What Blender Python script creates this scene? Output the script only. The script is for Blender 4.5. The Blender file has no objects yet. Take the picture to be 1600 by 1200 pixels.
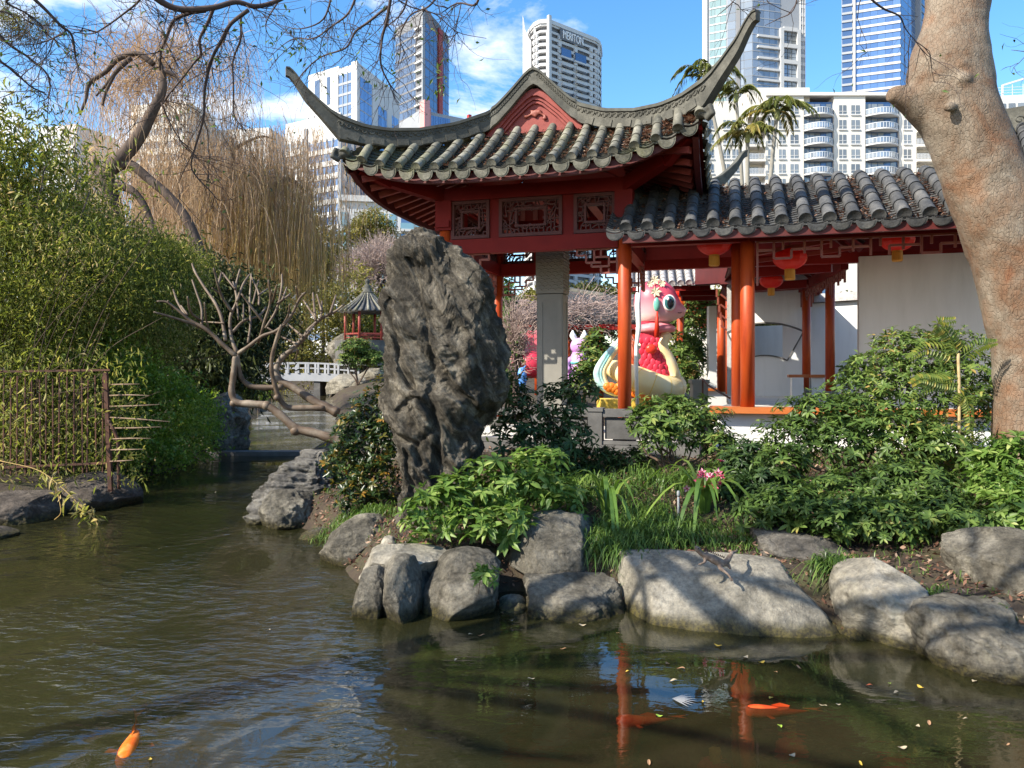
import bpy, math, random
import numpy as np
from mathutils import Vector, Matrix, noise
random.seed(7); RNG = np.random.default_rng(11)
S = bpy.context.scene
COL = S.collection
# ------------------------------------------------------------------ camera
F = 1200.0                       # focal length in photograph pixels (1600 wide)
EYE = 2.0; HOR = 580.0
cam = bpy.data.cameras.new('camera'); cam_o = bpy.data.objects.new('camera', cam); COL.objects.link(cam_o)
cam.sensor_width = 36.0; cam.lens = 27.0; cam.shift_y = -20/1600.0
cam.clip_start = 0.1; cam.clip_end = 6000
cam_o.location = (0, 0, EYE); cam_o.rotation_euler = (math.pi/2, 0, 0)
S.camera = cam_o
# ------------------------------------------------------------------ world, sun, exposure
SUN_EL, SUN_AZ = 38.0, 60.0      # azimuth: degrees to the left of straight behind the camera
to_sun = Vector((-math.sin(math.radians(SUN_AZ))*math.cos(math.radians(SUN_EL)),
                 -math.cos(math.radians(SUN_AZ))*math.cos(math.radians(SUN_EL)), math.sin(math.radians(SUN_EL))))
W = bpy.data.worlds.new('World'); S.world = W; W.use_nodes = True
nt = W.node_tree; nt.nodes.clear()
out = nt.nodes.new('ShaderNodeOutputWorld'); bg = nt.nodes.new('ShaderNodeBackground')
sky = nt.nodes.new('ShaderNodeTexSky'); sky.sky_type = 'NISHITA'; sky.sun_disc = False
sky.sun_elevation = math.radians(SUN_EL); sky.sun_rotation = math.radians(180+SUN_AZ)
sky.air_density = 1.0; sky.dust_density = 0.2; sky.ozone_density = 1.2
tc = nt.nodes.new('ShaderNodeTexCoord')
sep = nt.nodes.new('ShaderNodeSeparateXYZ'); nt.links.new(tc.outputs['Generated'], sep.inputs[0])
# planar cloud-deck mapping: direction / (z + c)
mx = nt.nodes.new('ShaderNodeMath'); mx.operation = 'ADD'; mx.inputs[1].default_value = 0.22
nt.links.new(sep.outputs[2], mx.inputs[0])
mm = nt.nodes.new('ShaderNodeMath'); mm.operation = 'MAXIMUM'; mm.inputs[1].default_value = 0.05
nt.links.new(mx.outputs[0], mm.inputs[0])
dv = nt.nodes.new('ShaderNodeVectorMath'); dv.operation = 'DIVIDE'
cmb = nt.nodes.new('ShaderNodeCombineXYZ')
for k in range(3): nt.links.new(mm.outputs[0], cmb.inputs[k])
nt.links.new(tc.outputs['Generated'], dv.inputs[0]); nt.links.new(cmb.outputs[0], dv.inputs[1])
cn = nt.nodes.new('ShaderNodeTexNoise'); cn.inputs['Scale'].default_value = 2.1; cn.inputs['Detail'].default_value = 9
cn.inputs['Roughness'].default_value = 0.62; cn.inputs['Distortion'].default_value = 0.25
nt.links.new(dv.outputs[0], cn.inputs['Vector'])
# more cloud towards the west (left), clear to the east
cb = nt.nodes.new('ShaderNodeMath'); cb.operation = 'MULTIPLY_ADD'; cb.inputs[1].default_value = -0.42; cb.inputs[2].default_value = -0.075
nt.links.new(sep.outputs[0], cb.inputs[0])
cs = nt.nodes.new('ShaderNodeMath'); cs.operation = 'ADD'
nt.links.new(cn.outputs['Fac'], cs.inputs[0]); nt.links.new(cb.outputs[0], cs.inputs[1])
cr = nt.nodes.new('ShaderNodeValToRGB'); cr.color_ramp.elements[0].position = 0.52; cr.color_ramp.elements[1].position = 0.66
nt.links.new(cs.outputs[0], cr.inputs[0])
mxr = nt.nodes.new('ShaderNodeMix'); mxr.data_type = 'RGBA'
hs = nt.nodes.new('ShaderNodeHueSaturation'); hs.inputs['Saturation'].default_value = 1.32; hs.inputs['Value'].default_value = 1.3
nt.links.new(sky.outputs[0], hs.inputs['Color'])
nt.links.new(cr.outputs[0], mxr.inputs[0]); nt.links.new(hs.outputs[0], mxr.inputs[6]); mxr.inputs[7].default_value = (6.6, 6.7, 6.9, 1)
nt.links.new(mxr.outputs[2], bg.inputs[0]); bg.inputs[1].default_value = 0.125
nt.links.new(bg.outputs[0], out.inputs[0])
sl = bpy.data.lights.new('sun', 'SUN'); sl.energy = 5.0; sl.angle = math.radians(0.5); sl.color = (1.0, 0.93, 0.80)
so = bpy.data.objects.new('sun', sl); COL.objects.link(so); so.rotation_euler = to_sun.to_track_quat('Z', 'Y').to_euler(); so.location = to_sun*50
vs = S.view_settings; vs.view_transform = 'Standard'; vs.look = 'None'; vs.exposure = 0.92; vs.gamma = 1.0; vs.use_curve_mapping = False
S.cycles.max_bounces = 7; S.cycles.diffuse_bounces = 3; S.cycles.glossy_bounces = 3; S.cycles.transparent_max_bounces = 8; S.cycles.transmission_bounces = 3
S.cycles.caustics_reflective = False; S.cycles.caustics_refractive = False
try: S.cycles.use_denoising = True; S.cycles.denoiser = 'OPENIMAGEDENOISE'
except Exception: pass

# ------------------------------------------------------------------ helpers
def P(px, py, Y): return Vector(((px-800)*Y/F, Y, EYE-(py-HOR)*Y/F))
ORG = {}
def root_of(o):
    while o.parent: o = o.parent
    return o
def org(o):
    return ORG.get(root_of(o).name, Vector((0, 0, 0)))
def setp(o, label=None, cat=None, group=None, kind=None):
    if label: o['label'] = label
    if cat: o['category'] = cat
    if group: o['group'] = group
    if kind: o['kind'] = kind
    return o
def thing(name, label, cat, loc=(0, 0, 0), group=None):
    o = bpy.data.objects.new(name, None); COL.objects.link(o); o.location = loc; o.empty_display_size = .2
    ORG[o.name] = Vector(loc); return setp(o, label, cat, group)
class MB:
    def __init__(s): s.v = []; s.f = []; s.t = []
    def add(s, vs, fs, tone=.5):
        n = len(s.v); s.v += [tuple(x) for x in vs]; s.f += [tuple(i+n for i in f) for f in fs]; s.t += [tone]*len(fs); return s
    def box(s, c, sx, sy, sz, ax=None, tone=.5):
        # c centre, full sizes, ax = three axis vectors
        c = Vector(c); X, Y, Z = ax if ax else (Vector((1, 0, 0)), Vector((0, 1, 0)), Vector((0, 0, 1)))
        vs = [c + X*(sx/2*a) + Y*(sy/2*b) + Z*(sz/2*d) for a in (-1, 1) for b in (-1, 1) for d in (-1, 1)]
        s.add(vs, [(0, 1, 3, 2), (4, 6, 7, 5), (0, 4, 5, 1), (2, 3, 7, 6), (0, 2, 6, 4), (1, 5, 7, 3)], tone); return s
    def bar(s, a, b, w, h=None, up=Vector((0, 0, 1)), tone=.5):
        a = Vector(a); b = Vector(b); d = (b-a); L = d.length
        if L < 1e-6: return s
        d.normalize(); sd = d.cross(up)
        if sd.length < 1e-3: sd = d.cross(Vector((0, 1, 0)))
        sd.normalize(); u2 = sd.cross(d)
        return s.box((a+b)/2, L, w, h or w, (d, sd, u2), tone)
    def prism(s, poly, axis, tone=.5):
        # closed polygon (list of Vectors) extruded by vector axis
        n = len(poly); axis = Vector(axis)
        vs = list(map(Vector, poly)) + [Vector(p)+axis for p in poly]
        fs = [tuple(range(n))[::-1], tuple(range(n, 2*n))] + [(i, (i+1) % n, n+(i+1) % n, n+i) for i in range(n)]
        return s.add(vs, fs, tone)
    def lathe(s, c, prof, n=16, axis=Vector((0, 0, 1)), sx=1, sy=1, tone=.5, cap=True):
        c = Vector(c); q = Vector((0, 0, 1)).rotation_difference(Vector(axis))
        vs = []; fs = []
        for r, z in prof:
            for k in range(n):
                a = 2*math.pi*k/n; vs.append(c + q @ Vector((r*sx*math.cos(a), r*sy*math.sin(a), z)))
        for i in range(len(prof)-1):
            for k in range(n): fs.append((i*n+k, i*n+(k+1) % n, (i+1)*n+(k+1) % n, (i+1)*n+k))
        if cap: fs.append(tuple(range(n))[::-1]); fs.append(tuple(range((len(prof)-1)*n, len(prof)*n)))
        return s.add(vs, fs, tone)
    def tube(s, pts, rad, n=8, tone=.5, flat=1.0):
        V, Q = tube_np(np.array([tuple(p) for p in pts]), np.array(rad if hasattr(rad, '__len__') else [rad]*len(pts)), n, flat)
        fs = [tuple(q) for q in Q]; K = len(pts)
        fs.append(tuple(range(n))[::-1]); fs.append(tuple(range((K-1)*n, K*n)))
        return s.add(V, fs, tone)
    def ell(s, c, rx, ry, rz, n=16, m=10, tone=.5, rot=None):
        vs = []; fs = []; c = Vector(c)
        for i in range(m+1):
            th = math.pi*i/m
            for k in range(n):
                a = 2*math.pi*k/n; p = Vector((rx*math.sin(th)*math.cos(a), ry*math.sin(th)*math.sin(a), rz*math.cos(th)))
                vs.append(c + (rot @ p if rot else p))
        for i in range(m):
            for k in range(n): fs.append((i*n+k, (i+1)*n+k, (i+1)*n+(k+1) % n, i*n+(k+1) % n))
        return s.add(vs, fs, tone)
    def mesh(s, name, off=Vector((0, 0, 0)), smooth=False):
        me = bpy.data.meshes.new(name); o = tuple(off)
        me.from_pydata([(x-o[0], y-o[1], z-o[2]) for x, y, z in s.v], [], s.f)
        if s.t:
            at = me.attributes.new('tone', 'FLOAT', 'FACE'); at.data.foreach_set('value', s.t)
        if smooth: me.polygons.foreach_set('use_smooth', [True]*len(me.polygons))
        return me
def catmull(pts, n=6):
    pts = [np.array(tuple(p), float) for p in pts]
    if len(pts) < 3: return [pts[0]+(pts[-1]-pts[0])*i/n for i in range(n+1)]
    P_ = [2*pts[0]-pts[1]]+pts+[2*pts[-1]-pts[-2]]; out_ = []
    for i in range(1, len(P_)-2):
        a, b, c, d = P_[i-1:i+3]
        for k in range(n):
            t = k/n; out_.append(.5*((2*b)+(c-a)*t+(2*a-5*b+4*c-d)*t*t+(-a+3*b-3*c+d)*t**3))
    out_.append(pts[-1]); return out_
def lerp_list(vals, n):
    x = np.linspace(0, len(vals)-1, n); return np.interp(x, range(len(vals)), vals)
def tube_np(p, r, n=6, flat=1.0):
    K = len(p); t = np.gradient(p, axis=0); t /= (np.linalg.norm(t, axis=1)[:, None]+1e-9)
    d = np.abs(t.mean(0)); ref = np.eye(3)[int(np.argmin(d))]
    a = np.cross(t, ref); a /= (np.linalg.norm(a, axis=1)[:, None]+1e-9); b = np.cross(t, a)
    an = np.arange(n)*2*math.pi/n
    V = p[:, None, :] + r[:, None, None]*(np.cos(an)[None, :, None]*a[:, None, :] + flat*np.sin(an)[None, :, None]*b[:, None, :])
    i = np.arange(K-1)[:, None]*n; k = np.arange(n)[None, :]; k2 = (k+1) % n
    Q = np.stack([i+k, i+k2, i+n+k2, i+n+k], -1).reshape(-1, 4)
    return V.reshape(-1, 3), Q
def strands_np(paths, rad, n=3):
    """paths (N,K,3) -> verts, quads, vectorised"""
    N, K, _ = paths.shape
    t = np.gradient(paths, axis=1); t /= (np.linalg.norm(t, axis=2, keepdims=True)+1e-9)
    ref = np.array([.31, .83, .45]); a = np.cross(t, ref); a /= (np.linalg.norm(a, axis=2, keepdims=True)+1e-9); b = np.cross(t, a)
    an = np.arange(n)*2*math.pi/n
    r = rad if np.ndim(rad) == 2 else np.broadcast_to(np.asarray(rad).reshape(-1, 1) if np.ndim(rad) == 1 else rad, (N, K))
    V = paths[:, :, None, :] + r[:, :, None, None]*(np.cos(an)[None, None, :, None]*a[:, :, None, :] + np.sin(an)[None, None, :, None]*b[:, :, None, :])
    s0 = (np.arange(N)*K*n)[:, None, None]; i = (np.arange(K-1)*n)[None, :, None]; k = np.arange(n)[None, None, :]; k2 = (k+1) % n
    Q = np.stack([s0+i+k, s0+i+k2, s0+i+n+k2, s0+i+n+k], -1).reshape(-1, 4)
    return V.reshape(-1, 3), Q
def np_mesh(name, V, Fc, tone=None, off=(0, 0, 0), smooth=False):
    me = bpy.data.meshes.new(name); V = np.asarray(V, float)-np.array(tuple(off)); Fc = np.asarray(Fc)
    nf, k = Fc.shape
    me.vertices.add(len(V)); me.vertices.foreach_set('co', V.ravel().astype(np.float32))
    me.loops.add(nf*k); me.loops.foreach_set('vertex_index', Fc.ravel().astype(np.int32))
    me.polygons.add(nf); me.polygons.foreach_set('loop_start', (np.arange(nf)*k).astype(np.int32))
    if smooth: me.polygons.foreach_set('use_smooth', np.ones(nf, bool))
    if tone is not None:
        at = me.attributes.new('tone', 'FLOAT', 'FACE'); at.data.foreach_set('value', np.asarray(tone, np.float32))
    me.update(calc_edges=True); return me
def link(name, me, mat, parent=None):
    o = bpy.data.objects.new(name, me); COL.objects.link(o)
    if mat and not me.materials: me.materials.append(mat)
    if parent: o.parent = parent
    return o
def part(name, mb, mat, parent, smooth=False, label=None, kind=None):
    return setp(link(name, mb.mesh(name, org(parent), smooth), mat, parent), label, None, None, kind)
def npart(name, V, Fc, mat, parent, tone=None, smooth=False, kind=None, label=None):
    return setp(link(name, np_mesh(name, V, Fc, tone, org(parent), smooth), mat, parent), label, None, None, kind)
def solo(name, mb, mat, label, cat, group=None, smooth=False, kind=None):
    c = np.array(mb.v); b = Vector((c[:, 0].mean(), c[:, 1].mean(), c[:, 2].min()))
    o = link(name, mb.mesh(name, b, smooth), mat); o.location = b; ORG[o.name] = b
    return setp(o, label, cat, group, kind)
def inst(name, me, M4, parent):
    o = bpy.data.objects.new(name, me); COL.objects.link(o); o.parent = parent
    o.matrix_local = Matrix.Translation(-org(parent)) @ M4; return o
def frame(pos, X, Y, Z):
    return Matrix(((X[0], Y[0], Z[0], pos[0]), (X[1], Y[1], Z[1], pos[1]), (X[2], Y[2], Z[2], pos[2]), (0, 0, 0, 1)))
def structure(name, V, Fc, mat, smooth=True):
    return setp(link(name, np_mesh(name, V, Fc, None, (0, 0, 0), smooth), mat), kind='structure')
def remesh(o, vox, sm=0):
    m = o.modifiers.new('remesh', 'REMESH'); m.mode = 'VOXEL'; m.voxel_size = vox; m.use_smooth_shade = True
    if sm: q = o.modifiers.new('smooth', 'SMOOTH'); q.iterations = sm; q.factor = .5
    return o
# ------------------------------------------------------------------ materials
class NT:
    def __init__(s, name):
        s.m = bpy.data.materials.new(name); s.m.use_nodes = True; s.t = s.m.node_tree; s.b = s.t.nodes['Principled BSDF']; s.o = s.t.nodes['Material Output']
    def n(s, kind, **kw):
        nd = s.t.nodes.new('ShaderNode'+kind)
        for k, v in kw.items():
            if k in nd.inputs: nd.inputs[k].default_value = v
            else: setattr(nd, k, v)
        return nd
    def l(s, a, b): s.t.links.new(a, b)
    def pos(s, scale=(1, 1, 1), obj=False):
        if obj: src = s.n('TexCoord').outputs['Object']
        else: src = s.n('NewGeometry').outputs['Position']
        mp = s.n('Mapping'); mp.inputs['Scale'].default_value = scale; s.l(src, mp.inputs[0]); return mp.outputs[0]
    def noise(s, vec, scale, detail=6, rough=.6, dist=0):
        nd = s.n('TexNoise', Scale=scale, Detail=detail, Roughness=rough, Distortion=dist); s.l(vec, nd.inputs['Vector']); return nd.outputs['Fac']
    def ramp(s, fac, stops):
        nd = s.n('ValToRGB'); e = nd.color_ramp.elements
        while len(e) < len(stops): e.new(.5)
        for k, (p, c) in enumerate(stops): e[k].position = p; e[k].color = (*c, 1) if len(c) == 3 else c
        s.l(fac, nd.inputs[0]); return nd.outputs[0]
    def mix(s, fac, a, b, mode='MIX'):
        nd = s.n('Mix', data_type='RGBA', blend_type=mode)
        if hasattr(fac, 'links') or hasattr(fac, 'is_linked'): s.l(fac, nd.inputs[0])
        else: nd.inputs[0].default_value = fac
        for i, x in ((6, a), (7, b)):
            if isinstance(x, tuple): nd.inputs[i].default_value = (*x, 1)
            else: s.l(x, nd.inputs[i])
        return nd.outputs[2]
    def math(s, op, a, b=0.0, c=None, clamp=False):
        nd = s.n('Math', operation=op); nd.use_clamp = clamp
        for i, x in enumerate((a, b, c)):
            if x is None: continue
            if isinstance(x, (int, float)): nd.inputs[i].default_value = x
            else: s.l(x, nd.inputs[i])
        return nd.outputs[0]
    def bump(s, h, strength=.4, dist=.05, prev=None):
        nd = s.n('Bump', Strength=strength, Distance=dist); s.l(h, nd.inputs['Height'])
        if prev: s.l(prev, nd.inputs['Normal'])
        return nd.outputs[0]
def gray(*v): return tuple(v)
def mat(name, cols, scale=3.0, rough=.6, bump=0.3, bscale=None, bdist=.02, stretch=(1, 1, 1), spec=.4, obj=False, rnd=0.0, metal=0.0, detail=6, dist=0.0, lo=.3, hi=.7, tone=0.0, coat=0.0):
    t = NT(name); v = t.pos(stretch, obj); f = t.noise(v, scale, detail, .62, dist)
    n = len(cols)
    c = t.ramp(f, [(lo+(hi-lo)*i/max(1, n-1), cols[i]) for i in range(n)]) if n > 1 else None
    if c is None:
        rgb = t.n('RGB'); rgb.outputs[0].default_value = (*cols[0], 1); c = rgb.outputs[0]
    if rnd:
        oi = t.n('ObjectInfo'); h = t.n('HueSaturation'); t.l(c, h.inputs['Color'])
        t.l(t.math('MULTIPLY_ADD', oi.outputs['Random'], rnd*2, 1-rnd), h.inputs['Value']); c = h.outputs[0]
    if tone:
        at = t.n('Attribute', attribute_name='tone'); h = t.n('HueSaturation'); t.l(c, h.inputs['Color'])
        t.l(t.math('MULTIPLY_ADD', at.outputs['Fac'], tone*2, 1-tone), h.inputs['Value']); c = h.outputs[0]
    t.l(c, t.b.inputs['Base Color']); t.b.inputs['Roughness'].default_value = rough
    t.b.inputs['Specular IOR Level'].default_value = spec; t.b.inputs['Metallic'].default_value = metal
    t.b.inputs['Coat Weight'].default_value = coat
    if bump:
        t.l(t.bump(t.noise(v, bscale or scale*6, 8, .65), bump, bdist), t.b.inputs['Normal'])
    return t.m
def leafmat(name, stops, trans=.3, rough=.4, spec=.4, big=.0):
    """per-leaf tone -> colour, part of the light passes through"""
    t = NT(name); at = t.n('Attribute', attribute_name='tone'); fac = at.outputs['Fac']
    oi = t.n('ObjectInfo'); fac = t.math('ADD', fac, t.math('MULTIPLY_ADD', oi.outputs['Random'], .3, -.15), clamp=True)
    if big:
        nz = t.noise(t.pos(), big, 3); fac = t.math('ADD', fac, t.math('MULTIPLY_ADD', nz, 1.4, -.7), clamp=True)
    c = t.ramp(fac, stops); t.l(c, t.b.inputs['Base Color']); t.b.inputs['Roughness'].default_value = rough; t.b.inputs['Specular IOR Level'].default_value = spec
    tr = t.n('BsdfTranslucent'); h = t.n('HueSaturation', Saturation=1.1, Value=1.25); t.l(c, h.inputs['Color']); t.l(h.outputs[0], tr.inputs[0])
    ms = t.n('MixShader'); ms.inputs[0].default_value = trans; t.l(t.b.outputs[0], ms.inputs[1]); t.l(tr.outputs[0], ms.inputs[2]); t.l(ms.outputs[0], t.o.inputs[0])
    return t.m
def rockmat(name, dark, mid, light, sc=1.0, stain=True, stripes=None, crack=.5, bump=.7, warm=None):
    t = NT(name); pv = t.pos()
    if stripes == 'diag':
        mp = t.n('Mapping'); mp.vector_type = 'TEXTURE'; mp.inputs['Rotation'].default_value = (0, math.radians(-32), 0); mp.inputs['Scale'].default_value = (.5, .8, 1.9); t.l(t.n('NewGeometry').outputs['Position'], mp.inputs[0]); v = mp.outputs[0]
    else: v = t.pos(stripes or (1, 1, 1))
    f = t.noise(v, 2.2*sc, 9, .66, .6); c = t.ramp(f, [(.28, dark), (.48, mid), (.7, light)])
    f2 = t.noise(pv, 26*sc, 6, .7); c = t.mix(.8, c, t.ramp(f2, [(.28, (.5, .48, .45)), (.5, (1, 1, 1)), (.72, (1.5, 1.47, 1.4))]), 'MULTIPLY')
    f5 = t.noise(t.pos((2.2, 2.2, .45)), 3.2*sc, 7, .7, .4); c = t.mix(.75, c, t.ramp(f5, [(.32, (.5, .48, .45)), (.5, (1.05, 1.04, 1.02)), (.7, (1.4, 1.38, 1.32))]), 'MULTIPLY')
    vo = t.n('TexVoronoi', feature='DISTANCE_TO_EDGE', Scale=1.5*sc); t.l(v, vo.inputs['Vector'])
    wv = t.mix(.35, v, t.n('TexNoise', Scale=3*sc).outputs['Color'])
    t.l(wv, vo.inputs['Vector'])
    ck = t.ramp(vo.outputs['Distance'], [(.0, (.25, .24, .23)), (.025, (1, 1, 1))]); c = t.mix(crack, c, ck, 'MULTIPLY')
    f3 = t.noise(pv, 4.5*sc, 5, .7); c = t.mix(t.ramp(f3, [(.6, (0, 0, 0)), (.72, (.45, .45, .45))]), c, warm or (.32, .3, .22))
    if stain:
        sp = t.n('SeparateXYZ'); t.l(pv, sp.inputs[0])
        z = t.math('ADD', sp.outputs[2], t.math('MULTIPLY_ADD', f3, .12, -.06))
        band = t.ramp(z, [(.0, (1, 1, 1)), (.05, (.85, .85, .85)), (.11, (0, 0, 0))]); c = t.mix(band, c, t.mix(t.ramp(f2, [(.42, (0, 0, 0)), (.6, (1, 1, 1))]), (.03, .026, .014), (.085, .07, .02)))
    t.l(c, t.b.inputs['Base Color']); t.b.inputs['Roughness'].default_value = .85; t.b.inputs['Specular IOR Level'].default_value = .25
    h1 = t.bump(t.noise(v, 6*sc, 10, .74, .5), bump, .16); h2 = t.bump(t.noise(pv, 40*sc, 6, .72), bump*.8, .025, h1)
    h3 = t.bump(t.ramp(vo.outputs['Distance'], [(.0, (0, 0, 0)), (.04, (1, 1, 1))]), crack*.5, .03, h2)
    t.l(h3, t.b.inputs['Normal']); return t.m
# ------------------------------------------------------------------ material set
M_ = {}
M_['red'] = mat('red_lacquer', [(.145, .006, .005), (.20, .011, .008), (.16, .007, .006)], 1.5, .55, .15, 30, .006, spec=.18, rnd=.08)
M_['red_dark'] = mat('shaded_dark_red', [(.07, .009, .008), (.11, .014, .012)], 2, .55, .1, 30, .005)  # shade under the drip tiles and rear roof is mixed into this red
M_['red_pale'] = mat('red_faded', [(.19, .025, .018), (.26, .045, .034), (.16, .016, .013)], 3, .55, .2, 30, .006, rnd=.05)
M_['column'] = mat('orange_red_lacquer', [(.20, .028, .009), (.36, .046, .009), (.46, .070, .012), (.38, .055, .014)], 5, .48, .15, 40, .005, spec=.35, stretch=(1.6, 1.6, .22), lo=.25, hi=.75)
M_['ledge'] = mat('orange_timber', [(.42, .11, .025), (.52, .16, .04)], 2, .4, .12, 30, .004, stretch=(.5, 4, 4))
M_['lattice'] = mat('dark_lattice', [(.075, .018, .015), (.11, .03, .025)], 4, .6, .15, 30, .004)
M_['fret'] = mat('fret_timber', [(.22, .05, .035), (.30, .09, .06)], 4, .5, .1, 30, .004)
def tilemat(name, a, b, c, moss, mossamt, rnd):
    t = NT(name); v = t.pos(); f = t.noise(v, 5, 8, .7); col = t.ramp(f, [(.3, a), (.5, b), (.72, c)])
    f2 = t.noise(v, 1.6, 5, .7); col = t.mix(t.ramp(f2, [(.5-mossamt, (0, 0, 0)), (.72-mossamt, (.85, .85, .85))]), col, moss)
    f3 = t.noise(v, 38, 4, .7); col = t.mix(.55, col, t.ramp(f3, [(.3, (.45, .45, .43)), (.65, (1.15, 1.15, 1.12))]), 'MULTIPLY')
    oi = t.n('ObjectInfo'); h = t.n('HueSaturation'); t.l(col, h.inputs['Color']); t.l(t.math('MULTIPLY_ADD', oi.outputs['Random'], rnd*2, 1-rnd), h.inputs['Value'])
    t.l(h.outputs[0], t.b.inputs['Base Color']); t.b.inputs['Roughness'].default_value = .82; t.b.inputs['Specular IOR Level'].default_value = .3
    t.l(t.bump(t.noise(v, 40, 6, .7), .5, .008), t.b.inputs['Normal']); return t.m
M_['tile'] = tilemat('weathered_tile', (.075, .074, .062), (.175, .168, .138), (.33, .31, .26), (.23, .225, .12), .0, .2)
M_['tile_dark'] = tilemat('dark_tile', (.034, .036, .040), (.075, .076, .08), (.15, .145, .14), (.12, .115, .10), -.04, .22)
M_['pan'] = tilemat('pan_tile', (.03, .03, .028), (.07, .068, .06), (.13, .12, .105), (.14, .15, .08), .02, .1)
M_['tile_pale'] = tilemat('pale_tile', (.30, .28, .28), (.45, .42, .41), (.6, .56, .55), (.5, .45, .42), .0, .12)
def ridgemat():
    t = NT('ridge_stone'); v = t.pos(); f = t.noise(v, 3, 8, .7); col = t.ramp(f, [(.3, (.036, .036, .031)), (.5, (.078, .076, .064)), (.72, (.155, .148, .125))])
    f3 = t.noise(v, 30, 4, .7); col = t.mix(.5, col, t.ramp(f3, [(.3, (.5, .5, .48)), (.65, (1.1, 1.1, 1.1))]), 'MULTIPLY')
    t.l(col, t.b.inputs['Base Color']); t.b.inputs['Roughness'].default_value = .85
    t.l(t.bump(t.noise(v, 30, 6, .7), .5, .01), t.b.inputs['Normal']); return t.m
M_['ridge'] = ridgemat()
M_['litter'] = leafmat('leaf_litter', [(0, (.07, .03, .02)), (.4, (.17, .085, .055)), (.75, (.28, .165, .115)), (1, (.42, .30, .21))], .15, .7, .2)
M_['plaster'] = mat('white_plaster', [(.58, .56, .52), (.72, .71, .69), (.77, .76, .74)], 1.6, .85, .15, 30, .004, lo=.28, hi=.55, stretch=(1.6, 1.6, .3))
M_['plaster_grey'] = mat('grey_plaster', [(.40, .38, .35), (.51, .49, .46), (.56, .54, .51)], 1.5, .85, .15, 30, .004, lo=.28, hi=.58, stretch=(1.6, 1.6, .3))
M_['granite'] = mat('grey_granite', [(.075, .072, .068), (.12, .115, .11), (.17, .162, .15)], 2.2, .75, .35, 60, .006, rnd=.14)
M_['pillar'] = mat('pillar_granite', [(.20, .188, .162), (.27, .254, .22)], 2.0, .75, .3, 70, .005)
M_['paving'] = mat('pale_paving', [(.5, .47, .42), (.6, .57, .52)], 1.5, .8, .15, 20, .004)
M_['rust'] = mat('rusty_iron', [(.04, .022, .016), (.085, .036, .022), (.14, .06, .034)], 6, .8, .5, 40, .004)
M_['rock'] = rockmat('grey_rock', (.05, .046, .038), (.17, .155, .127), (.34, .315, .265), bump=.95)
M_['rock_pale'] = rockmat('pale_rock', (.105, .097, .08), (.225, .207, .172), (.33, .305, .26), .9, crack=.18, bump=.5)
M_['rock_dark'] = rockmat('dark_rock', (.045, .042, .038), (.11, .10, .09), (.21, .195, .17), 1.2, stripes=(1.2, 1.2, 2.6))
M_['rock_strata'] = rockmat('strata_rock', (.045, .043, .041), (.12, .113, .105), (.25, .237, .215), 1.1, stripes=(.7, 1, 3.2), crack=.5)
M_['rock_tall'] = rockmat('standing_stone', (.018, .016, .013), (.088, .077, .062), (.33, .295, .24), 1.7, stain=False, stripes='diag', crack=.0, bump=.9, warm=(.24, .18, .11))
M_['rock_brown'] = rockmat('brown_rock', (.045, .036, .03), (.095, .078, .066), (.16, .135, .115), 1.0)
M_['bark_dark'] = mat('dark_bark', [(.035, .024, .018), (.075, .05, .038), (.13, .095, .075)], 5, .85, .7, 30, .02, stretch=(1, 1, .3))
M_['twig'] = mat('twig_bark', [(.045, .03, .028), (.09, .06, .052)], 5, .8, .3, 30, .005)
M_['frangi'] = mat('smooth_bark', [(.055, .035, .022), (.12, .082, .055), (.25, .20, .15)], 3.2, .6, .35, 28, .008, rnd=.12)
M_['stem'] = mat('shrub_stem', [(.06, .04, .028), (.14, .09, .06)], 6, .8, .4, 30, .005)
def barkmat():
    t = NT('flaking_bark'); v = t.pos((1, 1, .6)); pv = t.pos()
    f = t.noise(pv, 1.7, 8, .7, .6); c = t.ramp(f, [(.30, (.17, .07, .03)), (.40, (.16, .095, .056)), (.52, (.19, .145, .105)), (.70, (.30, .262, .21))])
    nv = t.n('TexNoise', Scale=8.0, Detail=5); t.l(pv, nv.inputs['Vector'])
    wv = t.mix(.035, v, nv.outputs['Color'])
    vo = t.n('TexVoronoi', feature='F1', Scale=26.0); t.l(wv, vo.inputs['Vector'])
    c = t.mix(.45, c, t.ramp(vo.outputs['Color'], [(.1, (.80, .77, .74)), (.8, (1.2, 1.19, 1.18))]), 'MULTIPLY')
    ve = t.n('TexVoronoi', feature='DISTANCE_TO_EDGE', Scale=32.0); t.l(wv, ve.inputs['Vector'])
    lo = t.ramp(t.noise(pv, 5, 4, .7), [(.36, (0, 0, 0)), (.55, (1, 1, 1))])
    cr = t.ramp(ve.outputs['Distance'], [(.0, (.32, .25, .2)), (.06, (1, 1, 1))]); c = t.mix(t.math('MULTIPLY', lo, .32), c, t.mix(1.0, c, cr, 'MULTIPLY'))
    f4 = t.noise(pv, .9, 4, .6); c = t.mix(t.ramp(f4, [(.56, (0, 0, 0)), (.7, (.75, .75, .75))]), c, (.27, .11, .04))
    t.l(c, t.b.inputs['Base Color']); t.b.inputs['Roughness'].default_value = .8
    b1 = t.bump(t.ramp(ve.outputs['Distance'], [(0, (0, 0, 0)), (.10, (1, 1, 1))]), .5, .016); b2 = t.bump(t.noise(t.pos((1, 1, .5)), 7, 9, .72), .7, .05, b1)
    t.l(b2, t.b.inputs['Normal']); return t.m
M_['bark'] = barkmat()
M_['shrub'] = leafmat('shrub_leaf', [(0, (.035, .062, .016)), (.45, (.085, .145, .032)), (.8, (.165, .235, .055)), (.97, (.30, .32, .09)), (1, (.36, .25, .08))], .3, .42, .28, 1.1)
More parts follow.
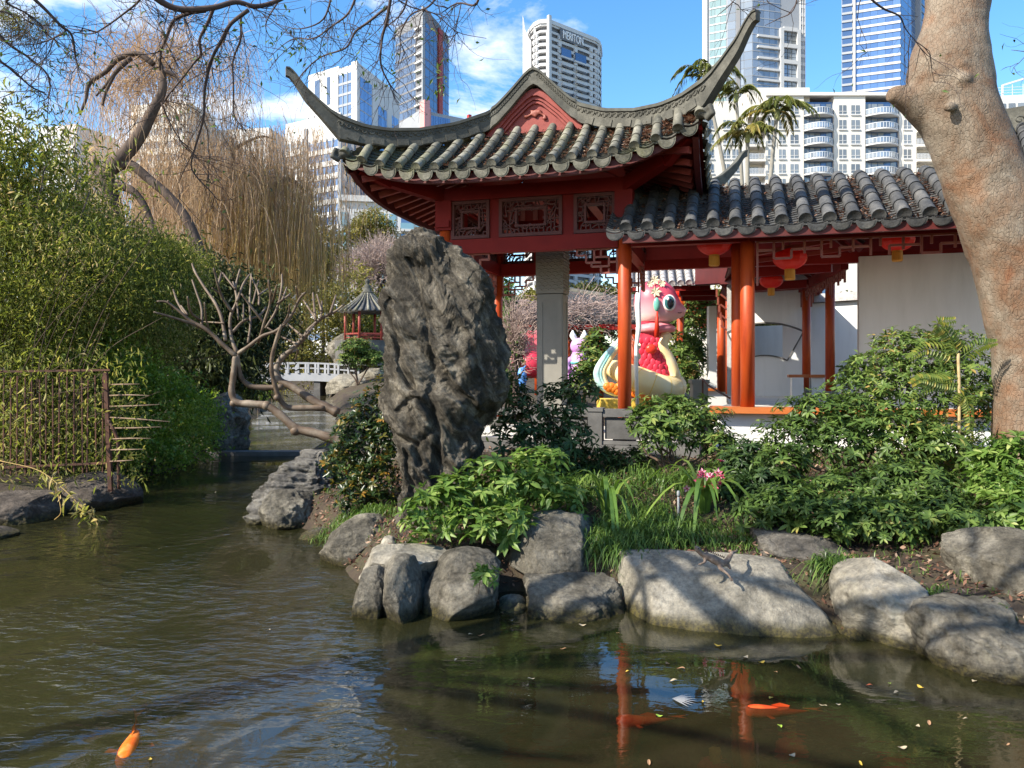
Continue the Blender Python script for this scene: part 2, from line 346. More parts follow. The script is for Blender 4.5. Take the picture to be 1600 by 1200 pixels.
M_['shrub_dark'] = leafmat('dark_shrub_leaf', [(0, (.016, .034, .013)), (.6, (.045, .085, .026)), (1, (.10, .15, .045))], .25, .42, .28)
M_['shrub_lite'] = leafmat('light_shrub_leaf', [(0, (.065, .13, .024)), (.5, (.14, .23, .045)), (.9, (.26, .34, .09)), (1, (.38, .42, .15))], .35, .42, .28)
M_['shrub_orange'] = leafmat('bronze_shrub_leaf', [(0, (.012, .03, .010)), (.55, (.03, .06, .015)), (.8, (.15, .12, .02)), (1, (.34, .17, .025))], .25, .35, .5, 1.3)
M_['grass'] = leafmat('grass_blade', [(0, (.04, .08, .018)), (.5, (.11, .19, .034)), (.9, (.21, .29, .065)), (1, (.38, .34, .12))], .3, .4, .4)
M_['strap'] = leafmat('strap_leaf', [(0, (.07, .14, .025)), (.6, (.15, .25, .04)), (1, (.30, .36, .09))], .3, .35, .5)
M_['bamboo'] = leafmat('bamboo_leaf', [(0, (.06, .075, .016)), (.35, (.15, .185, .036)), (.68, (.25, .275, .062)), (.88, (.38, .34, .11)), (1, (.54, .43, .24))], .45, .5, .25, .45)
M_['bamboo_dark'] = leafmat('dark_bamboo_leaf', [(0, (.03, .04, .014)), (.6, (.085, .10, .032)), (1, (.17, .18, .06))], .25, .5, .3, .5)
M_['vine'] = leafmat('vine_leaf', [(0, (.09, .15, .02)), (.5, (.20, .30, .045)), (.85, (.30, .40, .075)), (1, (.40, .45, .12))], .45, .4, .4, .8)
M_['tree_far'] = leafmat('far_tree_leaf', [(0, (.035, .045, .018)), (.5, (.085, .10, .035)), (1, (.18, .18, .075))], .25, .6, .2, .2)
M_['tree_olive'] = leafmat('olive_tree_leaf', [(0, (.08, .085, .022)), (.5, (.20, .19, .045)), (1, (.34, .29, .09))], .3, .6, .2, .3)
M_['tree_green'] = leafmat('green_tree_leaf', [(0, (.03, .055, .018)), (.5, (.085, .13, .035)), (1, (.18, .22, .08))], .3, .5, .3, .5)
M_['willow'] = leafmat('willow_strand', [(0, (.36, .25, .16)), (.5, (.56, .42, .28)), (1, (.72, .58, .42))], .5, .7, .2)
M_['willow_y'] = leafmat('yellow_willow_strand', [(0, (.40, .28, .11)), (.5, (.58, .44, .20)), (1, (.70, .57, .30))], .55, .7, .2)
M_['blossom'] = leafmat('bare_pink_twigs', [(0, (.30, .22, .20)), (1, (.55, .44, .40))], .15, .7, .2)
M_['palm'] = leafmat('palm_leaf', [(0, (.10, .13, .03)), (.5, (.24, .26, .07)), (.85, (.42, .37, .13)), (1, (.55, .40, .16))], .3, .4, .4)
M_['fern'] = leafmat('fern_leaf', [(0, (.07, .13, .025)), (.7, (.19, .23, .04)), (1, (.42, .32, .06))], .35, .4, .3)
def plain(name, c, rough=.6, spec=.4, emit=0, **k):
    t = NT(name); t.b.inputs['Base Color'].default_value = (*c, 1); t.b.inputs['Roughness'].default_value = rough; t.b.inputs['Specular IOR Level'].default_value = spec
    if emit: t.b.inputs['Emission Color'].default_value = (*c, 1); t.b.inputs['Emission Strength'].default_value = emit
    return t.m
def soilmat():
    t = NT('soil_and_litter'); v = t.pos(); f = t.noise(v, 2.5, 8, .7); c = t.ramp(f, [(.3, (.028, .02, .014)), (.5, (.062, .044, .03)), (.66, (.065, .068, .026)), (.8, (.11, .078, .055))])
    f2 = t.noise(v, 30, 6, .75); c = t.mix(.7, c, t.ramp(f2, [(.3, (.35, .33, .3)), (.7, (1.3, 1.2, 1.1))]), 'MULTIPLY')
    t.l(c, t.b.inputs['Base Color']); t.b.inputs['Roughness'].default_value = .95; t.l(t.bump(t.noise(v, 22, 8, .75), .8, .04), t.b.inputs['Normal']); return t.m
M_['soil'] = soilmat()
# ------------------------------------------------------------------ terrain
RIGHT = [(60, 3.9), (14, 4.1), (4.5, 4.75), (3.3, 4.95), (2.9, 5.35), (2.44, 5.75), (.9, 6.45), (0, 6.9), (-.62, 6.5), (-1.2, 6.5), (-1.75, 7.6), (-2.05, 8.5), (-2.5, 9.4), (-3.4, 10.5),
         (-3.85, 11.7), (-4.4, 14), (-4.9, 17.8), (-4.7, 20), (-9.2, 40), (-14, 60), (-15, 75), (-8, 122), (70, 122)]
LEFT = [(14, -21), (14, 2.3), (6, 2.6), (-6, 2.8), (-6.6, 5), (-7.2, 8), (-7.1, 10.2), (-6.5, 11.0), (-6.5, 12.6), (-6.85, 15), (-6.95, 17.8), (-7.5, 20), (-12.2, 38), (-21.8, 60), (-26, 75), (-32, 122), (-70, 122), (-70, -21)]
def sdist(X, Y, poly):
    p = np.array(poly, float); q = np.roll(p, -1, 0); d = np.full(X.shape, 1e9); ins = np.zeros(X.shape, bool)
    for (ax, ay), (bx, by) in zip(p, q):
        ex, ey = bx-ax, by-ay; t = np.clip(((X-ax)*ex+(Y-ay)*ey)/(ex*ex+ey*ey+1e-12), 0, 1)
        d = np.minimum(d, np.hypot(X-ax-t*ex, Y-ay-t*ey))
        c = ((ay > Y) != (by > Y)) & (X < (bx-ax)*(Y-ay)/(by-ay+1e-12)+ax); ins ^= c
    return np.where(ins, d, -d)
def ss(x, a, b): t = np.clip((x-a)/(b-a), 0, 1); return t*t*(3-2*t)
def ground_h(X, Y):
    X = np.asarray(X, float); Y = np.asarray(Y, float)
    dr = sdist(X, Y, RIGHT); dl = sdist(X, Y, LEFT)
    up = ss(Y, 17.9, 18.6)*.07
    hr = -.9+ss(dr, -.9, .1)*.85+ss(dr, .0, .55)*.38+ss(dr, .4, 3.0)*.42+ss(dr, 3, 6)*.2 + up
    hl = -.9+ss(dl, -.9, .1)*.85+ss(dl, .0, .5)*.30+ss(dl, .3, 3.0)*.55*ss(Y, 4, 9)+ss(dl, 2, 14)*1.7*ss(Y, 6, 12) + up
    h = np.maximum(np.where(dr > -2, hr, -9), np.where(dl > -2, hl, -9)); h = np.maximum(h, -.9+up)
    inl = np.maximum(dr, dl) > 0
    h = h + np.where(inl, 2.9*np.exp(-((X+10.5)/6.0)**2-((Y-67)/7.5)**2)*ss(dr, 0, 4), 0)
    h = h + np.where(inl, 5.0*np.exp(-((X+40)/16)**2-((Y-55)/30)**2), 0)
    h = h + ss(Y, 78, 120)*5.0
    flat = ss(Y, 10.55, 10.9)*ss(X-(.27*(Y-11)), -1.9, -1.5)*(1-ss(Y, 34, 40))
    return h*(1-flat)+.86*flat
xs = np.concatenate([np.linspace(-70, -9.5, 44), np.linspace(-9, 7, 170), np.linspace(7.6, 70, 36)])
ys = np.concatenate([np.linspace(-21, 2, 12), np.linspace(2.4, 20, 170), np.linspace(20.6, 122, 90)])
GX, GY = np.meshgrid(xs, ys); GZ = ground_h(GX, GY)
nz = np.array([noise.fractal(Vector((x*1.1, y*1.1, 0)), 1, 2, 4) for x, y in zip(GX.ravel(), GY.ravel())]).reshape(GX.shape)
GZ = GZ+nz*.05*(np.abs(GX+.5) < 9)
def grid_faces(nx, ny):
    i = np.arange(nx-1)[None, :]; j = np.arange(ny-1)[:, None]*nx
    return np.stack([i+j, i+j+1, i+j+nx+1, i+j+nx], -1).reshape(-1, 4)
structure('ground', np.stack([GX, GY, GZ], -1).reshape(-1, 3), grid_faces(len(xs), len(ys)), M_['soil'])
def gz(x, y): return float(ground_h(np.array([x]), np.array([y]))[0])
structure('city_ground', np.array([(-3000, 121, 4.6), (3000, 121, 4.6), (3000, 4000, 4.6), (-3000, 4000, 4.6)], float), np.array([(0, 1, 2, 3)]), mat('street_asphalt', [(.05, .05, .05), (.07, .07, .07)], .2, .9, 0))
# ------------------------------------------------------------------ water
def watermat(name, murk, alpha, rip):
    t = NT(name); v = t.pos()
    f = t.noise(v, .55, 4, .6, .4); c = t.ramp(f, [(.35, tuple(x*.75 for x in murk)), (.65, murk)])
    t.l(c, t.b.inputs['Base Color']); t.b.inputs['Roughness'].default_value = .015; t.b.inputs['IOR'].default_value = 2.05; t.b.inputs['Specular IOR Level'].default_value = .6
    t.b.inputs['Alpha'].default_value = alpha
    # gentle swell plus finer wind ripples that fade in and out over the pond
    sp = t.n('SeparateXYZ'); t.l(v, sp.inputs[0])
    amt = t.math('MULTIPLY_ADD', sp.outputs[0], -.26, .16, clamp=True); amt = t.math('MAXIMUM', amt, .085)
    patch = t.ramp(t.noise(v, .5, 3, .6, .5), [(.40, (.04, .04, .04)), (.60, (1.25, 1.25, 1.25))]); amt = t.math('MULTIPLY', amt, patch)
    n1 = t.noise(t.pos((1.0, 1.5, 1)), 2.1, 2, .45, 1.1); n2 = t.noise(t.pos((1.0, 2.2, 1)), 7.5, 2, .5, .8)
    wv = t.n('TexWave', Scale=1.6, Distortion=5.0, Detail=2.0); wv.bands_direction = 'DIAGONAL'; t.l(t.pos((1, 1.9, 1)), wv.inputs['Vector'])
    h = t.math('ADD', t.math('MULTIPLY', n1, .8), t.math('MULTIPLY', n2, .55)); h = t.math('ADD', h, t.math('MULTIPLY', wv.outputs['Fac'], .14))
    h = t.math('MULTIPLY', h, amt)
    t.l(t.bump(h, rip, .05), t.b.inputs['Normal']); return t.m
M_['water'] = watermat('pond_water', (.029, .029, .011), .7, .5)
M_['water_up'] = watermat('upper_pond_water', (.06, .05, .02), .95, .25)
structure('pond_water', np.array([(-9, .5, 0), (40, .5, 0), (40, 18.35, 0), (-9, 18.35, 0)], float), np.array([(0, 1, 2, 3)]), M_['water'])
structure('upper_pond_water', np.array([(-34, 18.25, .07), (-2, 18.25, .07), (-8, 80, .07), (-34, 80, .07)], float), np.array([(0, 1, 2, 3)]), M_['water_up'])
mb = MB(); a = P(338, 712, 18.2); b = P(452, 712, 18.2)
mb.box((-6.1, 18.3, -.02), 2.3, .34, .24)
weir = solo('stone_weir', mb, M_['granite'], 'low pale stone weir across the narrow channel between the two ponds', 'weir')
# ------------------------------------------------------------------ rocks
def rock(name, label, rows, Y0, mt, thick=.6, amp=.05, seed=1, nr=46, na=84, lean=.15, yaw=0.0, freq=2.2, group=None, expo=2.5, dome=.55, ridge=0.0, rdir=(1, 1, .5), cat='rock', px=True, facet=0.0, cuts=0, fine=.22, grooves=None):
    R = sorted(rows); py = np.array([r[0] for r in R], float); xl = np.array([r[1] for r in R], float); xr = np.array([r[2] for r in R], float)
    t = np.linspace(0, 1, nr)**1.0; yy = py[0]+(py[-1]-py[0])*t
    def sm(a):
        b = np.interp(yy, py, a); k = max(1, nr//26)
        for _ in range(k): b[1:-1] = .25*b[:-2]+.5*b[1:-1]+.25*b[2:]
        return b
    L, Rr = sm(xl), sm(xr)
    cx = ((L+Rr)/2-800)*Y0/F; hw = np.maximum((Rr-L)/2*Y0/F, .004); z = EYE-(yy-HOR)*Y0/F
    td = thick*np.sin(np.pi/2*np.clip((t+.015)/dome, .05, 1))**.75
    cap = np.clip(t/.06, .03, 1)**.5; hw2 = hw*cap
    an = np.arange(na)*2*math.pi/na; ca, sa = np.cos(an), np.sin(an); e = 2/expo
    X = cx[:, None]+hw2[:, None]*np.sign(ca)*np.abs(ca)**e
    Yv = Y0+lean*(z-z[-1])[:, None]*1.0 - 0*X + (td*cap)[:, None]*np.sign(sa)*np.abs(sa)**e + (X-cx.mean())*math.tan(yaw)
    Z = np.repeat(z[:, None], na, 1)
    V = np.stack([X, Yv, Z], -1).reshape(-1, 3); ctr = np.stack([np.repeat(cx[:, None], na, 1), np.repeat((Y0+lean*(z-z[-1]))[:, None], na, 1), Z], -1).reshape(-1, 3)
    rr_ = random.Random(seed)
    if grooves:                      # long crevices and ledges carved into the front face
        sx_ = V[:, 0]*F/Y0+800; sy_ = HOR+(EYE-V[:, 2])*F/Y0; jit = np.array([noise.noise(Vector(p)*3) for p in V])*9; sx_ = sx_+jit; fr_ = V[:, 1] < Y0+.12
        for line, wpx, dep in grooves:
            dd_ = np.full(len(V), 1e9)
            for (ax, ay), (bx, by) in zip(line, line[1:]):
                ex, ey = bx-ax, by-ay; t_ = np.clip(((sx_-ax)*ex+(sy_-ay)*ey)/(ex*ex+ey*ey), 0, 1); dd_ = np.minimum(dd_, np.hypot(sx_-ax-t_*ex, sy_-ay-t_*ey))
            V[:, 1] += np.where(fr_, dep*1.35*np.exp(-(dd_/wpx)**2), 0)
    if cuts:
        lo_, hi_ = V.min(0), V.max(0); cc_ = (lo_+hi_)/2; ex_ = (hi_-lo_)/2
        for _ in range(cuts):
            nn = np.array([rr_.gauss(0, 1), -abs(rr_.gauss(.3, .9)), rr_.gauss(.35, .6)]); nn /= np.linalg.norm(nn); q_ = (V-cc_)/ex_; dist_ = q_ @ nn-rr_.uniform(.62, .9); V = np.where((dist_ > 0)[:, None], V-(dist_*.85)[:, None]*nn*ex_, V)
    off = Vector((seed*7.13, seed*3.7, seed*1.9)); D = np.zeros(len(V)); diag = 1 if rdir == 'diag' else None; rd = Vector((1, 1, 1)) if diag else Vector(rdir)
    for i, p in enumerate(V):
        q = Vector(p)*freq+off
        d = noise.fractal(q, .9, 2.1, 5)*.8+noise.fractal(q*4.3, .7, 2.1, 4)*fine
        if facet:
            dd = noise.voronoi(q*.8)[0]; d += (dd[1]-dd[0]-.25)*facet
        if ridge:
            q2 = Vector((p[0]*rd[0], p[1]*rd[1], p[2]*rd[2]))*freq*1.6+off if diag is None else Vector(((p[0]*.80+p[2]*.6)*2.3, p[1]*1.6, (p[2]*.80-p[0]*.6)*.55))*freq+off+noise.noise_vector(Vector(p)*1.3)*.5
            d += (noise.ridged_multi_fractal(q2, .75, 2.3, 7, 1.0, 2.0)-1.1)*ridge
        D[i] = d
    dirv = V-ctr; dirv[:, 2] += .25*np.abs(dirv[:, :2]).sum(1); dirv /= (np.linalg.norm(dirv, axis=1)[:, None]+1e-6)
    V = V+dirv*(D*amp)[:, None]
    i = np.arange(nr-1)[:, None]*na; k = np.arange(na)[None, :]; k2 = (k+1) % na
    Q = np.stack([i+k, i+na+k, i+na+k2, i+k2], -1).reshape(-1, 4)
    V = np.vstack([V, V[:na].mean(0)]); top = len(V)-1
    b = Vector((cx.mean(), Y0, float(z.min())))
    me = np_mesh(name, V, Q, None, b, True)
    bm_tris = [(top, kk, (kk+1) % na) for kk in range(na)]
    # close the top with a fan
    n0 = len(me.polygons); me.loops.add(na*3); li = np.zeros(len(me.loops), np.int32); me.loops.foreach_get('vertex_index', li); li[-na*3:] = np.array(bm_tris).ravel(); me.loops.foreach_set('vertex_index', li)
    me.polygons.add(na); ls = np.zeros(len(me.polygons), np.int32); me.polygons.foreach_get('loop_start', ls); ls[-na:] = n0*4+np.arange(na)*3; me.polygons.foreach_set('loop_start', ls)
    me.polygons.foreach_set('use_smooth', np.ones(len(me.polygons), bool)); me.update(calc_edges=True); me.validate()
    o = link(name, me, mt); o.location = b; ORG[o.name] = b; return setp(o, label, cat, group)
GR = [([(640, 405), (662, 470), (676, 530), (690, 560), (712, 610), (742, 640), (765, 660)], 9, .13), ([(700, 400), (712, 470), (735, 540), (752, 600), (770, 650)], 8, .07), ([(612, 470), (622, 510), (630, 545), (650, 600)], 8, .09), ([(604, 668), (630, 682), (655, 690), (668, 720)], 6, .09), ([(676, 560), (682, 620), (690, 680), (684, 740), (690, 790)], 8, .08),
      ([(742, 430), (757, 500), (770, 560)], 7, .06), ([(655, 372), (668, 410), (690, 430)], 6, .06), ([(645, 700), (648, 760), (644, 790)], 4, .04), ([(625, 640), (640, 622), (665, 622), (682, 642), (684, 664), (665, 680)], 4, .05), ([(640, 648), (655, 636), (670, 646), (672, 660), (655, 668)], 3, .03),
      ([(720, 690), (735, 660), (770, 640)], 12, .10), ([(655, 655), (656, 656)], 14, -.06), ([(690, 480), (705, 540), (726, 590)], 14, -.06), ([(630, 720), (634, 790)], 9, -.05), ([(725, 470), (738, 520)], 12, -.05)]
rock('standing_stone', 'tall weathered grey scholar stone towering over the pond edge beside the pavilion',
     [(358, 645, 662), (372, 628, 690), (384, 617, 716), (405, 606, 738), (425, 602, 760), (450, 599, 772), (480, 598, 774), (510, 599, 780), (545, 604, 788), (575, 606, 789), (605, 605, 786), (640, 607, 781), (660, 610, 768), (680, 613, 752), (705, 630, 742), (735, 630, 738), (765, 626, 732), (800, 620, 728), (840, 618, 728)],
     8.6, M_['rock_tall'], .46, .12, 3, 240, 240, lean=.0, freq=1.25, dome=.25, ridge=.7, rdir='diag', expo=2.6, cat='scholar stone', facet=.8, fine=.3, cuts=4, grooves=GR)
big = rock('boulder', 'big smooth pale boulder at the waterline with a lizard on top',
     [(882, 1020, 1200), (888, 992, 1230), (900, 975, 1255), (925, 969, 1285), (960, 967, 1310), (1000, 965, 1326), (1050, 960, 1335)], 6.15, M_['rock_pale'], .55, .05, 5, 100, 190, lean=.55, yaw=-.22, freq=1.3, expo=3.0, dome=.5, facet=.6, cuts=4)
ROCKS = [
 ('grey egg-shaped boulder in the water left of the low dark ledge', [(868, 715, 745), (880, 690, 765), (905, 668, 785), (930, 655, 798), (955, 652, 795), (985, 665, 785)], 6.45, 'rock', .45, .05, 11, .45, .0),
 ('rounded upright grey block standing in the water beside the egg-shaped boulder', [(872, 605, 640), (885, 595, 650), (910, 591, 654), (940, 591, 656), (985, 596, 655)], 6.35, 'rock', .35, .03, 12, .2, .1),
 ('low tapering grey block, leftmost foot of the stones in the water', [(888, 562, 606), (905, 556, 612), (935, 551, 612), (965, 548, 608), (995, 546, 608)], 6.4, 'rock', .3, .04, 13, .2, .1),
 ('flat pale slab lying on top of the waterside blocks', [(852, 570, 690), (864, 553, 700), (880, 550, 695), (905, 556, 690)], 6.85, 'rock_pale', .35, .04, 14, .3, .0),
 ('mossy pale boulder with a dark cleft at the foot of the standing stone', [(805, 575, 618), (820, 530, 620), (840, 512, 620), (865, 503, 618), (895, 500, 610)], 8.2, 'rock', .5, .07, 15, .35, .1),
 ('small pointed mossy stone under the light green shrub', [(838, 600, 612), (852, 594, 622), (880, 592, 626)], 7.5, 'rock_pale', .2, .02, 16, .2, .0),
 ('dark layered slab under the shrub with leaf shadows on it', [(803, 830, 915), (818, 795, 932), (850, 785, 938), (880, 790, 938), (915, 800, 935)], 7.3, 'rock', .55, .06, 17, .3, .0),
 ('low dark ledge of rock at the waterline under the layered slab', [(902, 815, 955), (915, 798, 972), (940, 796, 975), (990, 796, 978)], 6.5, 'rock', .5, .07, 18, .3, -.05),
 ('pale upright rock right of the big smooth boulder, leaf shadows on its top', [(880, 1345, 1430), (895, 1332, 1450), (930, 1325, 1455), (970, 1325, 1452), (1015, 1325, 1455)], 5.8, 'rock_pale', .45, .05, 19, .35, -.1),
 ('broad knobbly grey rock in the water at the right edge', [(948, 1500, 1575), (962, 1470, 1600), (985, 1460, 1640), (1020, 1457, 1660), (1060, 1470, 1670), (1100, 1490, 1670)], 5.25, 'rock', .5, .09, 20, .35, -.1),
 ('grey rock under the shrubs at the right edge above the knobbly rock', [(828, 1530, 1620), (845, 1512, 1650), (880, 1507, 1670), (930, 1520, 1680), (975, 1560, 1680)], 5.9, 'rock', .45, .07, 21, .3, -.1),
 ('dark boulder half hidden beneath the overhanging shrub', [(820, 1200, 1280), (835, 1185, 1310), (870, 1180, 1320), (900, 1185, 1320)], 6.9, 'rock_dark', .5, .06, 22, .3, .0),
 ('slanting dark rock with ribbed layers on the island point', [(712, 468, 500), (722, 440, 516), (745, 422, 520), (775, 398, 512), (800, 380, 500), (830, 374, 490)], 10.6, 'rock_strata', .6, .12, 23, .5, .2),
 ('brown-grey angular boulder in front of the ribbed rock', [(768, 415, 460), (780, 403, 480), (800, 398, 490), (835, 396, 492)], 10.0, 'rock', .45, .08, 24, .4, .1),
 ('low flat dark stone between the island point and the mossy boulder', [(826, 480, 525), (836, 460, 530), (862, 455, 532)], 9.3, 'rock_dark', .35, .03, 25, .2, .0),
 ('broad brown boulder carrying the rusty fence posts', [(739, 110, 160), (748, 92, 190), (765, 85, 205), (785, 82, 208), (815, 80, 205)], 11.4, 'rock_brown', .7, .07, 26, .3, .0),
 ('rounded brown boulder at the left edge of the pond', [(765, 5, 55), (775, -20, 72), (790, -40, 82), (830, -60, 85)], 10.4, 'rock_brown', .6, .06, 27, .3, .0),
 ('small brown rock poking in at the far left of the water', [(822, -20, 8), (832, -40, 16), (860, -50, 17)], 9.2, 'rock_brown', .3, .04, 28, .2, .0),
 ('grey boulder on the left bank where the channel narrows', [(612, 335, 360), (628, 318, 372), (655, 308, 379), (695, 306, 380), (715, 306, 380)], 18.6, 'rock', .8, .12, 29, .3, .0),
 ('jagged grey outcrop below the little tea house', [(514, 520, 548), (524, 512, 562), (545, 511, 572), (562, 520, 570), (578, 525, 570)], 63, 'rock', 2.2, .5, 30, .2, .0),
 ('pale sunlit rounded rock at the far waterside', [(583, 535, 560), (592, 520, 575), (604, 508, 580), (616, 506, 580)], 58, 'rock_pale', 1.5, .2, 31, .4, .0),
 ('low grey rock beside the pale rock at the far waterside', [(594, 555, 585), (602, 538, 600), (616, 535, 606)], 57, 'rock', 1.5, .2, 32, .3, .0),
 ('small wedge-shaped stone in the gap between the flat pale slab and the egg-shaped boulder', [(895, 640, 662), (905, 632, 672), (930, 630, 674), (965, 632, 672)], 6.6, 'rock', .25, .04, 41, .3, .0),
 ('small pale stone at the waterline right of the egg-shaped boulder', [(935, 790, 812), (943, 782, 822), (958, 780, 826), (975, 780, 826)], 6.5, 'rock_pale', .22, .04, 42, .3, .0),
 ('small brown stone wedged against the left end of the big smooth boulder', [(905, 948, 968), (914, 942, 978), (940, 940, 982), (965, 940, 980)], 6.75, 'rock', .25, .05, 43, .3, .0),
 ('low brown stone between the big smooth boulder and the pale upright rock', [(955, 1310, 1332), (965, 1300, 1342), (985, 1298, 1346), (1015, 1298, 1346)], 5.95, 'rock_brown', .3, .05, 44, .3, .0),
 ('rough brown stone on the soil above the knobbly rock', [(925, 1462, 1500), (935, 1452, 1515), (950, 1450, 1520), (970, 1450, 1520)], 5.7, 'rock_brown', .3, .06, 45, .3, .0),
 ('pile of grey stone right of the far waterside, behind the standing stone', [(575, 575, 600), (585, 565, 612), (600, 560, 612)], 59, 'rock', 1.5, .3, 33, .2, .0),
 ('pale boulder on the far left bank behind the bare tree', [(603, 350, 385), (612, 330, 390), (628, 322, 388)], 36, 'rock', 1.0, .2, 34, .3, .0),
 ('round lichen-spotted stone under the tea house shrubs', [(548, 575, 600), (560, 566, 610), (575, 566, 612)], 62, 'rock_pale', 1.5, .3, 35, .3, .0),
]
for lab, rows, Y0, mk, th, am, sd, ln, yw in ROCKS:
    rock('rock', lab, rows, Y0, M_[mk], th, am*1.1, sd, *((84, 140) if Y0 < 20 else (40, 70)), lean=ln, yaw=yw, facet=.6, cuts=10, ridge=.6 if mk in ('rock_strata',) else .25, rdir=(.5, 1, 2.2) if mk == 'rock_strata' else (1, 1, 1), freq=2.2 if Y0 < 25 else .5)
# ------------------------------------------------------------------ pavilion
AN = math.radians(15.7); U3 = Vector((math.cos(AN), -math.sin(AN), 0)); V3 = Vector((math.sin(AN), math.cos(AN), 0)); Z3 = Vector((0, 0, 1))
C0 = Vector((1.657, 11.3, 0)); O0 = C0-U3*1.4+V3*1.4
def L(s, d, z): return O0+U3*s+V3*d+Z3*z
pav = thing('pavilion', 'red timber pavilion with an upswept tiled roof and a red gable', 'pavilion', tuple(L(0, 0, .97)))
def prof(t): return 5.72-.89*(1.25*t-.25*t*t)
def upc(sgn): return .50 if sgn > 0 else .36
def lift(t): return float(np.interp(t, [0, .25, .5, .7, .85, 1], [0, .15, .5, .8, 1.0, 1.0]))
def zfront(s, d):            # slope facing -d or +d, s along the eave
    t = max(0, min(1, (abs(d)-1.2)/1.4)); return prof(t)+upc(s)*lift(t)*(min(1.02, abs(s)/(.72+1.88*t)))**4
def zside(s, d):
    a = abs(s)
    if a <= .72: return 5.72+.72*(1-(a/.72)**1.35)
    t = min(1, (a-.72)/1.88); return prof(t)+upc(s)*lift(t)*(min(1.02, abs(d)/(1.2+1.4*t)))**4
# shared tile meshes (local: X across, Y up the slope, Z out of the roof); unit length 1 along Y
def barrel_mesh(name, r, L_=1.0):
    m = MB(); n = 9; pr = []
    for y, k in ((0, 1.0), (.06, 1.0), (.10, .97), (.97, .88), (1.0, .86)):
        for i in range(n):
            a = math.pi*(-.12+1.24*i/(n-1)); pr.append((math.cos(a)*r*k, y, math.sin(a)*r*k))
    fs = []
    for j in range(4):
        for i in range(n-1): fs.append((j*n+i, j*n+i+1, (j+1)*n+i+1, (j+1)*n+i))
    fs.append(tuple(range(n))); m.add(pr, fs); return m.mesh(name, smooth=True)
def disc_mesh(name, r):
    m = MB(); m.lathe((0, 0, 0), [(r, -.03), (r, .0), (r*.86, .008), (r*.80, .0), (r*.55, .0), (r*.48, .007), (r*.3, .007), (r*.25, 0)], 18, Vector((0, -1, 0))); return m.mesh(name)
def drip_mesh(name, w, h):
    m = MB(); top = [Vector((w*x, 0, -h*.25*(1-(2*abs(x))**2))) for x in (-.5, -.25, 0, .25, .5)]
    bot = [Vector((w*.5*math.cos(a), 0, -h*.98*math.sin(a)**.8)) for a in (math.pi*k/10 for k in range(1, 10))]
    m.prism(top+bot, (0, .018, 0)); inner = [Vector((p.x*.78, -.006, p.z*.78-.015)) for p in top+bot]; m.prism(inner, (0, .006, 0)); return m.mesh(name)
BAR = barrel_mesh('barrel_tile', .07); DISC = disc_mesh('eave_disc', .072); DRIP = drip_mesh('drip_tile', .235, .15)
for me_ in (BAR, DISC, DRIP): me_.materials.append(M_['tile'])
def tile_row(parent, pts, as_obj, acc, bar=BAR, disc=DISC, lift_=.035, seg=.30):
    """pts: eave end first, going up the slope. as_obj -> every tile its own object, else joined in acc"""
    p = np.array([tuple(q) for q in pts]); d = np.r_[0, np.cumsum(np.linalg.norm(np.diff(p, axis=0), axis=1))]; Ltot = d[-1]
    n = max(1, int(round(Ltot/seg)))
    at = lambda x: Vector([np.interp(x, d, p[:, k]) for k in range(3)])
    for i in range(n):
        a, b = at(Ltot*i/n), at(Ltot*(i+1)/n); Yd = (b-a); le = Yd.length; Yd.normalize(); Xd = Yd.cross(Z3).normalized(); Zd = Xd.cross(Yd)
        M4 = frame(a+Zd*lift_, Xd, Yd*le*1.02, Zd)
        if as_obj: inst('barrel_tile', bar, M4, parent)
        else: acc.add([M4 @ v.co for v in bar.vertices], [tuple(q.vertices) for q in bar.polygons])
    a, b = at(0), at(min(.2, Ltot)); Yd = (b-a); Yh = Vector((Yd.x, Yd.y, Yd.z*.5)).normalized(); Xd = Yh.cross(Z3).normalized(); Zd = Xd.cross(Yh)
    M4 = frame(a+Z3*lift_+Yh*.0, Xd, Yh, Zd)
    if as_obj: inst('eave_disc', disc, M4, parent)
    else: acc.add([M4 @ v.co for v in disc.vertices], [tuple(q.vertices) for q in disc.polygons])
def drip(parent, pos, inward, as_obj, acc, dm=DRIP):
    Yh = Vector((inward.x, inward.y, .0)).normalized(); Xd = Yh.cross(Z3).normalized()
    Zd = (Z3*.95+Yh*(-.3)).normalized(); Yd = Zd.cross(Xd)
    M4 = frame(pos, Xd, Yd, Zd)
    if as_obj: inst('drip_tile', dm, M4, parent)
    else: acc.add([M4 @ v.co for v in dm.vertices], [tuple(q.vertices) for q in dm.polygons])
def pan_strip(acc, pts, w, step=.075):
    """overlapping concave pan tiles along pts (eave first)"""
    p = np.array([tuple(q) for q in pts]); d = np.r_[0, np.cumsum(np.linalg.norm(np.diff(p, axis=0), axis=1))]; Lt = d[-1]
    n = max(1, int(Lt/step)); at = lambda x: Vector([np.interp(x, d, p[:, k]) for k in range(3)])
    for i in range(n):
        a, b = at(Lt*i/n), at(min(Lt, Lt*(i+1)/n+.03)); Yd = (b-a).normalized(); Xd = Yd.cross(Z3).normalized(); Zd = Xd.cross(Yd); vs = []
        for q, lf in ((a, .030), (b, .004)):
            for x in (-.5, -.27, 0, .27, .5): vs.append(q+Xd*(x*w)+Zd*(lf-.05*(1-(2*x)**2)))
        for x in (-.5, -.27, 0, .27, .5): vs.append(a+Xd*(x*w)+Zd*(.012-.05*(1-(2*x)**2)))
        acc.add(vs, [(k, k+1, k+6, k+5) for k in range(4)]+[(10+k, 11+k, k+1, k) for k in range(4)], random.random())
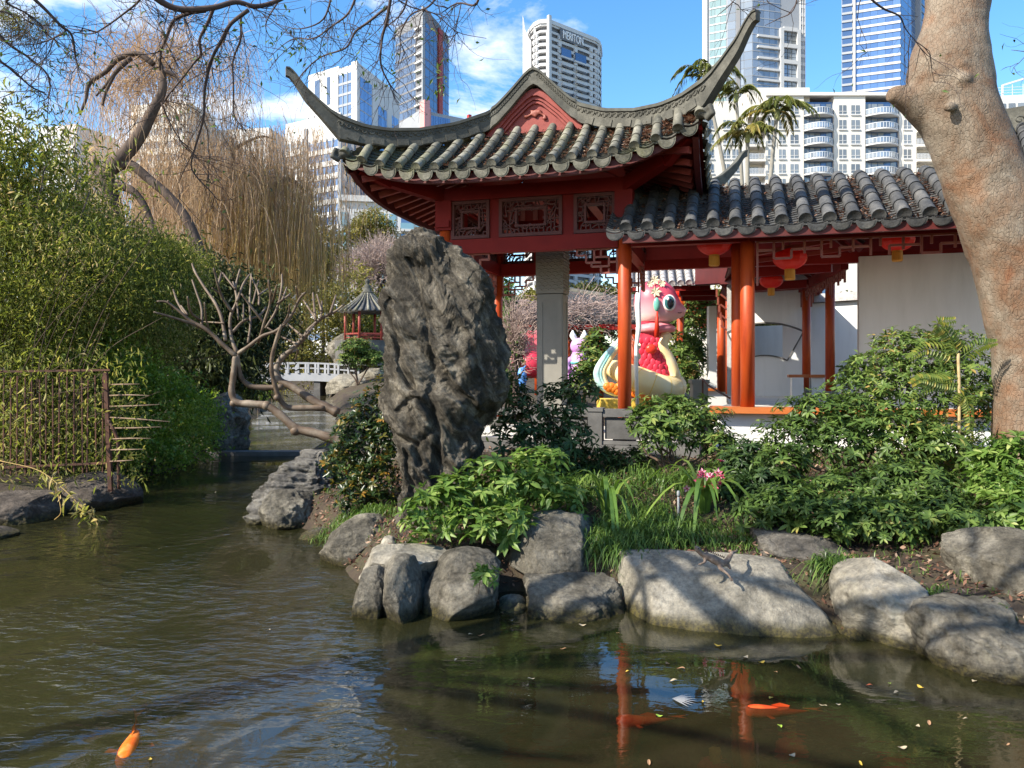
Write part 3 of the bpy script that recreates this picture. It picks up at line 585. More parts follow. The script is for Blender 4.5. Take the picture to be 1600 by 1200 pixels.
def roof_side(kind, sgn, as_obj):
    acc = MB(); pan = MB(); sp = .28; rowpts = []
    for k in range(-19, 20):
        e = k*sp/2                                     # along-eave coordinate; even k = barrel, odd k = pan + drip
        if abs(e) > 2.56: continue
        bar = (k % 2 == 0); pts = []
        if kind == 'front':
            s = e; din = 1.2 if abs(s) <= .72 else 1.2+1.4*(abs(s)-.72)/1.88
            for i in range(9):
                dd = 2.6+(din-2.6)*i/8; pts.append(L(s, sgn*dd, zfront(s, dd)))
            inward = V3*(-sgn)
        else:
            dd = e; sin_ = 0.0 if abs(dd) <= 1.2 else .72+1.88*(abs(dd)-1.2)/1.4
            for i in range(17):
                s = 2.6+(sin_-2.6)*i/16; pts.append(L(sgn*s, dd, zside(sgn*s, dd)))
            inward = U3*(-sgn)
        if bar: tile_row(pav, pts, as_obj, acc)
        else:
            pan_strip(pan, pts, .24); drip(pav, Vector(pts[0])-Z3*.012-inward*.02, inward, as_obj, acc)
            rowpts.append(pts)
    part('pan_tiles', pan, M_['pan'], pav, kind='stuff')
    if acc.v: part('far_side_tiles', acc, M_['tile'], pav, kind='stuff')
    return rowpts
FR = roof_side('front', -1, True); roof_side('front', 1, False); roof_side('side', -1, False); roof_side('side', 1, False)
# roof underside (red boards) and eave fascia
def skin(drop, mt, name):
    m = MB()
    for kind in ('front', 'side'):
        for sg in (-1, 1):
            N = 27; K = 8; vs = []
            for i in range(N):
                e = -2.56+5.12*i/(N-1)
                for j in range(K):
                    if kind == 'front':
                        din = 1.2 if abs(e) <= .72 else 1.2+1.4*(abs(e)-.72)/1.88; dd = 2.54+(din-2.54)*j/(K-1); vs.append(L(e, sg*dd, zfront(e, dd)-drop))
                    else:
                        si = .0 if abs(e) <= 1.2 else .72+1.88*(abs(e)-1.2)/1.4; s = 2.54+(si-2.54)*j/(K-1); vs.append(L(sg*s, e, zside(sg*s, e)-drop))
            m.add(vs, [(i*K+j, (i+1)*K+j, (i+1)*K+j+1, i*K+j+1) for i in range(N-1) for j in range(K-1)])
    part(name, m, mt, pav, True)
skin(.075, M_['red'], 'roof_boarding')
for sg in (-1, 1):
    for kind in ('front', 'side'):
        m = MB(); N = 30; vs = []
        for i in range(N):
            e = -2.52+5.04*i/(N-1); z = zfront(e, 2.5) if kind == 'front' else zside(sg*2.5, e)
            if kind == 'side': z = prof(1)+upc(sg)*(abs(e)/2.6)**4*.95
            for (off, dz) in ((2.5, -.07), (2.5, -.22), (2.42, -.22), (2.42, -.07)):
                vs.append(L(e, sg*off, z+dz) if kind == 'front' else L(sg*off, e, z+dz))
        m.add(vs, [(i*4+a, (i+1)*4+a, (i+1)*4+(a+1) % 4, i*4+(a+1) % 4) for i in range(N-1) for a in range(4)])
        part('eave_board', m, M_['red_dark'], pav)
RAF = MB(); RAF.box((0, .55, 0), .085, 1.15, .085); RAFM = RAF.mesh('rafter'); RAFM.materials.append(M_['red_pale'])
for kind, sg in (('front', -1), ('side', -1), ('side', 1), ('front', 1)):
    for k in range(-8, 9):
        e = k*.29
        if kind == 'front': a = L(e, sg*2.36, zfront(e, 2.36)-.22); b = L(e*.75, sg*1.35, zfront(e*.75, 1.35)-.26)
        else: a = L(sg*2.36, e, prof(.87)+upc(sg)*.7*(abs(e)/2.6)**4-.22); b = L(sg*1.35, e*.75, prof(.33)-.26)
        Yd = (b-a).normalized(); Xd = Yd.cross(Z3).normalized(); inst('rafter', RAFM, frame(a, Xd, Yd, Xd.cross(Yd)), pav)
for ss_, sd in ((-1, -1), (1, -1), (-1, 1), (1, 1)):       # corner beams, stepped
    m = MB(); u_ = upc(ss_)
    a = L(ss_*1.4, sd*1.4, 4.72); b = L(ss_*2.05, sd*2.02, 4.80+u_*.25); c = L(ss_*2.48, sd*2.47, 4.62+u_)
    m.bar(a, b, .16, .2); m.bar(b+Z3*.05, c+Z3*.1, .14, .18); m.bar(b-Z3*.06, b+(c-b)*.45-Z3*.0, .12, .14); m.bar(b+(c-b)*.3, b+(c-b)*.8+Z3*.02, .11, .13)
    part('corner_beam', m, M_['red'], pav)
# gable pediment, front and back
for sd in (-1, 1):
    g = MB(); pl = [L(-.74, sd*1.17, 5.66), L(.74, sd*1.17, 5.66), L(.5, sd*1.17, 5.96), L(.2, sd*1.17, 6.25), L(.05, sd*1.17, 6.33), L(-.05, sd*1.17, 6.33), L(-.2, sd*1.17, 6.25), L(-.5, sd*1.17, 5.96)]
    g.prism(pl, V3*(-sd*.06)); part('gable_panel', g, M_['red_pale'], pav)
    for off, w, pr, nm in ((0, .10, .10, 'gable_moulding'), (.13, .07, .06, 'gable_moulding'), (.23, .05, .035, 'gable_moulding')):
        m = MB(); k = 1-off*1.05
        path = [(-.80*k, 5.66), (-.46*k, 5.66+.36*k), (-.16*k, 5.66+.62*k), (-.05*k, 5.66+.68*k), (.05*k, 5.66+.68*k), (.16*k, 5.66+.62*k), (.46*k, 5.66+.36*k), (.80*k, 5.66)]
        vs = []
        for (x, z), (x2, z2) in zip(path, [(p[0]*(1-w*1.5), 5.66+(p[1]-5.66)*(1-w*1.5)-(.0 if p[1] > 5.7 else 0)) for p in path]):
            f0 = sd*(1.175+pr); vs += [L(x, f0, z), L(x2, f0, z2), L(x2, sd*1.172, z2), L(x, sd*1.172, z)]
        m.add(vs, [(i*4+a, (i+1)*4+a, (i+1)*4+(a+1) % 4, i*4+(a+1) % 4) for i in range(len(path)-1) for a in range(4)]+[(0, 1, 2, 3), tuple(len(vs)-4+q for q in (3, 2, 1, 0))]); part(nm, m, M_['red_pale'], pav)
    m = MB()
    for q in range(16):
        x = random.uniform(-.17, .17); z = 5.99+random.uniform(-.05, .06)-abs(x)*.35; m.ell(L(x, sd*1.19, z), .035, .025, .022, 8, 6)
    m.tube([L(-.17, sd*1.19, 5.93), L(0, sd*1.19, 6.02), L(.17, sd*1.19, 5.93)], .02, 6); remesh(part('gable_carving', m, M_['fret'], pav, True), .02)
# ridge bands: apex -> rake -> hip -> upswept horn
TOP = [(0, 6.63), (.36, 6.36), (.72, 6.07), ]
def hip_pt(ss_, sd, q):
    """q 0..1 rake from apex to pediment corner, 1..2 hip, 2..2.8 horn -> point at top, band height, width"""
    if q <= 1:
        zt = np.interp(q, [0, .07, .2, .5, .8, 1], [6.64, 6.625, 6.55, 6.33, 6.13, 6.05]); h = np.interp(q, [0, 1], [.25, .29]); return L(ss_*.72*q, sd*1.27, zt), h, .17
    if q <= 2:
        t = q-1; zt = np.interp(t, [0, .25, .5, .7, .85, 1], [6.05, 5.80, 5.65, 5.60, 5.62, 5.72]); h = np.interp(t, [0, .3, .5, .85, 1], [.30, .27, .26, .28, .34])
        e = .07*(1-t); return L(ss_*(.72+1.88*t), sd*(1.2+e+1.4*t), zt), h, .16
    l = q-2; zt = np.interp(l, [0, .14, .28, .5, .62, .70, .76], [5.72, 5.79, 5.90, 6.09, 6.25, 6.33, 6.33]); h = np.interp(l, [0, .14, .28, .5, .62, .76], [.34, .26, .22, .19, .16, .12])
    return L(ss_*(2.6+.8*l), sd*(2.6+.6*l), zt), h, float(np.interp(l, [0, .76], [.15, .09]))
MCAP = mat('ridge_cap', [(.05, .05, .043), (.10, .10, .085)], 6, .8, .4, 40, .006)
for sd in (-1, 1):
    for ss_ in (-1, 1):
        qs = np.r_[np.linspace(0, 1, 12), np.linspace(1.04, 2, 22), np.linspace(2.04, 2.76, 16)]
        pts = [hip_pt(ss_, sd, q) for q in qs]
        for band, (w0, z0, z1) in {'body': (1.0, -1.0, -.14), 'cap': (1.35, -.16, 0.0)}.items():
            m = MB(); vs = []
            for i, (p, h, w) in enumerate(pts):
                a = pts[max(0, i-1)][0]; b = pts[min(len(pts)-1, i+1)][0]; t_ = (b-a); t_.z = 0; n_ = Vector((-t_.y, t_.x, 0)).normalized()
                hw = w*w0/2
                ring = [(-hw, z0*h), (hw, z0*h), (hw, z1*h), (hw*.6, (z1+.04)*h) if band == 'cap' else (hw*.99, z1*h), (-hw*.6, (z1+.04)*h) if band == 'cap' else (-hw*.99, z1*h), (-hw, z1*h)]
                vs += [p+n_*x+Z3*z for x, z in ring]
            K = 6; fs = [(i*K+a, (i+1)*K+a, (i+1)*K+(a+1) % K, i*K+(a+1) % K) for i in range(len(pts)-1) for a in range(K)]; fs += [tuple(range(K))[::-1], tuple(range(len(vs)-K, len(vs)))]
            m.add(vs, fs); part('ridge_band' if band == 'body' else 'ridge_cap', m, M_['ridge'] if band == 'body' else MCAP, pav)
        if sd == -1:                                   # raised scroll carving and block joints on the front bands
            m = MB()
            for i in range(2, 40):
                q = .05+i*.05
                if q > 2.3: break
                p, h, w = hip_pt(ss_, sd, q); a = hip_pt(ss_, sd, q-.03)[0]; b = hip_pt(ss_, sd, q+.03)[0]; tg = (b-a).normalized(); n_ = Vector((tg.y, -tg.x, 0)).normalized()
                if n_.y > 0: n_ = -n_
                up = Vector((0, 0, 1)); c = p+n_*(w/2+.004)-Z3*(h*.36); r = .042
                sp_ = [c+tg*(r*(1-.5*k/10)*math.cos(k*.75))+up*(r*(1-.5*k/10)*math.sin(k*.75)*.9) for k in range(11)]; m.tube(sp_, .009, 5)
                m.tube([c-tg*.075-up*.02, c-tg*.045+up*.025, c-tg*.02+up*.035], .009, 5)
            part('scroll_carving', m, M_['ridge'], pav, True)
            m = MB()
            for q in np.arange(1.12, 2.0, .16):
                p, h, w = hip_pt(ss_, sd, q); a = hip_pt(ss_, sd, q-.03)[0]; b = hip_pt(ss_, sd, q+.03)[0]; tg = (b-a).normalized(); n_ = Vector((tg.y, -tg.x, 0)).normalized()
                if n_.y > 0: n_ = -n_
                m.box(p+n_*(w/2)-Z3*(h*.78), .17, .03, h*.34, (tg, n_, n_.cross(tg)))
            part('ridge_blocks', m, M_['ridge'], pav, kind='stuff')
        m = MB(); p = L(ss_*2.55, sd*2.55, 5.20+ (upc(ss_)-.43)); m.ell(p+Z3*.05, .11, .11, .08, 12, 8); m.tube([p+Z3*.05, p+(U3*ss_+V3*sd)*.1+Z3*.1, p+(U3*ss_+V3*sd)*.13+Z3*.0, p+(U3*ss_+V3*sd)*.05-Z3*.05], .045, 8); remesh(part('horn_base', m, M_['ridge'], pav, True), .02)
# leaf litter lying in the roof valleys
def litter_np(bases, size, seed=1, tilt=.4):
    r = np.random.default_rng(seed); n = len(bases); b = np.array(bases); a = r.uniform(0, 6.28, n); sz = size*r.uniform(.6, 1.4, n)
    ax = np.stack([np.cos(a), np.sin(a), r.normal(0, tilt, n)], -1); ax /= np.linalg.norm(ax, axis=1)[:, None]
    sd = np.stack([-np.sin(a), np.cos(a), r.normal(0, tilt, n)], -1)
    V = np.stack([b-ax*sz[:, None], b+sd*sz[:, None]*.42, b+ax*sz[:, None], b-sd*sz[:, None]*.42], 1).reshape(-1, 3)
    i = np.arange(n)[:, None]*4; return V, (i+np.array([[0, 1, 2, 3]])), r.uniform(0, 1, n)
bs = []
for pts in FR:
    m_ = len(pts); dens = 0 if (Vector(pts[0])-O0).dot(U3) < -1.2 else 120
    for _ in range(dens):
        t_ = random.uniform(0.1, 1); k = t_*(m_-1); i = min(m_-2, int(k)); p = Vector(pts[i])+(Vector(pts[i+1])-Vector(pts[i]))*(k-i); bs.append(tuple(p+U3*random.gauss(0, .045)+Z3*random.uniform(-.015, .03)))
V, Q, T = litter_np(bs, .032, 3); npart('dry_leaves', V, Q, M_['litter'], pav, T, kind='stuff')
# columns, beams, friezes
for s, d in ((-1.4, -1.4), (1.4, -1.4), (-1.4, 1.4), (1.4, 1.4)):
    if (s, d) == (1.4, 1.4): continue
    m = MB(); m.lathe(L(s, d, .96), [(.10, 0), (.10, 3.78)], 22); part('column', m, M_['column'], pav, True)
    m = MB(); m.lathe(L(s, d, .96), [(.17, 0), (.18, .06), (.15, .14), (.115, .17)], 18); part('column_base', m, M_['granite'], pav, True)
    m = MB(); m.box(L(s, d, 4.42), .26, .26, .46, (U3, V3, Z3)); m.box(L(s, d, 4.28), .22, .34, .10, (U3, V3, Z3)); part('bracket_block', m, M_['red'], pav)
def frame_side(f):
    """f(s, d_off, z): facade coordinates; s in -1.4..1.4 along the side, d_off outward, gives world point and axes"""
    org_, X, N = f
    w = lambda s, o, z: org_+X*s+N*o+Z3*z
    ax = (X, N, Z3)
    m = MB(); m.box(w(0, 0, 4.74), 2.9, .2, .2, ax); part('top_beam', m, M_['red'], pav)
    m = MB(); m.box(w(0, 0, 3.93), 2.62, .16, .22, ax); part('tie_beam', m, M_['red'], pav)
    # frieze board with three openings
    wins = [(-1.28, -.66), (-.506, .478), (.655, 1.278)]
    xs_ = [-1.31]+[x for ab in wins for x in ab]+[1.31]
    for a, b in zip(xs_[0::2], xs_[1::2]):
        if b > a: m = MB(); m.box(w((a+b)/2, 0, 4.34), b-a, .1, .598, ax); part('frieze_stile', m, M_['red'], pav)
    for a, b in wins:
        c = (a+b)/2; W_ = b-a; H = .585; z = 4.34; fr = MB(); t_ = .05
        for q in (-1, 1): fr.box(w(c, .03, z+q*(H/2-t_/2)), W_-.004, .12, t_, ax); fr.box(w(c+q*(W_/2-t_/2), .03, z), t_, .12, H-2*t_-.002, ax)
        iw = W_*.46; ih = .26
        fo = part('window_frame', fr, M_['lattice'], pav)
        inn = MB()
        for q in (-1, 1): inn.box(w(c, .03, z+q*ih/2), iw+.04, .09, .03, ax); inn.box(w(c+q*iw/2, .03, z), .03, .09, ih-.03, ax)
        r = random.Random(int((c+9)*100)); k_ = 0
        # broken-ice fretwork between the inner and the outer frame
        nodes = []
        x = -W_/2+t_
        gx = int((W_-2*t_)/.062); gy = int((H-2*t_)/.062); gd = {}
        for i in range(gx+1):
            for j in range(gy+1):
                px_ = -W_/2+t_+(W_-2*t_)*i/gx+(r.uniform(-.018, .018) if 0 < i < gx else 0); pz_ = -H/2+t_+(H-2*t_)*j/gy+(r.uniform(-.018, .018) if 0 < j < gy else 0); gd[i, j] = (px_, pz_)
        ins = lambda p: abs(p[0]) < iw/2-.01 and abs(p[1]) < ih/2-.01
        for (i, j), p in gd.items():
            for di, dj in ((1, 0), (0, 1), (1, 1)):
                if (i+di, j+dj) in gd and r.random() < (.72 if di*dj == 0 else .35):
                    q = gd[i+di, j+dj]
                    if ins(((p[0]+q[0])/2, (p[1]+q[1])/2)): continue
                    inn.bar(w(c+p[0], .03, z+p[1]), w(c+q[0], .03, z+q[1]), .016, .05, N)
        part('ice_lattice', inn, M_['lattice'], fo)
    # hanging fret brackets in the two upper corners
    for sg in (-1, 1):
        m = MB(); x0 = 1.29*sg; zz = 3.815; b = lambda x1, z1, x2, z2: m.bar(w(x0-sg*x1, 0, zz-z1), w(x0-sg*x2, 0, zz-z2), .026, .045, N)
        for seg in ((0, 0, .62, 0), (0, 0, 0, .38), (.02, .36, .24, .36), (.24, .36, .24, .24), (.24, .26, .12, .26), (.12, .26, .12, .12), (.12, .12, .34, .12), (.34, .0, .34, .20), (.24, .20, .46, .20), (.46, .20, .46, .08), (.46, .09, .60, .09), (.60, .0, .60, .10), (.24, .26, .38, .26), (.38, .26, .38, .2), (.0, .20, .12, .20), (.24, .0, .24, .12), (.12, .3, .12, .36)): b(*seg)
        part('corner_fret', m, M_['fret'], pav)
frame_side((L(0, -1.4, 0), U3, -V3)); frame_side((L(0, 1.4, 0), U3, V3)); frame_side((L(-1.4, 0, 0), V3, -U3)); frame_side((L(1.4, 0, 0), V3, U3))
m = MB(); m.box(L(0, 0, 4.75), .16, 2.7, .2, (U3, V3, Z3)); m.box(L(-.9, 0, 4.55), .14, 2.7, .16, (U3, V3, Z3)); m.box(L(.9, 0, 4.55), .14, 2.7, .16, (U3, V3, Z3)); part('ceiling_beam', m, M_['red_pale'], pav)
# stone pillar inside
pil = thing('stone_pillar', 'square grey stone pillar with a carved band in the middle of the pavilion', 'pillar', tuple(L(0, 0, .97)))
m = MB(); ax = (U3, V3, Z3); m.box(L(0, 0, 2.36), .42, .42, 1.86, ax)
for (x, y) in ((0, -1), (1, 0), (-1, 0), (0, 1)):     # raised rim that leaves a sunk panel
    n_ = U3*x+V3*y; t_ = Vector((-n_.y, n_.x, 0)); c = L(0, 0, 2.36)+n_*.213
    for q in (-1, 1): m.box(c+t_*(q*.165), .08, .022, 1.84, (t_, n_, Z3)); m.box(c+Z3*(q*.86), .25, .022, .12, (t_, n_, Z3))
part('shaft', m, M_['pillar'], pil)
m = MB(); m.box(L(0, 0, 3.8), .47, .47, 1.0, ax)
for k in range(16):
    for q in range(4):
        for sgx, n_, t_ in ((1, -V3, U3), (1, U3, V3)):
            c = L(0, 0, 3.36+k*.055)+n_*.237+t_*(-.18+q*.115+(.05 if k % 2 else 0)); m.tube([c-t_*.05, c-t_*.02+Z3*.02, c+t_*.02+Z3*.012, c+t_*.05-Z3*.01], .011, 4)
part('carved_band', m, M_['pillar'], pil)
m = MB(); m.box(L(0, 0, 1.2), .6, .6, .46, ax); part('pedestal', m, M_['pillar'], pil)
# stone plinth and balustrade in front of the pavilion
pl = thing('stone_plinth', 'dark granite plinth of long blocks under the pavilion', 'plinth', tuple(L(0, -1.7, .3)))
BLK = MB(); BLK.box((0, 0, 0), 1, 1, 1); BM = BLK.mesh('stone_block'); BM.materials.append(M_['granite'])
for c, (z, h, wd) in enumerate(((.30, .245, .95), (.555, .21, 1.15), (.775, .19, .8))):
    x = -2.6+(.0, .35, .15)[c]
    while x < 2.45:
        w_ = min(wd*random.uniform(.85, 1.15), 2.5-x); pos = L(x+w_/2, -1.86-.04*(2-c), z+h/2-.0); inst('stone_block', BM, frame(pos, U3*(w_-.012), V3*.44, Z3*(h-.012)), pl); x += w_
for k in range(5):
    inst('stone_block', BM, frame(L(2.34, -1.35+k*.62, .62), U3*.3, V3*.60, Z3*.68), pl)
m = MB(); m.box(L(0, .2, .80), 4.7, 3.7, .28, ax); part('floor_slab', m, M_['paving'], pl)
bal = thing('stone_balustrade', 'low grey stone balustrade on the plinth in front of the pavilion', 'balustrade', tuple(L(0, -1.85, .97)))
for s in (-2.2, -1.0, .25, 1.05, 2.3):
    m = MB(); m.box(L(s, -1.85, 1.19), .2, .2, .48, ax); m.box(L(s, -1.85, 1.455), .23, .23, .05, ax); part('post', m, M_['granite'], bal)
for a, b in ((-2.1, -1.1), (-.9, .15), (.35, .95), (1.15, 2.2)):
    m = MB(); m.box(L((a+b)/2, -1.85, 1.41), b-a, .17, .11, ax); part('rail', m, M_['granite'], bal)
    m = MB(); m.box(L((a+b)/2, -1.85, .99), b-a, .16, .05, ax); part('sill', m, M_['granite'], bal)
m = MB(); m.box(L(.65, -1.85, 1.19), .56, .08, .30, ax); m.box(L(1.675, -1.85, 1.19), .98, .08, .30, ax); part('stone_panel', m, M_['granite'], bal)
# ------------------------------------------------------------------ covered gallery (L-shaped)
gal = thing('covered_gallery', 'covered timber gallery with a dark tiled roof running right from the pavilion', 'gallery', tuple(C0+U3*2+Z3*1.4))
def G(s, d, z): return C0+U3*s+V3*d+Z3*z          # s to the right of the pavilion's front right column, d back
BAR2 = barrel_mesh('gallery_barrel_tile', .088); DISC2 = disc_mesh('gallery_eave_disc', .088); DRIP2 = drip_mesh('gallery_drip_tile', .25, .13)
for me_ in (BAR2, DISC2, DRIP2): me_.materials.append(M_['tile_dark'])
def zg(d):                                        # roof profile: eave d=-.66, rolled ridge d=.95, rear eave d=2.5
    x = abs(d-.95); return 4.86-.30*x*x/(x+.55)*1.55-.22*x if x > .0 else 4.86
gp = MB(); gacc = MB(); gl = []
for k in range(-1, 45):
    s = .10+k*.146; pts = [G(s, d, zg(d)) for d in np.linspace(-.66, .95, 12)]; rear = [G(s, d, zg(d)) for d in np.linspace(2.5, .95, 8)]
    if k % 2 == 0:
        tile_row(gal, pts, True, None, BAR2, DISC2, seg=.29); tile_row(gal, rear, False, gacc, BAR2, DISC2)
    else:
        pan_strip(gp, pts, .255); pan_strip(gp, rear, .255, .15); drip(gal, Vector(pts[0])-Z3*.012-V3*.02, V3, True, None, DRIP2); gl.append(pts)
part('pan_tiles', gp, M_['tile_dark'], gal, kind='stuff'); part('rear_tiles', gacc, M_['tile_dark'], gal, kind='stuff')
bs = []
for q, pts in enumerate(gl):
    for _ in range(int(260*(.15+random.random()**2)) if q > 2 else 60):
        k = random.uniform(.0, 1)**1.2*(len(pts)-1); i = min(len(pts)-2, int(k)); p = Vector(pts[i])+(Vector(pts[i+1])-Vector(pts[i]))*(k-i); bs.append(tuple(p+U3*random.gauss(0, .05)+Z3*random.uniform(-.02, .025)))
V, Q, T = litter_np(bs, .028, 5); npart('dry_leaves', V, Q, M_['litter'], gal, T, kind='stuff')
m = MB(); N = 14; vs = []
for i in range(N):
    d = -.6+3.05*i/(N-1)
    for s in (0.05, 6.45): vs.append(G(s, d, zg(d)-.085))
m.add(vs, [(2*i, 2*i+1, 2*i+3, 2*i+2) for i in range(N-1)]); part('roof_boarding', m, M_['red'], gal)
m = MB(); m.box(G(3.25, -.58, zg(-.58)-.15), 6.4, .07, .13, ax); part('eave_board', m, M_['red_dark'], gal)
for k in range(22):
    s = .2+k*.29; a = G(s, -.5, zg(-.5)-.13); b = G(s, .9, 4.86-.14); m = MB(); Yd = (b-a).normalized()
    inst('rafter', RAFM, frame(a, U3*.8, Yd*1.2, U3.cross(Yd)*.8), gal)
m = MB(); m.box(G(3.25, 0, 3.90), 6.3, .15, .16, ax); part('front_beam', m, M_['red'], gal)
m = MB(); m.box(G(3.25, 0, 4.075), 6.3, .18, .15, ax); part('eave_purlin', m, M_['red'], gal)
m = MB(); m.box(G(3.25, 1.9, 3.8), 6.3, .14, .16, ax); part('rear_beam', m, M_['red'], gal)
def column(s, d, z0, z1, r=.10, par=gal, base=True, lab=None):
    m = MB(); m.lathe(G(s, d, z0), [(r, 0), (r, z1-z0)], 22); part('column', m, M_['column'], par, True)
    if base: m = MB(); m.lathe(G(s, d, z0-.0), [(r*1.9, 0), (r*1.9, .05), (r*1.5, .12), (r*1.15, .14)], 16); part('column_base', m, M_['pillar'], par, True)
column(1.729, .02, 1.49, 3.95, .10, base=False); column(1.60, .42, 1.49, 3.95, .09, base=False); column(4.9, .02, 1.49, 3.95, base=False)
# cross beams, depth run of the gallery
def gpx(px, Y, z): return Vector(((px-800)/F*Y, Y, z))
depth_cols = [(1297, 14.3, .085), (1260, 16.3, .085)]
for px_, Y_, r_ in depth_cols:
    m = MB(); p = gpx(px_, Y_, 1.45); m.lathe(p, [(r_, 0), (r_, 2.4)], 20); part('column', m, M_['column'], gal, True)
    m = MB(); m.lathe(p, [(r_*2, 0), (r_*2, .07), (r_*1.6, .16), (r_*1.2, .18)], 16); part('column_base', m, M_['pillar'], gal, True)
a = gpx(1320, 12.9, 3.8); b = gpx(1252, 16.7, 3.8); m = MB(); m.bar(a, b, .12, .18); part('side_beam', m, M_['red'], gal)
m = MB(); dirv_ = (b-a).normalized()
for k in range(26):
    p = a+(b-a)*(k/25); h = .12+.10*(1+math.cos(k*2.1))*.5+(.18 if k in (6, 7, 17, 18, 25, 24) else 0); m.bar(p-Z3*.09, p-Z3*(.09+h), .03, .05, dirv_)
    if k < 25: m.bar(p-Z3*(.13+.05*(k % 3)), p+(b-a)/25-Z3*(.13+.05*(k % 3)), .028, .04)
part('hanging_fret', m, M_['fret'], gal)
for px0, px1, Y_, z in ((1165, 1300, 13.0, 3.72), (1165, 1262, 15.4, 3.72), (1165, 1255, 16.4, 3.80)):
    m = MB(); m.bar(gpx(px0, Y_+.5, z), gpx(px1, Y_-.3, z), .12, .16); part('cross_beam', m, M_['red'], gal)
m = MB(); q6 = [gpx(1150, 12.2, 4.0), gpx(1352, 12.0, 3.95), gpx(1268, 22, 3.95), gpx(1122, 22.2, 4.0), gpx(1240, 12.0, 4.75), gpx(1190, 22.1, 4.75)]; m.add(q6, [(0, 4, 5, 3), (4, 1, 2, 5)]); part('depth_roof_boarding', m, M_['red'], gal); m = MB(); m.add([q+Z3*.08 for q in q6], [(0, 4, 5, 3), (4, 1, 2, 5)]); part('depth_roof_tiles', m, M_['tile_dark'], gal)  # roof carried further back and right, added length shades the courtyard wall
for k in range(12):
    Y_ = 12.4+k*.4; m = MB(); m.bar(gpx(1332-k*6, Y_, 3.93), gpx(1240-k*3.6, Y_, 4.68), .06, .06); part('rafter', m, M_['red_pale'], gal)
# floor, ledge, skirting
m = MB(); pts_ = [G(1.25, .12, 0), G(7, .12, 0), G(7, 2.0, 0), gpx(1330, 13.0, 0), gpx(1268, 17.2, 0), gpx(1135, 17.6, 0), gpx(1140, 13.2, 0)]
m.prism([p+Z3*1.30 for p in pts_], Z3*.15); part('gallery_floor', m, M_['paving'], gal)
m = MB(); m.box(G(4.0, -.02, 1.455), 5.5, .34, .085, ax); part('seat_ledge', m, M_['ledge'], gal)
m = MB(); m.box(G(4.02, .05, .95), 5.5, .12, .92, ax); part('white_skirting', m, M_['plaster'], gal)
m = MB(); m.box(G(1.32, .9, 1.4), .28, 1.6, .07, ax); part('side_ledge', m, M_['ledge'], gal)
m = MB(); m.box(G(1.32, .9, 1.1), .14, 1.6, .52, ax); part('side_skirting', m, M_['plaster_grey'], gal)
# hanging fret below the front beam, right of the column
m = MB(); FB = lambda s1, z1, s2, z2: m.bar(G(s1, -.03, z1), G(s2, -.03, z2), .03, .04, V3)
x = 1.86; zt = 3.81
while x < 4.75:
    for sg in ((0, 0, .45, 0), (0, -.12, .22, -.12), (.22, 0, .22, -.24), (.22, -.24, .45, -.24), (.45, -.12, .45, -.24), (.45, -.12, .62, -.12), (.34, 0, .34, -.12), (.62, 0, .62, -.18), (.45, 0, .62, 0)):
        if abs(x+sg[0]-3.3) < .3 and sg[1] < -.15: continue
        FB(x+sg[0], zt+sg[1], x+sg[2], zt+sg[3])
    x += .62
FB(1.86, 3.81, 1.86, 3.2)
part('hanging_fret', m, M_['fret'], gal)
for (p0, p1) in (((1183, 11.6), (1300, 11.3)), ((1183, 12.4), (1330, 12.0))):
    m = MB(); m.bar(gpx(p0[0], p0[1], 3.78), gpx(p1[0], p1[1], 3.92), .07, .06); part('ceiling_rail', m, M_['red_pale'], gal)
# white walls
m = MB(); a = gpx(1341, 12.15, 0); b = a+U3*4.2
m.box((a+b)/2+Z3*2.35, 4.2, .2, 2.9, ax)
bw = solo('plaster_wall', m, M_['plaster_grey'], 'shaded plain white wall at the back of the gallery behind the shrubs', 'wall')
fw = thing('fan_window_wall', 'white wall with a fan-shaped opening at the end of the gallery', 'wall', tuple(gpx(1215, 16.9, 1.4)))
A_ = gpx(1150, 17.25, 0); B_ = gpx(1268, 16.75, 0); Xw = (B_-A_).normalized(); Nw = Vector((-Xw.y, Xw.x, 0)); Lw = (B_-A_).length
def wp(x, z): return A_+Xw*x+Z3*z
# fan outline in wall coordinates
cxw = (gpx(1195, 17.05, 0)-A_).dot(Xw); fan = []
zc = 1.35
for k in range(11):
    th = math.radians(118-56*k/10); fan.append((cxw+1.72*math.cos(th), zc+1.72*math.sin(th)-.0))
for k in range(11):
    th = math.radians(62+56*k/10); fan.append((cxw+1.0*math.cos(th), zc+1.0*math.sin(th)-.0))
xl_ = min(p[0] for p in fan); xr_ = max(p[0] for p in fan)
m = MB()
def wallquad(x0, x1, z0, z1): m.box(wp((x0+x1)/2, (z0+z1)/2), x1-x0, .16, z1-z0, (Xw, Nw, Z3))
wallquad(0, xl_, 1.4, 4.1); wallquad(xr_, Lw, 1.4, 4.1)
n_ = len(fan)//2; top = sorted(fan[:11]); bot = sorted(fan[11:])
xs_ = np.linspace(xl_, xr_, 25)
def polyz(x, up):
    # top / bottom border of the fan at x
    zs = []
    P2 = fan+[fan[0]]
    for (x1, z1), (x2, z2) in zip(P2, P2[1:]):
        if (x1-x)*(x2-x) <= 0 and x1 != x2: zs.append(z1+(z2-z1)*(x-x1)/(x2-x1))
    return (max(zs) if up else min(zs)) if zs else (zc+1.4)
for a_, b_ in zip(xs_, xs_[1:]):
    for up in (True, False):
        za, zb = polyz(a_+1e-4, up), polyz(b_-1e-4, up); E = 4.1 if up else 1.4
        q = [wp(a_, za), wp(b_, zb), wp(b_, E), wp(a_, E)]; m.prism([v-Nw*.08 for v in q], Nw*.16)
part('wall', m, M_['plaster'], fw)
m = MB(); P2 = [wp(x, z) for x, z in fan]
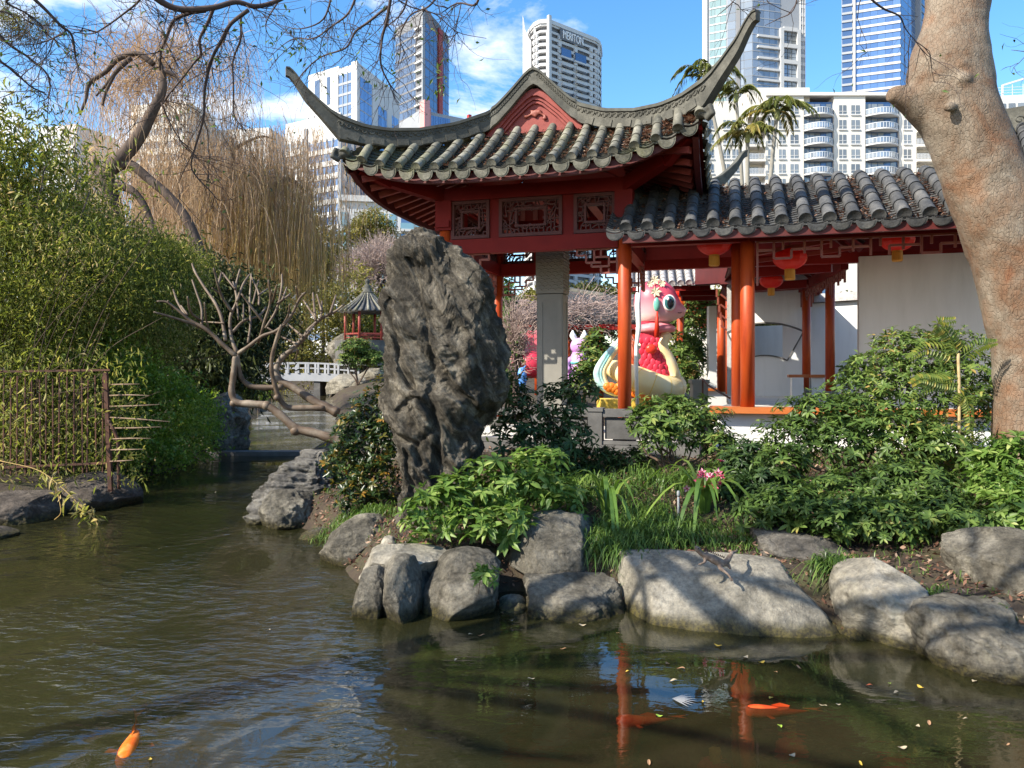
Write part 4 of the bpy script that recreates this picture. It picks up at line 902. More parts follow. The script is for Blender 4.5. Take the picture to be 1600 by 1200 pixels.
for p, q in zip(P2, P2[1:]+P2[:1]): m.bar(p-Nw*.02, q-Nw*.02, .03, .16, Nw)
part('opening_rim', m, M_['granite'], fw)
# bench with white ends round the small column
bn = thing('gallery_bench', 'white bench with an orange timber top round a gallery column', 'bench', tuple(gpx(1260, 15.9, 1.45)))
for q in (1245, 1275):
    m = MB(); m.box(gpx(q, 15.8, 1.66), .22, .5, .42, ax); part('bench_end', m, M_['plaster'], bn)
m = MB(); m.box(gpx(1248, 16.0, 1.9), .42, .5, .06, ax); m.box(gpx(1276, 15.7, 1.9), .26, .5, .06, ax); part('bench_top', m, M_['ledge'], bn)
# outer courtyard walls behind
ow = thing('courtyard_wall', 'white courtyard wall with a pale coping seen past the gallery columns', 'wall', tuple(gpx(1310, 19, .9)))
m = MB(); a = gpx(1225, 20.5, 0); b = gpx(1420, 18.5, 0); m.bar(a+Z3*2.3, b+Z3*2.3, .2, 2.9); part('wall', m, M_['plaster'], ow)
m = MB(); m.bar(a+Z3*3.82, b+Z3*3.82, .5, .1); m.bar(a+Z3*3.93, b+Z3*3.93, .3, .12); part('coping', m, M_['tile_pale'], ow)
w2 = MB(); a = gpx(1080, 27, 0); b = gpx(1240, 25, 0); w2.bar(a+Z3*2.2, b+Z3*2.2, .2, 2.6)
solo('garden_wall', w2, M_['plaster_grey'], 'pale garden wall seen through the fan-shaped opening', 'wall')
# lanterns
def lantern(px_, py_, Y_, w_, lab):
    c = P(px_, py_, Y_); r = w_*Y_/F/2; t = thing('red_lantern', lab, 'lantern', tuple(c), 'round red paper lanterns hanging under the gallery roof')
    m = MB(); n = 24; vs = []; fs = []; K = 12
    for i in range(K+1):
        th = math.pi*(.06+.88*i/K)
        for k in range(n):
            rr = r*math.sin(th)*(1.0 if k % 2 else .965); a = 2*math.pi*k/n; vs.append(c+Vector((rr*math.cos(a), rr*math.sin(a), .72*r*math.cos(th))))
    fs = [(i*n+k, (i+1)*n+k, (i+1)*n+(k+1) % n, i*n+(k+1) % n) for i in range(K) for k in range(n)]; m.add(vs, fs); part('paper_globe', m, M_['lant'], t)
    m = MB(); m.lathe(c, [(r*.3, -.74*r), (r*.3, -.62*r)], 16); m.lathe(c, [(r*.3, .62*r), (r*.3, .74*r)], 16); part('collar', m, M_['gold'], t)
    m = MB(); m.lathe(c, [(r*.27, -1.32*r), (r*.31, -1.25*r), (r*.30, -.76*r)], 16); part('tassel', m, M_['gold'], t)
    m = MB(); m.tube([c+Z3*.7*r, c+Z3*(.7*r+.35)], .006, 5); part('cord', m, M_['rust'], t)
def lampmat():
    t = NT('red_paper'); t.b.inputs['Base Color'].default_value = (.75, .02, .008, 1); t.b.inputs['Roughness'].default_value = .5
    tr = t.n('BsdfTranslucent', Color=(.9, .04, .01, 1)); ms = t.n('MixShader'); ms.inputs[0].default_value = .35; t.l(t.b.outputs[0], ms.inputs[1]); t.l(tr.outputs[0], ms.inputs[2]); t.l(ms.outputs[0], t.o.inputs[0])
    return t.m
M_['lant'] = lampmat(); M_['gold'] = mat('gold_tassel', [(.45, .20, .02), (.6, .30, .04)], 8, .6, .3, 60, .004, stretch=(6, 6, .3))
lantern(1116, 380, 11.3, 54, 'red lantern nearest the pavilion, left of the front gallery column')
lantern(1234, 403, 11.6, 52, 'red lantern between the front gallery column and the plain wall')
lantern(1205, 438, 13.6, 36, 'small red lantern just right of the front gallery column, lowest of the four')
lantern(1402, 374, 11.4, 52, 'red lantern in front of the plain shaded wall near the tree trunk')
# ------------------------------------------------------------------ city behind the garden
def glassmat(name, c1, c2, rough=.08, spec=.9):
    t = NT(name); oi = t.n('ObjectInfo'); c = t.ramp(oi.outputs['Random'], [(0, c1), (1, c2)])
    at = t.n('Attribute', attribute_name='tone'); c = t.mix(at.outputs['Fac'], c, c2)
    t.l(c, t.b.inputs['Base Color']); t.b.inputs['Roughness'].default_value = rough; t.b.inputs['Specular IOR Level'].default_value = spec; t.b.inputs['Metallic'].default_value = .35
    return t.m
M_['conc'] = mat('white_facade', [(.50, .50, .50), (.58, .58, .58)], .12, .7, 0)
M_['conc_w'] = mat('cream_facade', [(.60, .565, .51), (.67, .64, .585)], .1, .7, 0)
M_['conc_g'] = mat('grey_facade', [(.27, .29, .32), (.34, .36, .39)], .1, .7, 0)
M_['conc_d'] = mat('dark_facade', [(.12, .125, .14), (.17, .175, .19)], .1, .6, 0)
M_['g_blue'] = glassmat('blue_glass', (.05, .11, .25), (.17, .28, .48))
M_['g_dark'] = glassmat('dark_blue_glass', (.03, .06, .13), (.10, .17, .30))
M_['g_teal'] = glassmat('teal_glass', (.13, .23, .25), (.32, .45, .46))
M_['g_grey'] = glassmat('grey_glass', (.09, .12, .16), (.32, .37, .43))
M_['g_win'] = glassmat('window_glass', (.05, .06, .07), (.30, .31, .31), .15, .6)
M_['red_panel'] = plain('red_cladding', (.34, .03, .025)); M_['pink'] = plain('pink_fin', (.62, .30, .29))
M_['rail'] = plain('pale_railing', (.6, .62, .65), .4)
UB = MB(); UB.box((0, 0, 0), 1, 1, 1); UBM = {}
def ub(mt):
    if mt not in UBM:
        UBM[mt] = UB.mesh('pane_'+mt); UBM[mt].materials.append(M_[mt])
    return UBM[mt]
WCOUNT = {}
class Facade:
    """one flat face of a building; A, B plan points (left, right seen from the garden)"""
    def __init__(s, root, A, B, z0, z1):
        s.root = root; s.A = Vector(A); s.B = Vector(B); s.z0 = z0; s.z1 = z1; s.X = (s.B-s.A).normalized(); s.W = (s.B-s.A).length; s.N = Vector((s.X.y, -s.X.x, 0)); s.stuff = MB()
    def p(s, x, z, o=0): return s.A+s.X*x+s.N*o+Z3*z
    def box(s, name, x0, x1, z0, z1, o0, o1, mt, obj=True):
        if obj:
            M4 = frame(s.p((x0+x1)/2, (z0+z1)/2, (o0+o1)/2), s.X*(x1-x0), s.N*(o1-o0), Z3*(z1-z0)); return inst(name, ub(mt), M4, s.root)
    def window(s, x0, x1, z0, z1, mt, o=.06):
        k = (s.root.name); WCOUNT[k] = WCOUNT.get(k, 0)+1
        if WCOUNT[k] <= 290: s.box('window', x0, x1, z0, z1, .0, o, mt)
        else: s.stuff.box(s.p((x0+x1)/2, (z0+z1)/2, o/2), x1-x0, o, z1-z0, (s.X, s.N, Z3), random.random()); s.smt = mt
    def grid(s, nf, nc, band, pier, mt, bmt, pmt, o=.35, x0=0, x1=None, z0=None, z1=None, skipband=False):
        x1 = s.W if x1 is None else x1; z0 = s.z0 if z0 is None else z0; z1 = s.z1 if z1 is None else z1
        fh = (z1-z0)/nf; cw = (x1-x0)/nc
        for i in range(nf):
            for j in range(nc): s.window(x0+j*cw+pier*cw/2, x0+(j+1)*cw-pier*cw/2, z0+i*fh+band*fh*.5, z0+(i+1)*fh-band*fh*.5, mt, .06+random.random()*.05)
            if not skipband: s.box('floor_band', x0, x1, z0+i*fh-band*fh/2, z0+i*fh+band*fh/2, .0, o, bmt)
        if pmt:
            for j in range(nc+1): s.box('pier', x0+j*cw-pier*cw/2, x0+j*cw+pier*cw/2, z0, z1, .0, o+.06, pmt)
    def done(s):
        if s.stuff.v: part('window_panes', s.stuff, M_[s.smt], s.root, kind='stuff')
def pl2(px_, Y): return Vector(((px_-800)*Y/F, Y, 0))
def zpx(py, Y): return EYE-(py-HOR)*Y/F
def core(root, pts, z0, z1, mt, name='core'):
    m = MB(); m.prism([Vector(p)+Z3*z0 for p in pts], Z3*(z1-z0)); return part(name, m, M_[mt], root)
def back(A, B, d): n = (Vector(B)-Vector(A)).normalized(); n = Vector((n.y, -n.x, 0)); return [A, B, Vector(B)-n*d, Vector(A)-n*d]
G0 = 4.4
# white and blue tower, left
t = thing('office_tower', 'white and blue glass tower with two visible sides left of the dark tower', 'tower', tuple(pl2(550, 200)+Z3*G0))
A, B, C = pl2(482, 200), pl2(560, 190), pl2(624, 212)
zt = zpx(98, 190); z2 = zpx(118, 200)
mid = A+(B-A)*.62
core(t, [A, mid, mid+Vector((8, 30, 0)), A+Vector((8, 30, 0))], G0, z2, 'conc'); core(t, [mid, B, C, C+Vector((-14, 10, 0)), mid+Vector((8, 30, 0))], G0, zt, 'conc')
f = Facade(t, A, mid, 8, z2)
for x, w_ in ((.22, .16), (.62, .10)): f.window(f.W*x, f.W*(x+w_), z2-9, z2-2, 'g_dark', .1)
f.grid(18, 5, .3, .16, 'g_blue', 'conc', 'conc', .3, z0=12, z1=z2-11); f.done()
f = Facade(t, mid, B, 8, zt); f.grid(24, 3, .22, .10, 'g_blue', 'conc_g', 'conc_g', .2, x0=0, x1=f.W*.7, z0=12, z1=zt-1.5)
f.box('white_pier', f.W*.72, f.W, G0, zt+.4, 0, .5, 'conc'); f.done()
f = Facade(t, B, C, 8, zt-3); W_ = f.W
for a_, b_ in ((.03, .30), (.45, .66), (.80, .97)): f.grid(22, 3, .10, .08, 'g_blue', 'conc_g', None, .12, x0=W_*a_, x1=W_*b_, z0=14, z1=zt-3-(4 if a_ > .4 else 0)); f.smt = 'g_blue'
for a_, b_ in ((.31, .44), (.67, .79)): f.box('white_pier', W_*a_, W_*b_, G0, zt-1.5, 0, .14, 'conc')
f.done()
# grey banded block in front of it
t = thing('office_block', 'lower grey banded block in front of the white and blue tower', 'tower', tuple(pl2(500, 165)+Z3*G0))
A, B, C = pl2(446, 168), pl2(532, 160), pl2(556, 172); zt = zpx(180, 162)
core(t, [A, B, C, C+Vector((-8, 14, 0)), A+Vector((4, 20, 0))], G0, zt, 'conc')
f = Facade(t, A, B, 8, zt)
f.grid(16, 3, .42, .05, 'g_grey', 'conc', 'conc', .3, x0=f.W*.02, x1=f.W*.34, z0=8, z1=zt-4)
f.box('dark_recess', f.W*.36, f.W*.42, 8, zt-2, .0, .25, 'conc_d'); f.grid(16, 5, .4, .05, 'g_blue', 'conc', 'conc', .3, x0=f.W*.45, x1=f.W*.98, z0=8, z1=zt-5); f.done()
f = Facade(t, B, C, 8, zt); f.grid(16, 2, .5, .3, 'g_grey', 'conc_g', 'conc_g', .3, z1=zt-3); f.done()
# dark glass tower with a red stripe
t = thing('glass_tower', 'tall dark glass tower with a vertical red stripe', 'tower', tuple(pl2(660, 230)+Z3*G0))
A, B, C = pl2(618, 240), pl2(664, 229), pl2(701, 246); zt = zpx(18, 229)
core(t, [A, B, C, C+Vector((-10, 12, 0))], G0, zt, 'conc_d')
f = Facade(t, A, B, 20, zt); f.grid(32, 5, .22, .10, 'g_dark', 'conc_d', None, .15, x0=0, x1=f.W*.70, z1=zt-3)
for k in range(34):
    z = 20+k*(zt-22)/34
    f.box('balcony_slab', f.W*.72, f.W*.98, z, z+.5, .0, .9, 'conc'); f.box('balcony_recess', f.W*.74, f.W*.96, z+.6, z+2.4, .0, .1, 'conc_d')
f.box('corner_fin', f.W*.97, f.W, G0, zt+1.5, 0, .9, 'conc_g'); f.done()
f = Facade(t, B, C, 20, zt); f.grid(32, 3, .10, .06, 'g_dark', 'conc_d', None, .1, x0=0, x1=f.W*.5, z1=zt-3); f.box('red_stripe', f.W*.52, f.W*.68, zpx(185, 240), zpx(48, 240), 0, .5, 'red_panel')
f.grid(32, 2, .10, .06, 'g_dark', 'conc_d', None, .1, x0=f.W*.70, x1=f.W, z1=zt-3); f.smt = 'g_dark'; f.done()
core(t, [pl2(640, 238), pl2(664, 231), pl2(690, 244), pl2(664, 248)], zt-.5, zt+2.2, 'conc_d', 'roof_plant')
# pale block with pink fin
t = thing('low_block', 'low blue-grey block with a pink fin behind the roof horn', 'building', tuple(pl2(700, 190)+Z3*G0))
A, B = pl2(656, 185), pl2(770, 196); zt = zpx(178, 188); core(t, back(A, B, 20), G0, zt, 'conc_g'); f = Facade(t, A, B, 10, zt); f.grid(10, 8, .3, .1, 'g_blue', 'conc_g', None, .2, x0=f.W*.14, x1=f.W*.4); f.box('pink_fin', 0, f.W*.07, G0, zpx(160, 185), 0, 2.5, 'pink'); f.box('pink_fin', f.W*.09, f.W*.11, G0, zpx(170, 185), 0, 1.5, 'pink'); f.box('red_mast', f.W*.74, f.W*.78, zt, zt+2.5, -4, -3, 'red_panel'); f.done()
# low white building with teal glass
t = thing('apartment_block', 'low white building with teal glass balconies under the left eave', 'building', tuple(pl2(610, 118)+Z3*G0))
A, B = pl2(530, 118), pl2(646, 120); zt = zpx(308, 118); core(t, back(A, B, 16), G0, zt, 'conc'); f = Facade(t, A, B, 5, zt)
f.box('parapet', 0, f.W, zt-.6, zt+.3, 0, .5, 'conc')
for fl in range(6):
    z = zt-4.4-fl*3.15
    f.box('floor_band', 0, f.W, z-.9, z-.35, 0, .22, 'conc')
    for a_, b_ in ((.03, .11), (.32, .46), (.53, .62), (.67, .76)): f.window(f.W*a_, f.W*b_, z, z+2.1, 'g_teal', .1)
    f.box('balcony', f.W*.82, f.W*1.0, z-.7, z-.35, 0, 1.2, 'conc'); f.box('glass_rail', f.W*.82, f.W, z-.35, z+.6, 1.0, 1.05, 'g_teal'); f.window(f.W*.83, f.W*.99, z, z+2.2, 'g_dark', .1)
A2, B2 = pl2(646, 119), pl2(700, 121); core(t, back(A2, B2, 16), G0, zt-1.0, 'conc'); f2 = Facade(t, A2, B2, 5, zt-1)
for fl in range(6):
    z = zt-4.6-fl*3.15; f2.window(0.3, f2.W*.42, z, z+2.2, 'g_teal', .1); f2.window(f2.W*.48, f2.W*.9, z-.6, z+2.2, 'g_teal', .15); f2.box('balcony', .2, f2.W*.44, z-.8, z-.4, 0, 1.1, 'conc'); f2.box('glass_rail', .2, f2.W*.44, z-.4, z+.5, .95, 1.0, 'g_teal')
f.done(); f2.done()
# curved white tower with its sign
t = thing('curved_tower', 'white curved apartment tower with a rooftop name sign and a sail-like blade', 'tower', tuple(pl2(880, 300)+Z3*G0))
PL = [pl2(818, 330)]+[pl2(x, y) for x, y in ((822, 318), (827, 309), (835, 303), (844, 300.5), (857, 300))]+[pl2(x, y) for x, y in ((931, 317), (936, 319.5), (939, 324), (940, 332))]+[pl2(930, 350), pl2(830, 350)]
def scaled(k):
    c = sum(PL, Vector())/len(PL); return [c+(p-c)*k for p in PL]
zt = zpx(30, 300); fh = 2.62; core(t, scaled(.93), G0, zt-2, 'conc_d')
nfl = 40; front = PL[:10]
for k in range(nfl):
    z = zt-7.6-k*fh; m = MB(); m.prism([p+Z3*z for p in scaled(1.0)], Z3*1.15); part('floor_band', m, M_['conc'], t)
    m = MB()
    for i, (a_, b_) in enumerate(zip(front, front[1:])):
        n = 2 if i != 5 else 9
        for q in range(n):
            x0 = (q+.0)/n; p = a_+(b_-a_)*x0
            if i == 5 and q in (0, 2, 5, 8) or i in (6, 3): m.box(p+Z3*(z+1.9), 1.6 if i == 5 else .9, .9, 1.55, ((b_-a_).normalized(), Vector(((b_-a_).normalized().y, -(b_-a_).normalized().x, 0)), Z3))
    if m.v: part('wall_piers', m, M_['conc'], t, kind='stuff')
for k in range(2):
    z = zt-7.6+fh*(k+1); m = MB(); m.prism([p+Z3*z for p in scaled(1.0)], Z3*(.9 if k == 0 else 1.0)); part('floor_band', m, M_['conc'], t)
fs_ = Facade(t, front[5], front[6], 0, zt)
for k in range(18):       # balconies of the middle bays
    z = zt-12.5-k*fh
    for a_, b_ in ((.24, .44), (.53, .76)):
        if k == 0: fs_.box('glazed_box', fs_.W*a_, fs_.W*b_, z-.2, z+3.0, .1, .8, 'g_dark'); fs_.box('glazed_frame', fs_.W*(a_-.02), fs_.W*(b_+.02), z-.9, z-.2, .1, 1.0, 'conc')
        else: fs_.box('balcony', fs_.W*a_, fs_.W*b_, z-1.4, z-.4, .0, 1.5, 'conc')
cr_ = MB()
for a_, b_ in zip(scaled(1.0)[:9], scaled(1.0)[1:10]):
    cr_.bar(a_+Z3*(zt-.8), b_+Z3*(zt-.8), .8, 1.6)
for i in (1, 3, 5, 7, 8): cr_.box(scaled(.99)[i]+Z3*(zt-3.2), .9, .9, 4.5)
part('crown_band', cr_, M_['conc'], t)
fs_.box('sign_board', fs_.W*.22, fs_.W*.70, zt-6.2, zt-1.9, .1, .6, 'conc_d'); fs_.box('corner_fin', -.8, .6, zt-40, zt+1.2, .0, 1.2, 'conc')
bl = MB(); q0, q1 = pl2(816.5, 306), pl2(830, 305)
bl.prism([q0+Z3*zpx(190, 306), q1+Z3*zpx(190, 306), q1+Z3*zpx(66, 306), pl2(825, 305.5)+Z3*zpx(58, 306), pl2(820.5, 306)+Z3*zpx(46, 306), pl2(818, 306)+Z3*zpx(28, 306), q0+Z3*zpx(24, 306)], Vector((0, .8, 0))); part('sail_blade', bl, M_['conc'], t)
tcu = bpy.data.curves.new('sign_text', 'FONT'); tcu.body = 'MERITON'; tcu.size = 4.6; tcu.extrude = .15; tcu.align_x = 'LEFT'; tcu.space_character = 1.02
tmp = bpy.data.objects.new('tmp', tcu); COL.objects.link(tmp); dg = bpy.context.evaluated_depsgraph_get(); dg.update(); tme = bpy.data.meshes.new_from_object(tmp.evaluated_get(dg)); bpy.data.objects.remove(tmp)
xs_t = [v.co.x for v in tme.vertices]; wid = max(xs_t)-min(xs_t); tme.materials.clear(); tme.materials.append(plain('sign_white', (.85, .85, .85)))
k_ = fs_.W*.42/wid; o_ = inst('sign_letters', tme, frame(fs_.p(fs_.W*.265, zt-5.6, .75), fs_.X*k_, Z3*1.0, fs_.N), t)
# right-hand glass towers
t = thing('glass_tower', 'tall green-grey glass tower with white window frames behind the palms', 'tower', tuple(pl2(1180, 215)+Z3*G0))
A, B, C = pl2(1098, 218), pl2(1176, 212), pl2(1258, 216); zt = zpx(-90, 212); core(t, [A, B, B*1.12, A*1.12], G0, zt, 'conc_g'); core(t, [B, C, C*1.12, B*1.12], G0, zt-3, 'conc_g')
f = Facade(t, A, B, zpx(240, 215), zt); f.box('white_edge', 0, f.W*.10, G0, zt, 0, .5, 'conc'); f.grid(25, 3, .16, .08, 'g_teal', 'conc', None, .2, x0=f.W*.14, x1=f.W*.48); f.smt = 'g_teal'; f.grid(25, 3, .06, .05, 'g_grey', 'conc_d', None, .1, x0=f.W*.5, x1=f.W); f.box('dark_return', f.W*.68, f.W*.76, G0, zt, .0, .35, 'conc_d'); f.smt = 'g_grey'; f.done()
f = Facade(t, B, C, zpx(240, 215), zt); f.grid(25, 5, .10, .06, 'g_grey', 'conc_g', None, .15, x0=0, x1=f.W*.52); f.smt = 'g_grey'
f.box('white_frame', f.W*.50, f.W*.56, zpx(152, 214), zpx(45, 214), 0, .9, 'conc'); f.box('white_frame', f.W*.82, f.W*.88, zpx(152, 214), zpx(45, 214), 0, .9, 'conc')
for py_ in (46, 72, 97, 124, 148): f.box('white_frame', f.W*.56, f.W*.82, zpx(py_, 214)-.5, zpx(py_, 214)+.6, 0, .9, 'conc')
for a_, b_ in ((48, 70), (75, 95), (100, 122), (127, 144)):
    for i in range(3):
        for j in range(3): f.window(f.W*(.57+.085*i), f.W*(.57+.085*i+.07), zpx(b_, 214)+(j*(b_-a_)/3+.4)*214/F, zpx(b_, 214)+((j+1)*(b_-a_)/3-.4)*214/F, 'g_win', .3)
f.grid(25, 2, .4, .2, 'g_grey', 'conc', 'conc', .25, x0=f.W*.9, x1=f.W*.99)
for k in range(6): f.box('white_balcony', f.W*.08, f.W*.5, zpx(62+k*17, 214), zpx(62+k*17, 214)+.6, 0, .7, 'conc')
f.smt = 'g_grey'; f.done()
t = thing('glass_tower', 'tall blue glass tower with white floor lines left of the big tree trunk', 'tower', tuple(pl2(1370, 205)+Z3*G0))
A, B, C = pl2(1315, 205), pl2(1407, 200), pl2(1462, 222); zt = zpx(-80, 200); core(t, [A, B, C, C*1.1, A*1.14], G0, zt, 'conc_g')
f = Facade(t, A, B, zpx(240, 202), zt); f.grid(25, 1, .28, .1, 'g_dark', 'conc_g', None, .3, x0=0, x1=f.W*.19); f.box('white_pier', f.W*.20, f.W*.235, G0, zt, 0, .7, 'conc'); f.grid(25, 6, .30, .03, 'g_blue', 'conc', None, .25, x0=f.W*.24, x1=f.W); f.smt = 'g_blue'; f.done()
f = Facade(t, B, C, zpx(240, 202), zt); f.grid(25, 2, .10, .06, 'g_blue', 'conc_g', None, .1, x0=0, x1=f.W*.38); f.box('blue_fin', f.W*.40, f.W*.44, G0, zt, 0, 1.2, 'conc_g'); f.grid(25, 4, .14, .06, 'g_dark', 'conc_g', None, .2, x0=f.W*.46, x1=f.W); f.smt = 'g_dark'; f.done()
# cream apartment complex with curved balconies
t = thing('apartment_complex', 'long cream apartment building with curved glass balconies behind the gallery roof', 'apartments', tuple(pl2(1280, 155)+Z3*G0))
Y_ = 155.0; A, B = pl2(1060, Y_), pl2(1482, Y_); zb = G0
def xa(px_): return (px_-1060)*Y_/F
f = Facade(t, A, B, zb, 60); f.smt = 'g_win'
for x0, x1, y0 in ((1060, 1168, 165), (1196, 1256, 150), (1303, 1352, 150), (1405, 1432, 150), (1476, 1482, 150)): f.box('wall', xa(x0), xa(x1), zb, zpx(y0, Y_), -8, 0, 'conc_w')
for x0, x1 in ((1168, 1196), (1432, 1476)): f.box('recess_wall', xa(x0), xa(x1), zb, zpx(150, Y_), -8, -2.2, 'conc_w')
for x0, x1 in ((1256, 1303), (1352, 1405)): f.box('bay_core', xa(x0), xa(x1), zb, zpx(158, Y_), -8, -.6, 'g_dark')
f.box('parapet', xa(1196), xa(1482), zpx(150, Y_), zpx(145, Y_), -8, .4, 'conc_w'); f.box('roof_block', xa(1172), xa(1268), zpx(168, Y_), zpx(134, Y_), -9, -1, 'conc_w'); f.box('roof_block', xa(1090), xa(1166), zpx(168, Y_), zpx(150, Y_), -10, -3, 'conc_w'); f.box('roof_block', xa(1290), xa(1330), zpx(150, Y_), zpx(141, Y_), -9, -2, 'conc_w')
for k in range(9):
    yc = 171+23*k; z = zpx(yc, Y_); z0 = zpx(yc+7.5, Y_); z1 = zpx(yc-6.5, Y_)
    for x0, x1 in ((1108, 1115), (1130, 1140), (1144, 1156), (1200, 1209), (1217, 1227), (1235, 1247), (1311, 1322), (1330, 1343), (1412, 1423)):
        if yc < 180 and x0 < 1160: continue
        f.window(xa(x0), xa(x1), z0, z1, 'g_win', .08)
        f.box('window_frame', xa(x0)-.12, xa(x1)+.12, z0-.28, z0-.02, 0, .22, 'conc'); f.box('window_frame', xa((x0+x1)/2)-.05, xa((x0+x1)/2)+.05, z0, z1, .08, .16, 'conc'); f.box('window_frame', xa(x0), xa(x1), z0+.5, z0+.6, .08, .15, 'conc')
    for x0, x1 in ((1168, 1196), (1432, 1476)):
        zs = zpx(yc+11, Y_); f.box('balcony_slab', xa(x0), xa(x1), zs-.25, zs+.25, -2.2, .4, 'conc_w'); f.window(xa(x0)+.5, xa(x1)-.5, zs+.3, zs+2.2, 'g_win', -2.1) if False else f.box('balcony_door', xa(x0)+.5, xa(x1)-.8, zs+.3, zs+2.2, -2.2, -2.1, 'g_win')
        m = MB(); n = max(6, int((x1-x0)/2.2))
        for q in range(4): m.box(f.p((xa(x0)+xa(x1))/2, zs+.55+q*.26, .3), xa(x1)-xa(x0), .06, .07, (f.X, f.N, Z3))
        for q in range(n+1): m.box(f.p(xa(x0)+(xa(x1)-xa(x0))*q/n, zs+.85, .3), .07, .06, 1.1, (f.X, f.N, Z3))
        part('railing', m, M_['rail'], t, kind='stuff')
    if True:
        for x0, x1 in ((1070, 1104), (1256, 1303), (1352, 1405)):
            zs = zpx(yc+11, Y_); xc = (xa(x0)+xa(x1))/2; hw = (xa(x1)-xa(x0))/2; N = 12
            arc = [f.p(xc+hw*(-1+2*i/N), zs, 2.0*(1-(-1+2*i/N)**2)*(1.0)-.2) for i in range(N+1)]
            m = MB(); m.prism(arc+[f.p(xc+hw, zs, -1), f.p(xc-hw, zs, -1)], Z3*.32); part('curved_slab', m, M_['conc'], t)
            m = MB()
            for i in range(N+1):
                m.box(arc[i]+Z3*.85, .09, .09, 1.05)
                if i < N:
                    m.bar(arc[i]+Z3*1.35, arc[i+1]+Z3*1.35, .1, .1)
            part('railing', m, M_['rail'], t, kind='stuff')
            m = MB()
            for i in range(N): m.add([arc[i]+Z3*.4, arc[i+1]+Z3*.4, arc[i+1]+Z3*1.3, arc[i]+Z3*1.3], [(0, 1, 2, 3)], random.random())
            part('glass_rail', m, M_['g_grey'], t)
            for q in range(5):
                a_ = f.p(xc+hw*(-.9+.36*q), zs+1.5, -.45); f.box('bay_window', xc+hw*(-.92+.37*q), xc+hw*(-.92+.37*q+.32), zs+.35, zs+2.7, -.6, -.5, 'g_win' if q != 3 else 'g_dark')
f.done()
# white apartment top right of the trunk
t = thing('apartment_tower', 'white building with a rooftop frame at the right edge behind the trunk', 'building', tuple(pl2(1600, 140)+Z3*G0))
A, B = pl2(1552, 140), pl2(1680, 138); zt = zpx(150, 140); core(t, back(A, B, 16), G0, zt, 'conc'); f = Facade(t, A, B, 8, zt)
for k in range(7):
    z = zt-3.2-k*3
    for q in range(9): f.window(1+q*1.55, 2.1+q*1.55, z, z+1.7, 'g_win', .1)
    f.box('floor_band', 0, f.W, z-.9, z-.5, 0, .4, 'conc')
m = MB()
for q in range(8): m.box(f.p(1.5+q*1.8, zt+1.0, -.2), .08, .08, 2.0, (f.X, f.N, Z3))
for q in range(3): m.box(f.p(f.W/2, zt+.5+q*.5, -.2), f.W, .06, .07, (f.X, f.N, Z3))
m.bar(f.p(2.0, zt+2.2, -1), f.p(7, zt+3.6, -1), .25, .3); m.bar(f.p(2, zt, -1), f.p(2, zt+2.2, -1), .25, .25); m.bar(f.p(6.9, zt+3.6, -1), f.p(14, zt+3.9, -1), .25, .3); part('rooftop_frame', m, M_['conc'], t, kind='stuff'); f.done()
# pale hazy blocks behind the willows
for x0, x1, y0, Y_, lab, mtk in ((205, 292, 165, 250, 'pale pinkish block behind the left willow trunk', 'conc_w'), (322, 420, 205, 260, 'pale striped tower behind the middle willow', 'conc'), (60, 120, 200, 240, 'pale block at the far left behind the bamboo', 'conc')):
    t = thing('office_block', lab, 'building', tuple(pl2((x0+x1)/2, Y_)+Z3*G0)); A, B = pl2(x0, Y_), pl2(x1, Y_-4); zt = zpx(y0, Y_); core(t, back(A, B, 16), G0, zt, mtk); f = Facade(t, A, B, 10, zt); f.grid(18, 5, .5, .15, 'g_grey', mtk, mtk, .3, x0=f.W*.05, x1=f.W*.95, z1=zt-3); f.smt = 'g_grey'; f.done()
# ------------------------------------------------------------------ vegetation helpers
def unit(a): return a/(np.linalg.norm(a, axis=-1, keepdims=True)+1e-9)
def leaves_np(pos, ax, nrm, Ln, Wd, droop=.12, fold=.25):
    ax = unit(ax); sd = unit(np.cross(ax, nrm)); nn = np.cross(sd, ax); Ln = np.asarray(Ln).reshape(-1, 1)*np.ones((len(pos), 1)); Wd = np.asarray(Wd).reshape(-1, 1)*np.ones((len(pos), 1))
    m = pos+ax*Ln*.5; tip = pos+ax*Ln-nn*Ln*droop
    V = np.stack([pos, m+sd*Wd/2+nn*Wd*fold, tip, m-sd*Wd/2+nn*Wd*fold], 1).reshape(-1, 3)
    i = np.arange(len(pos))[:, None, None]*4; Q = (i+np.array([[0, 1, 2], [0, 2, 3]])[None]).reshape(-1, 3); return V, Q
def sphere_dirs(n, rng, up=0.0):
    d = unit(rng.normal(size=(n, 3))); d[:, 2] = d[:, 2]+up; return unit(d)
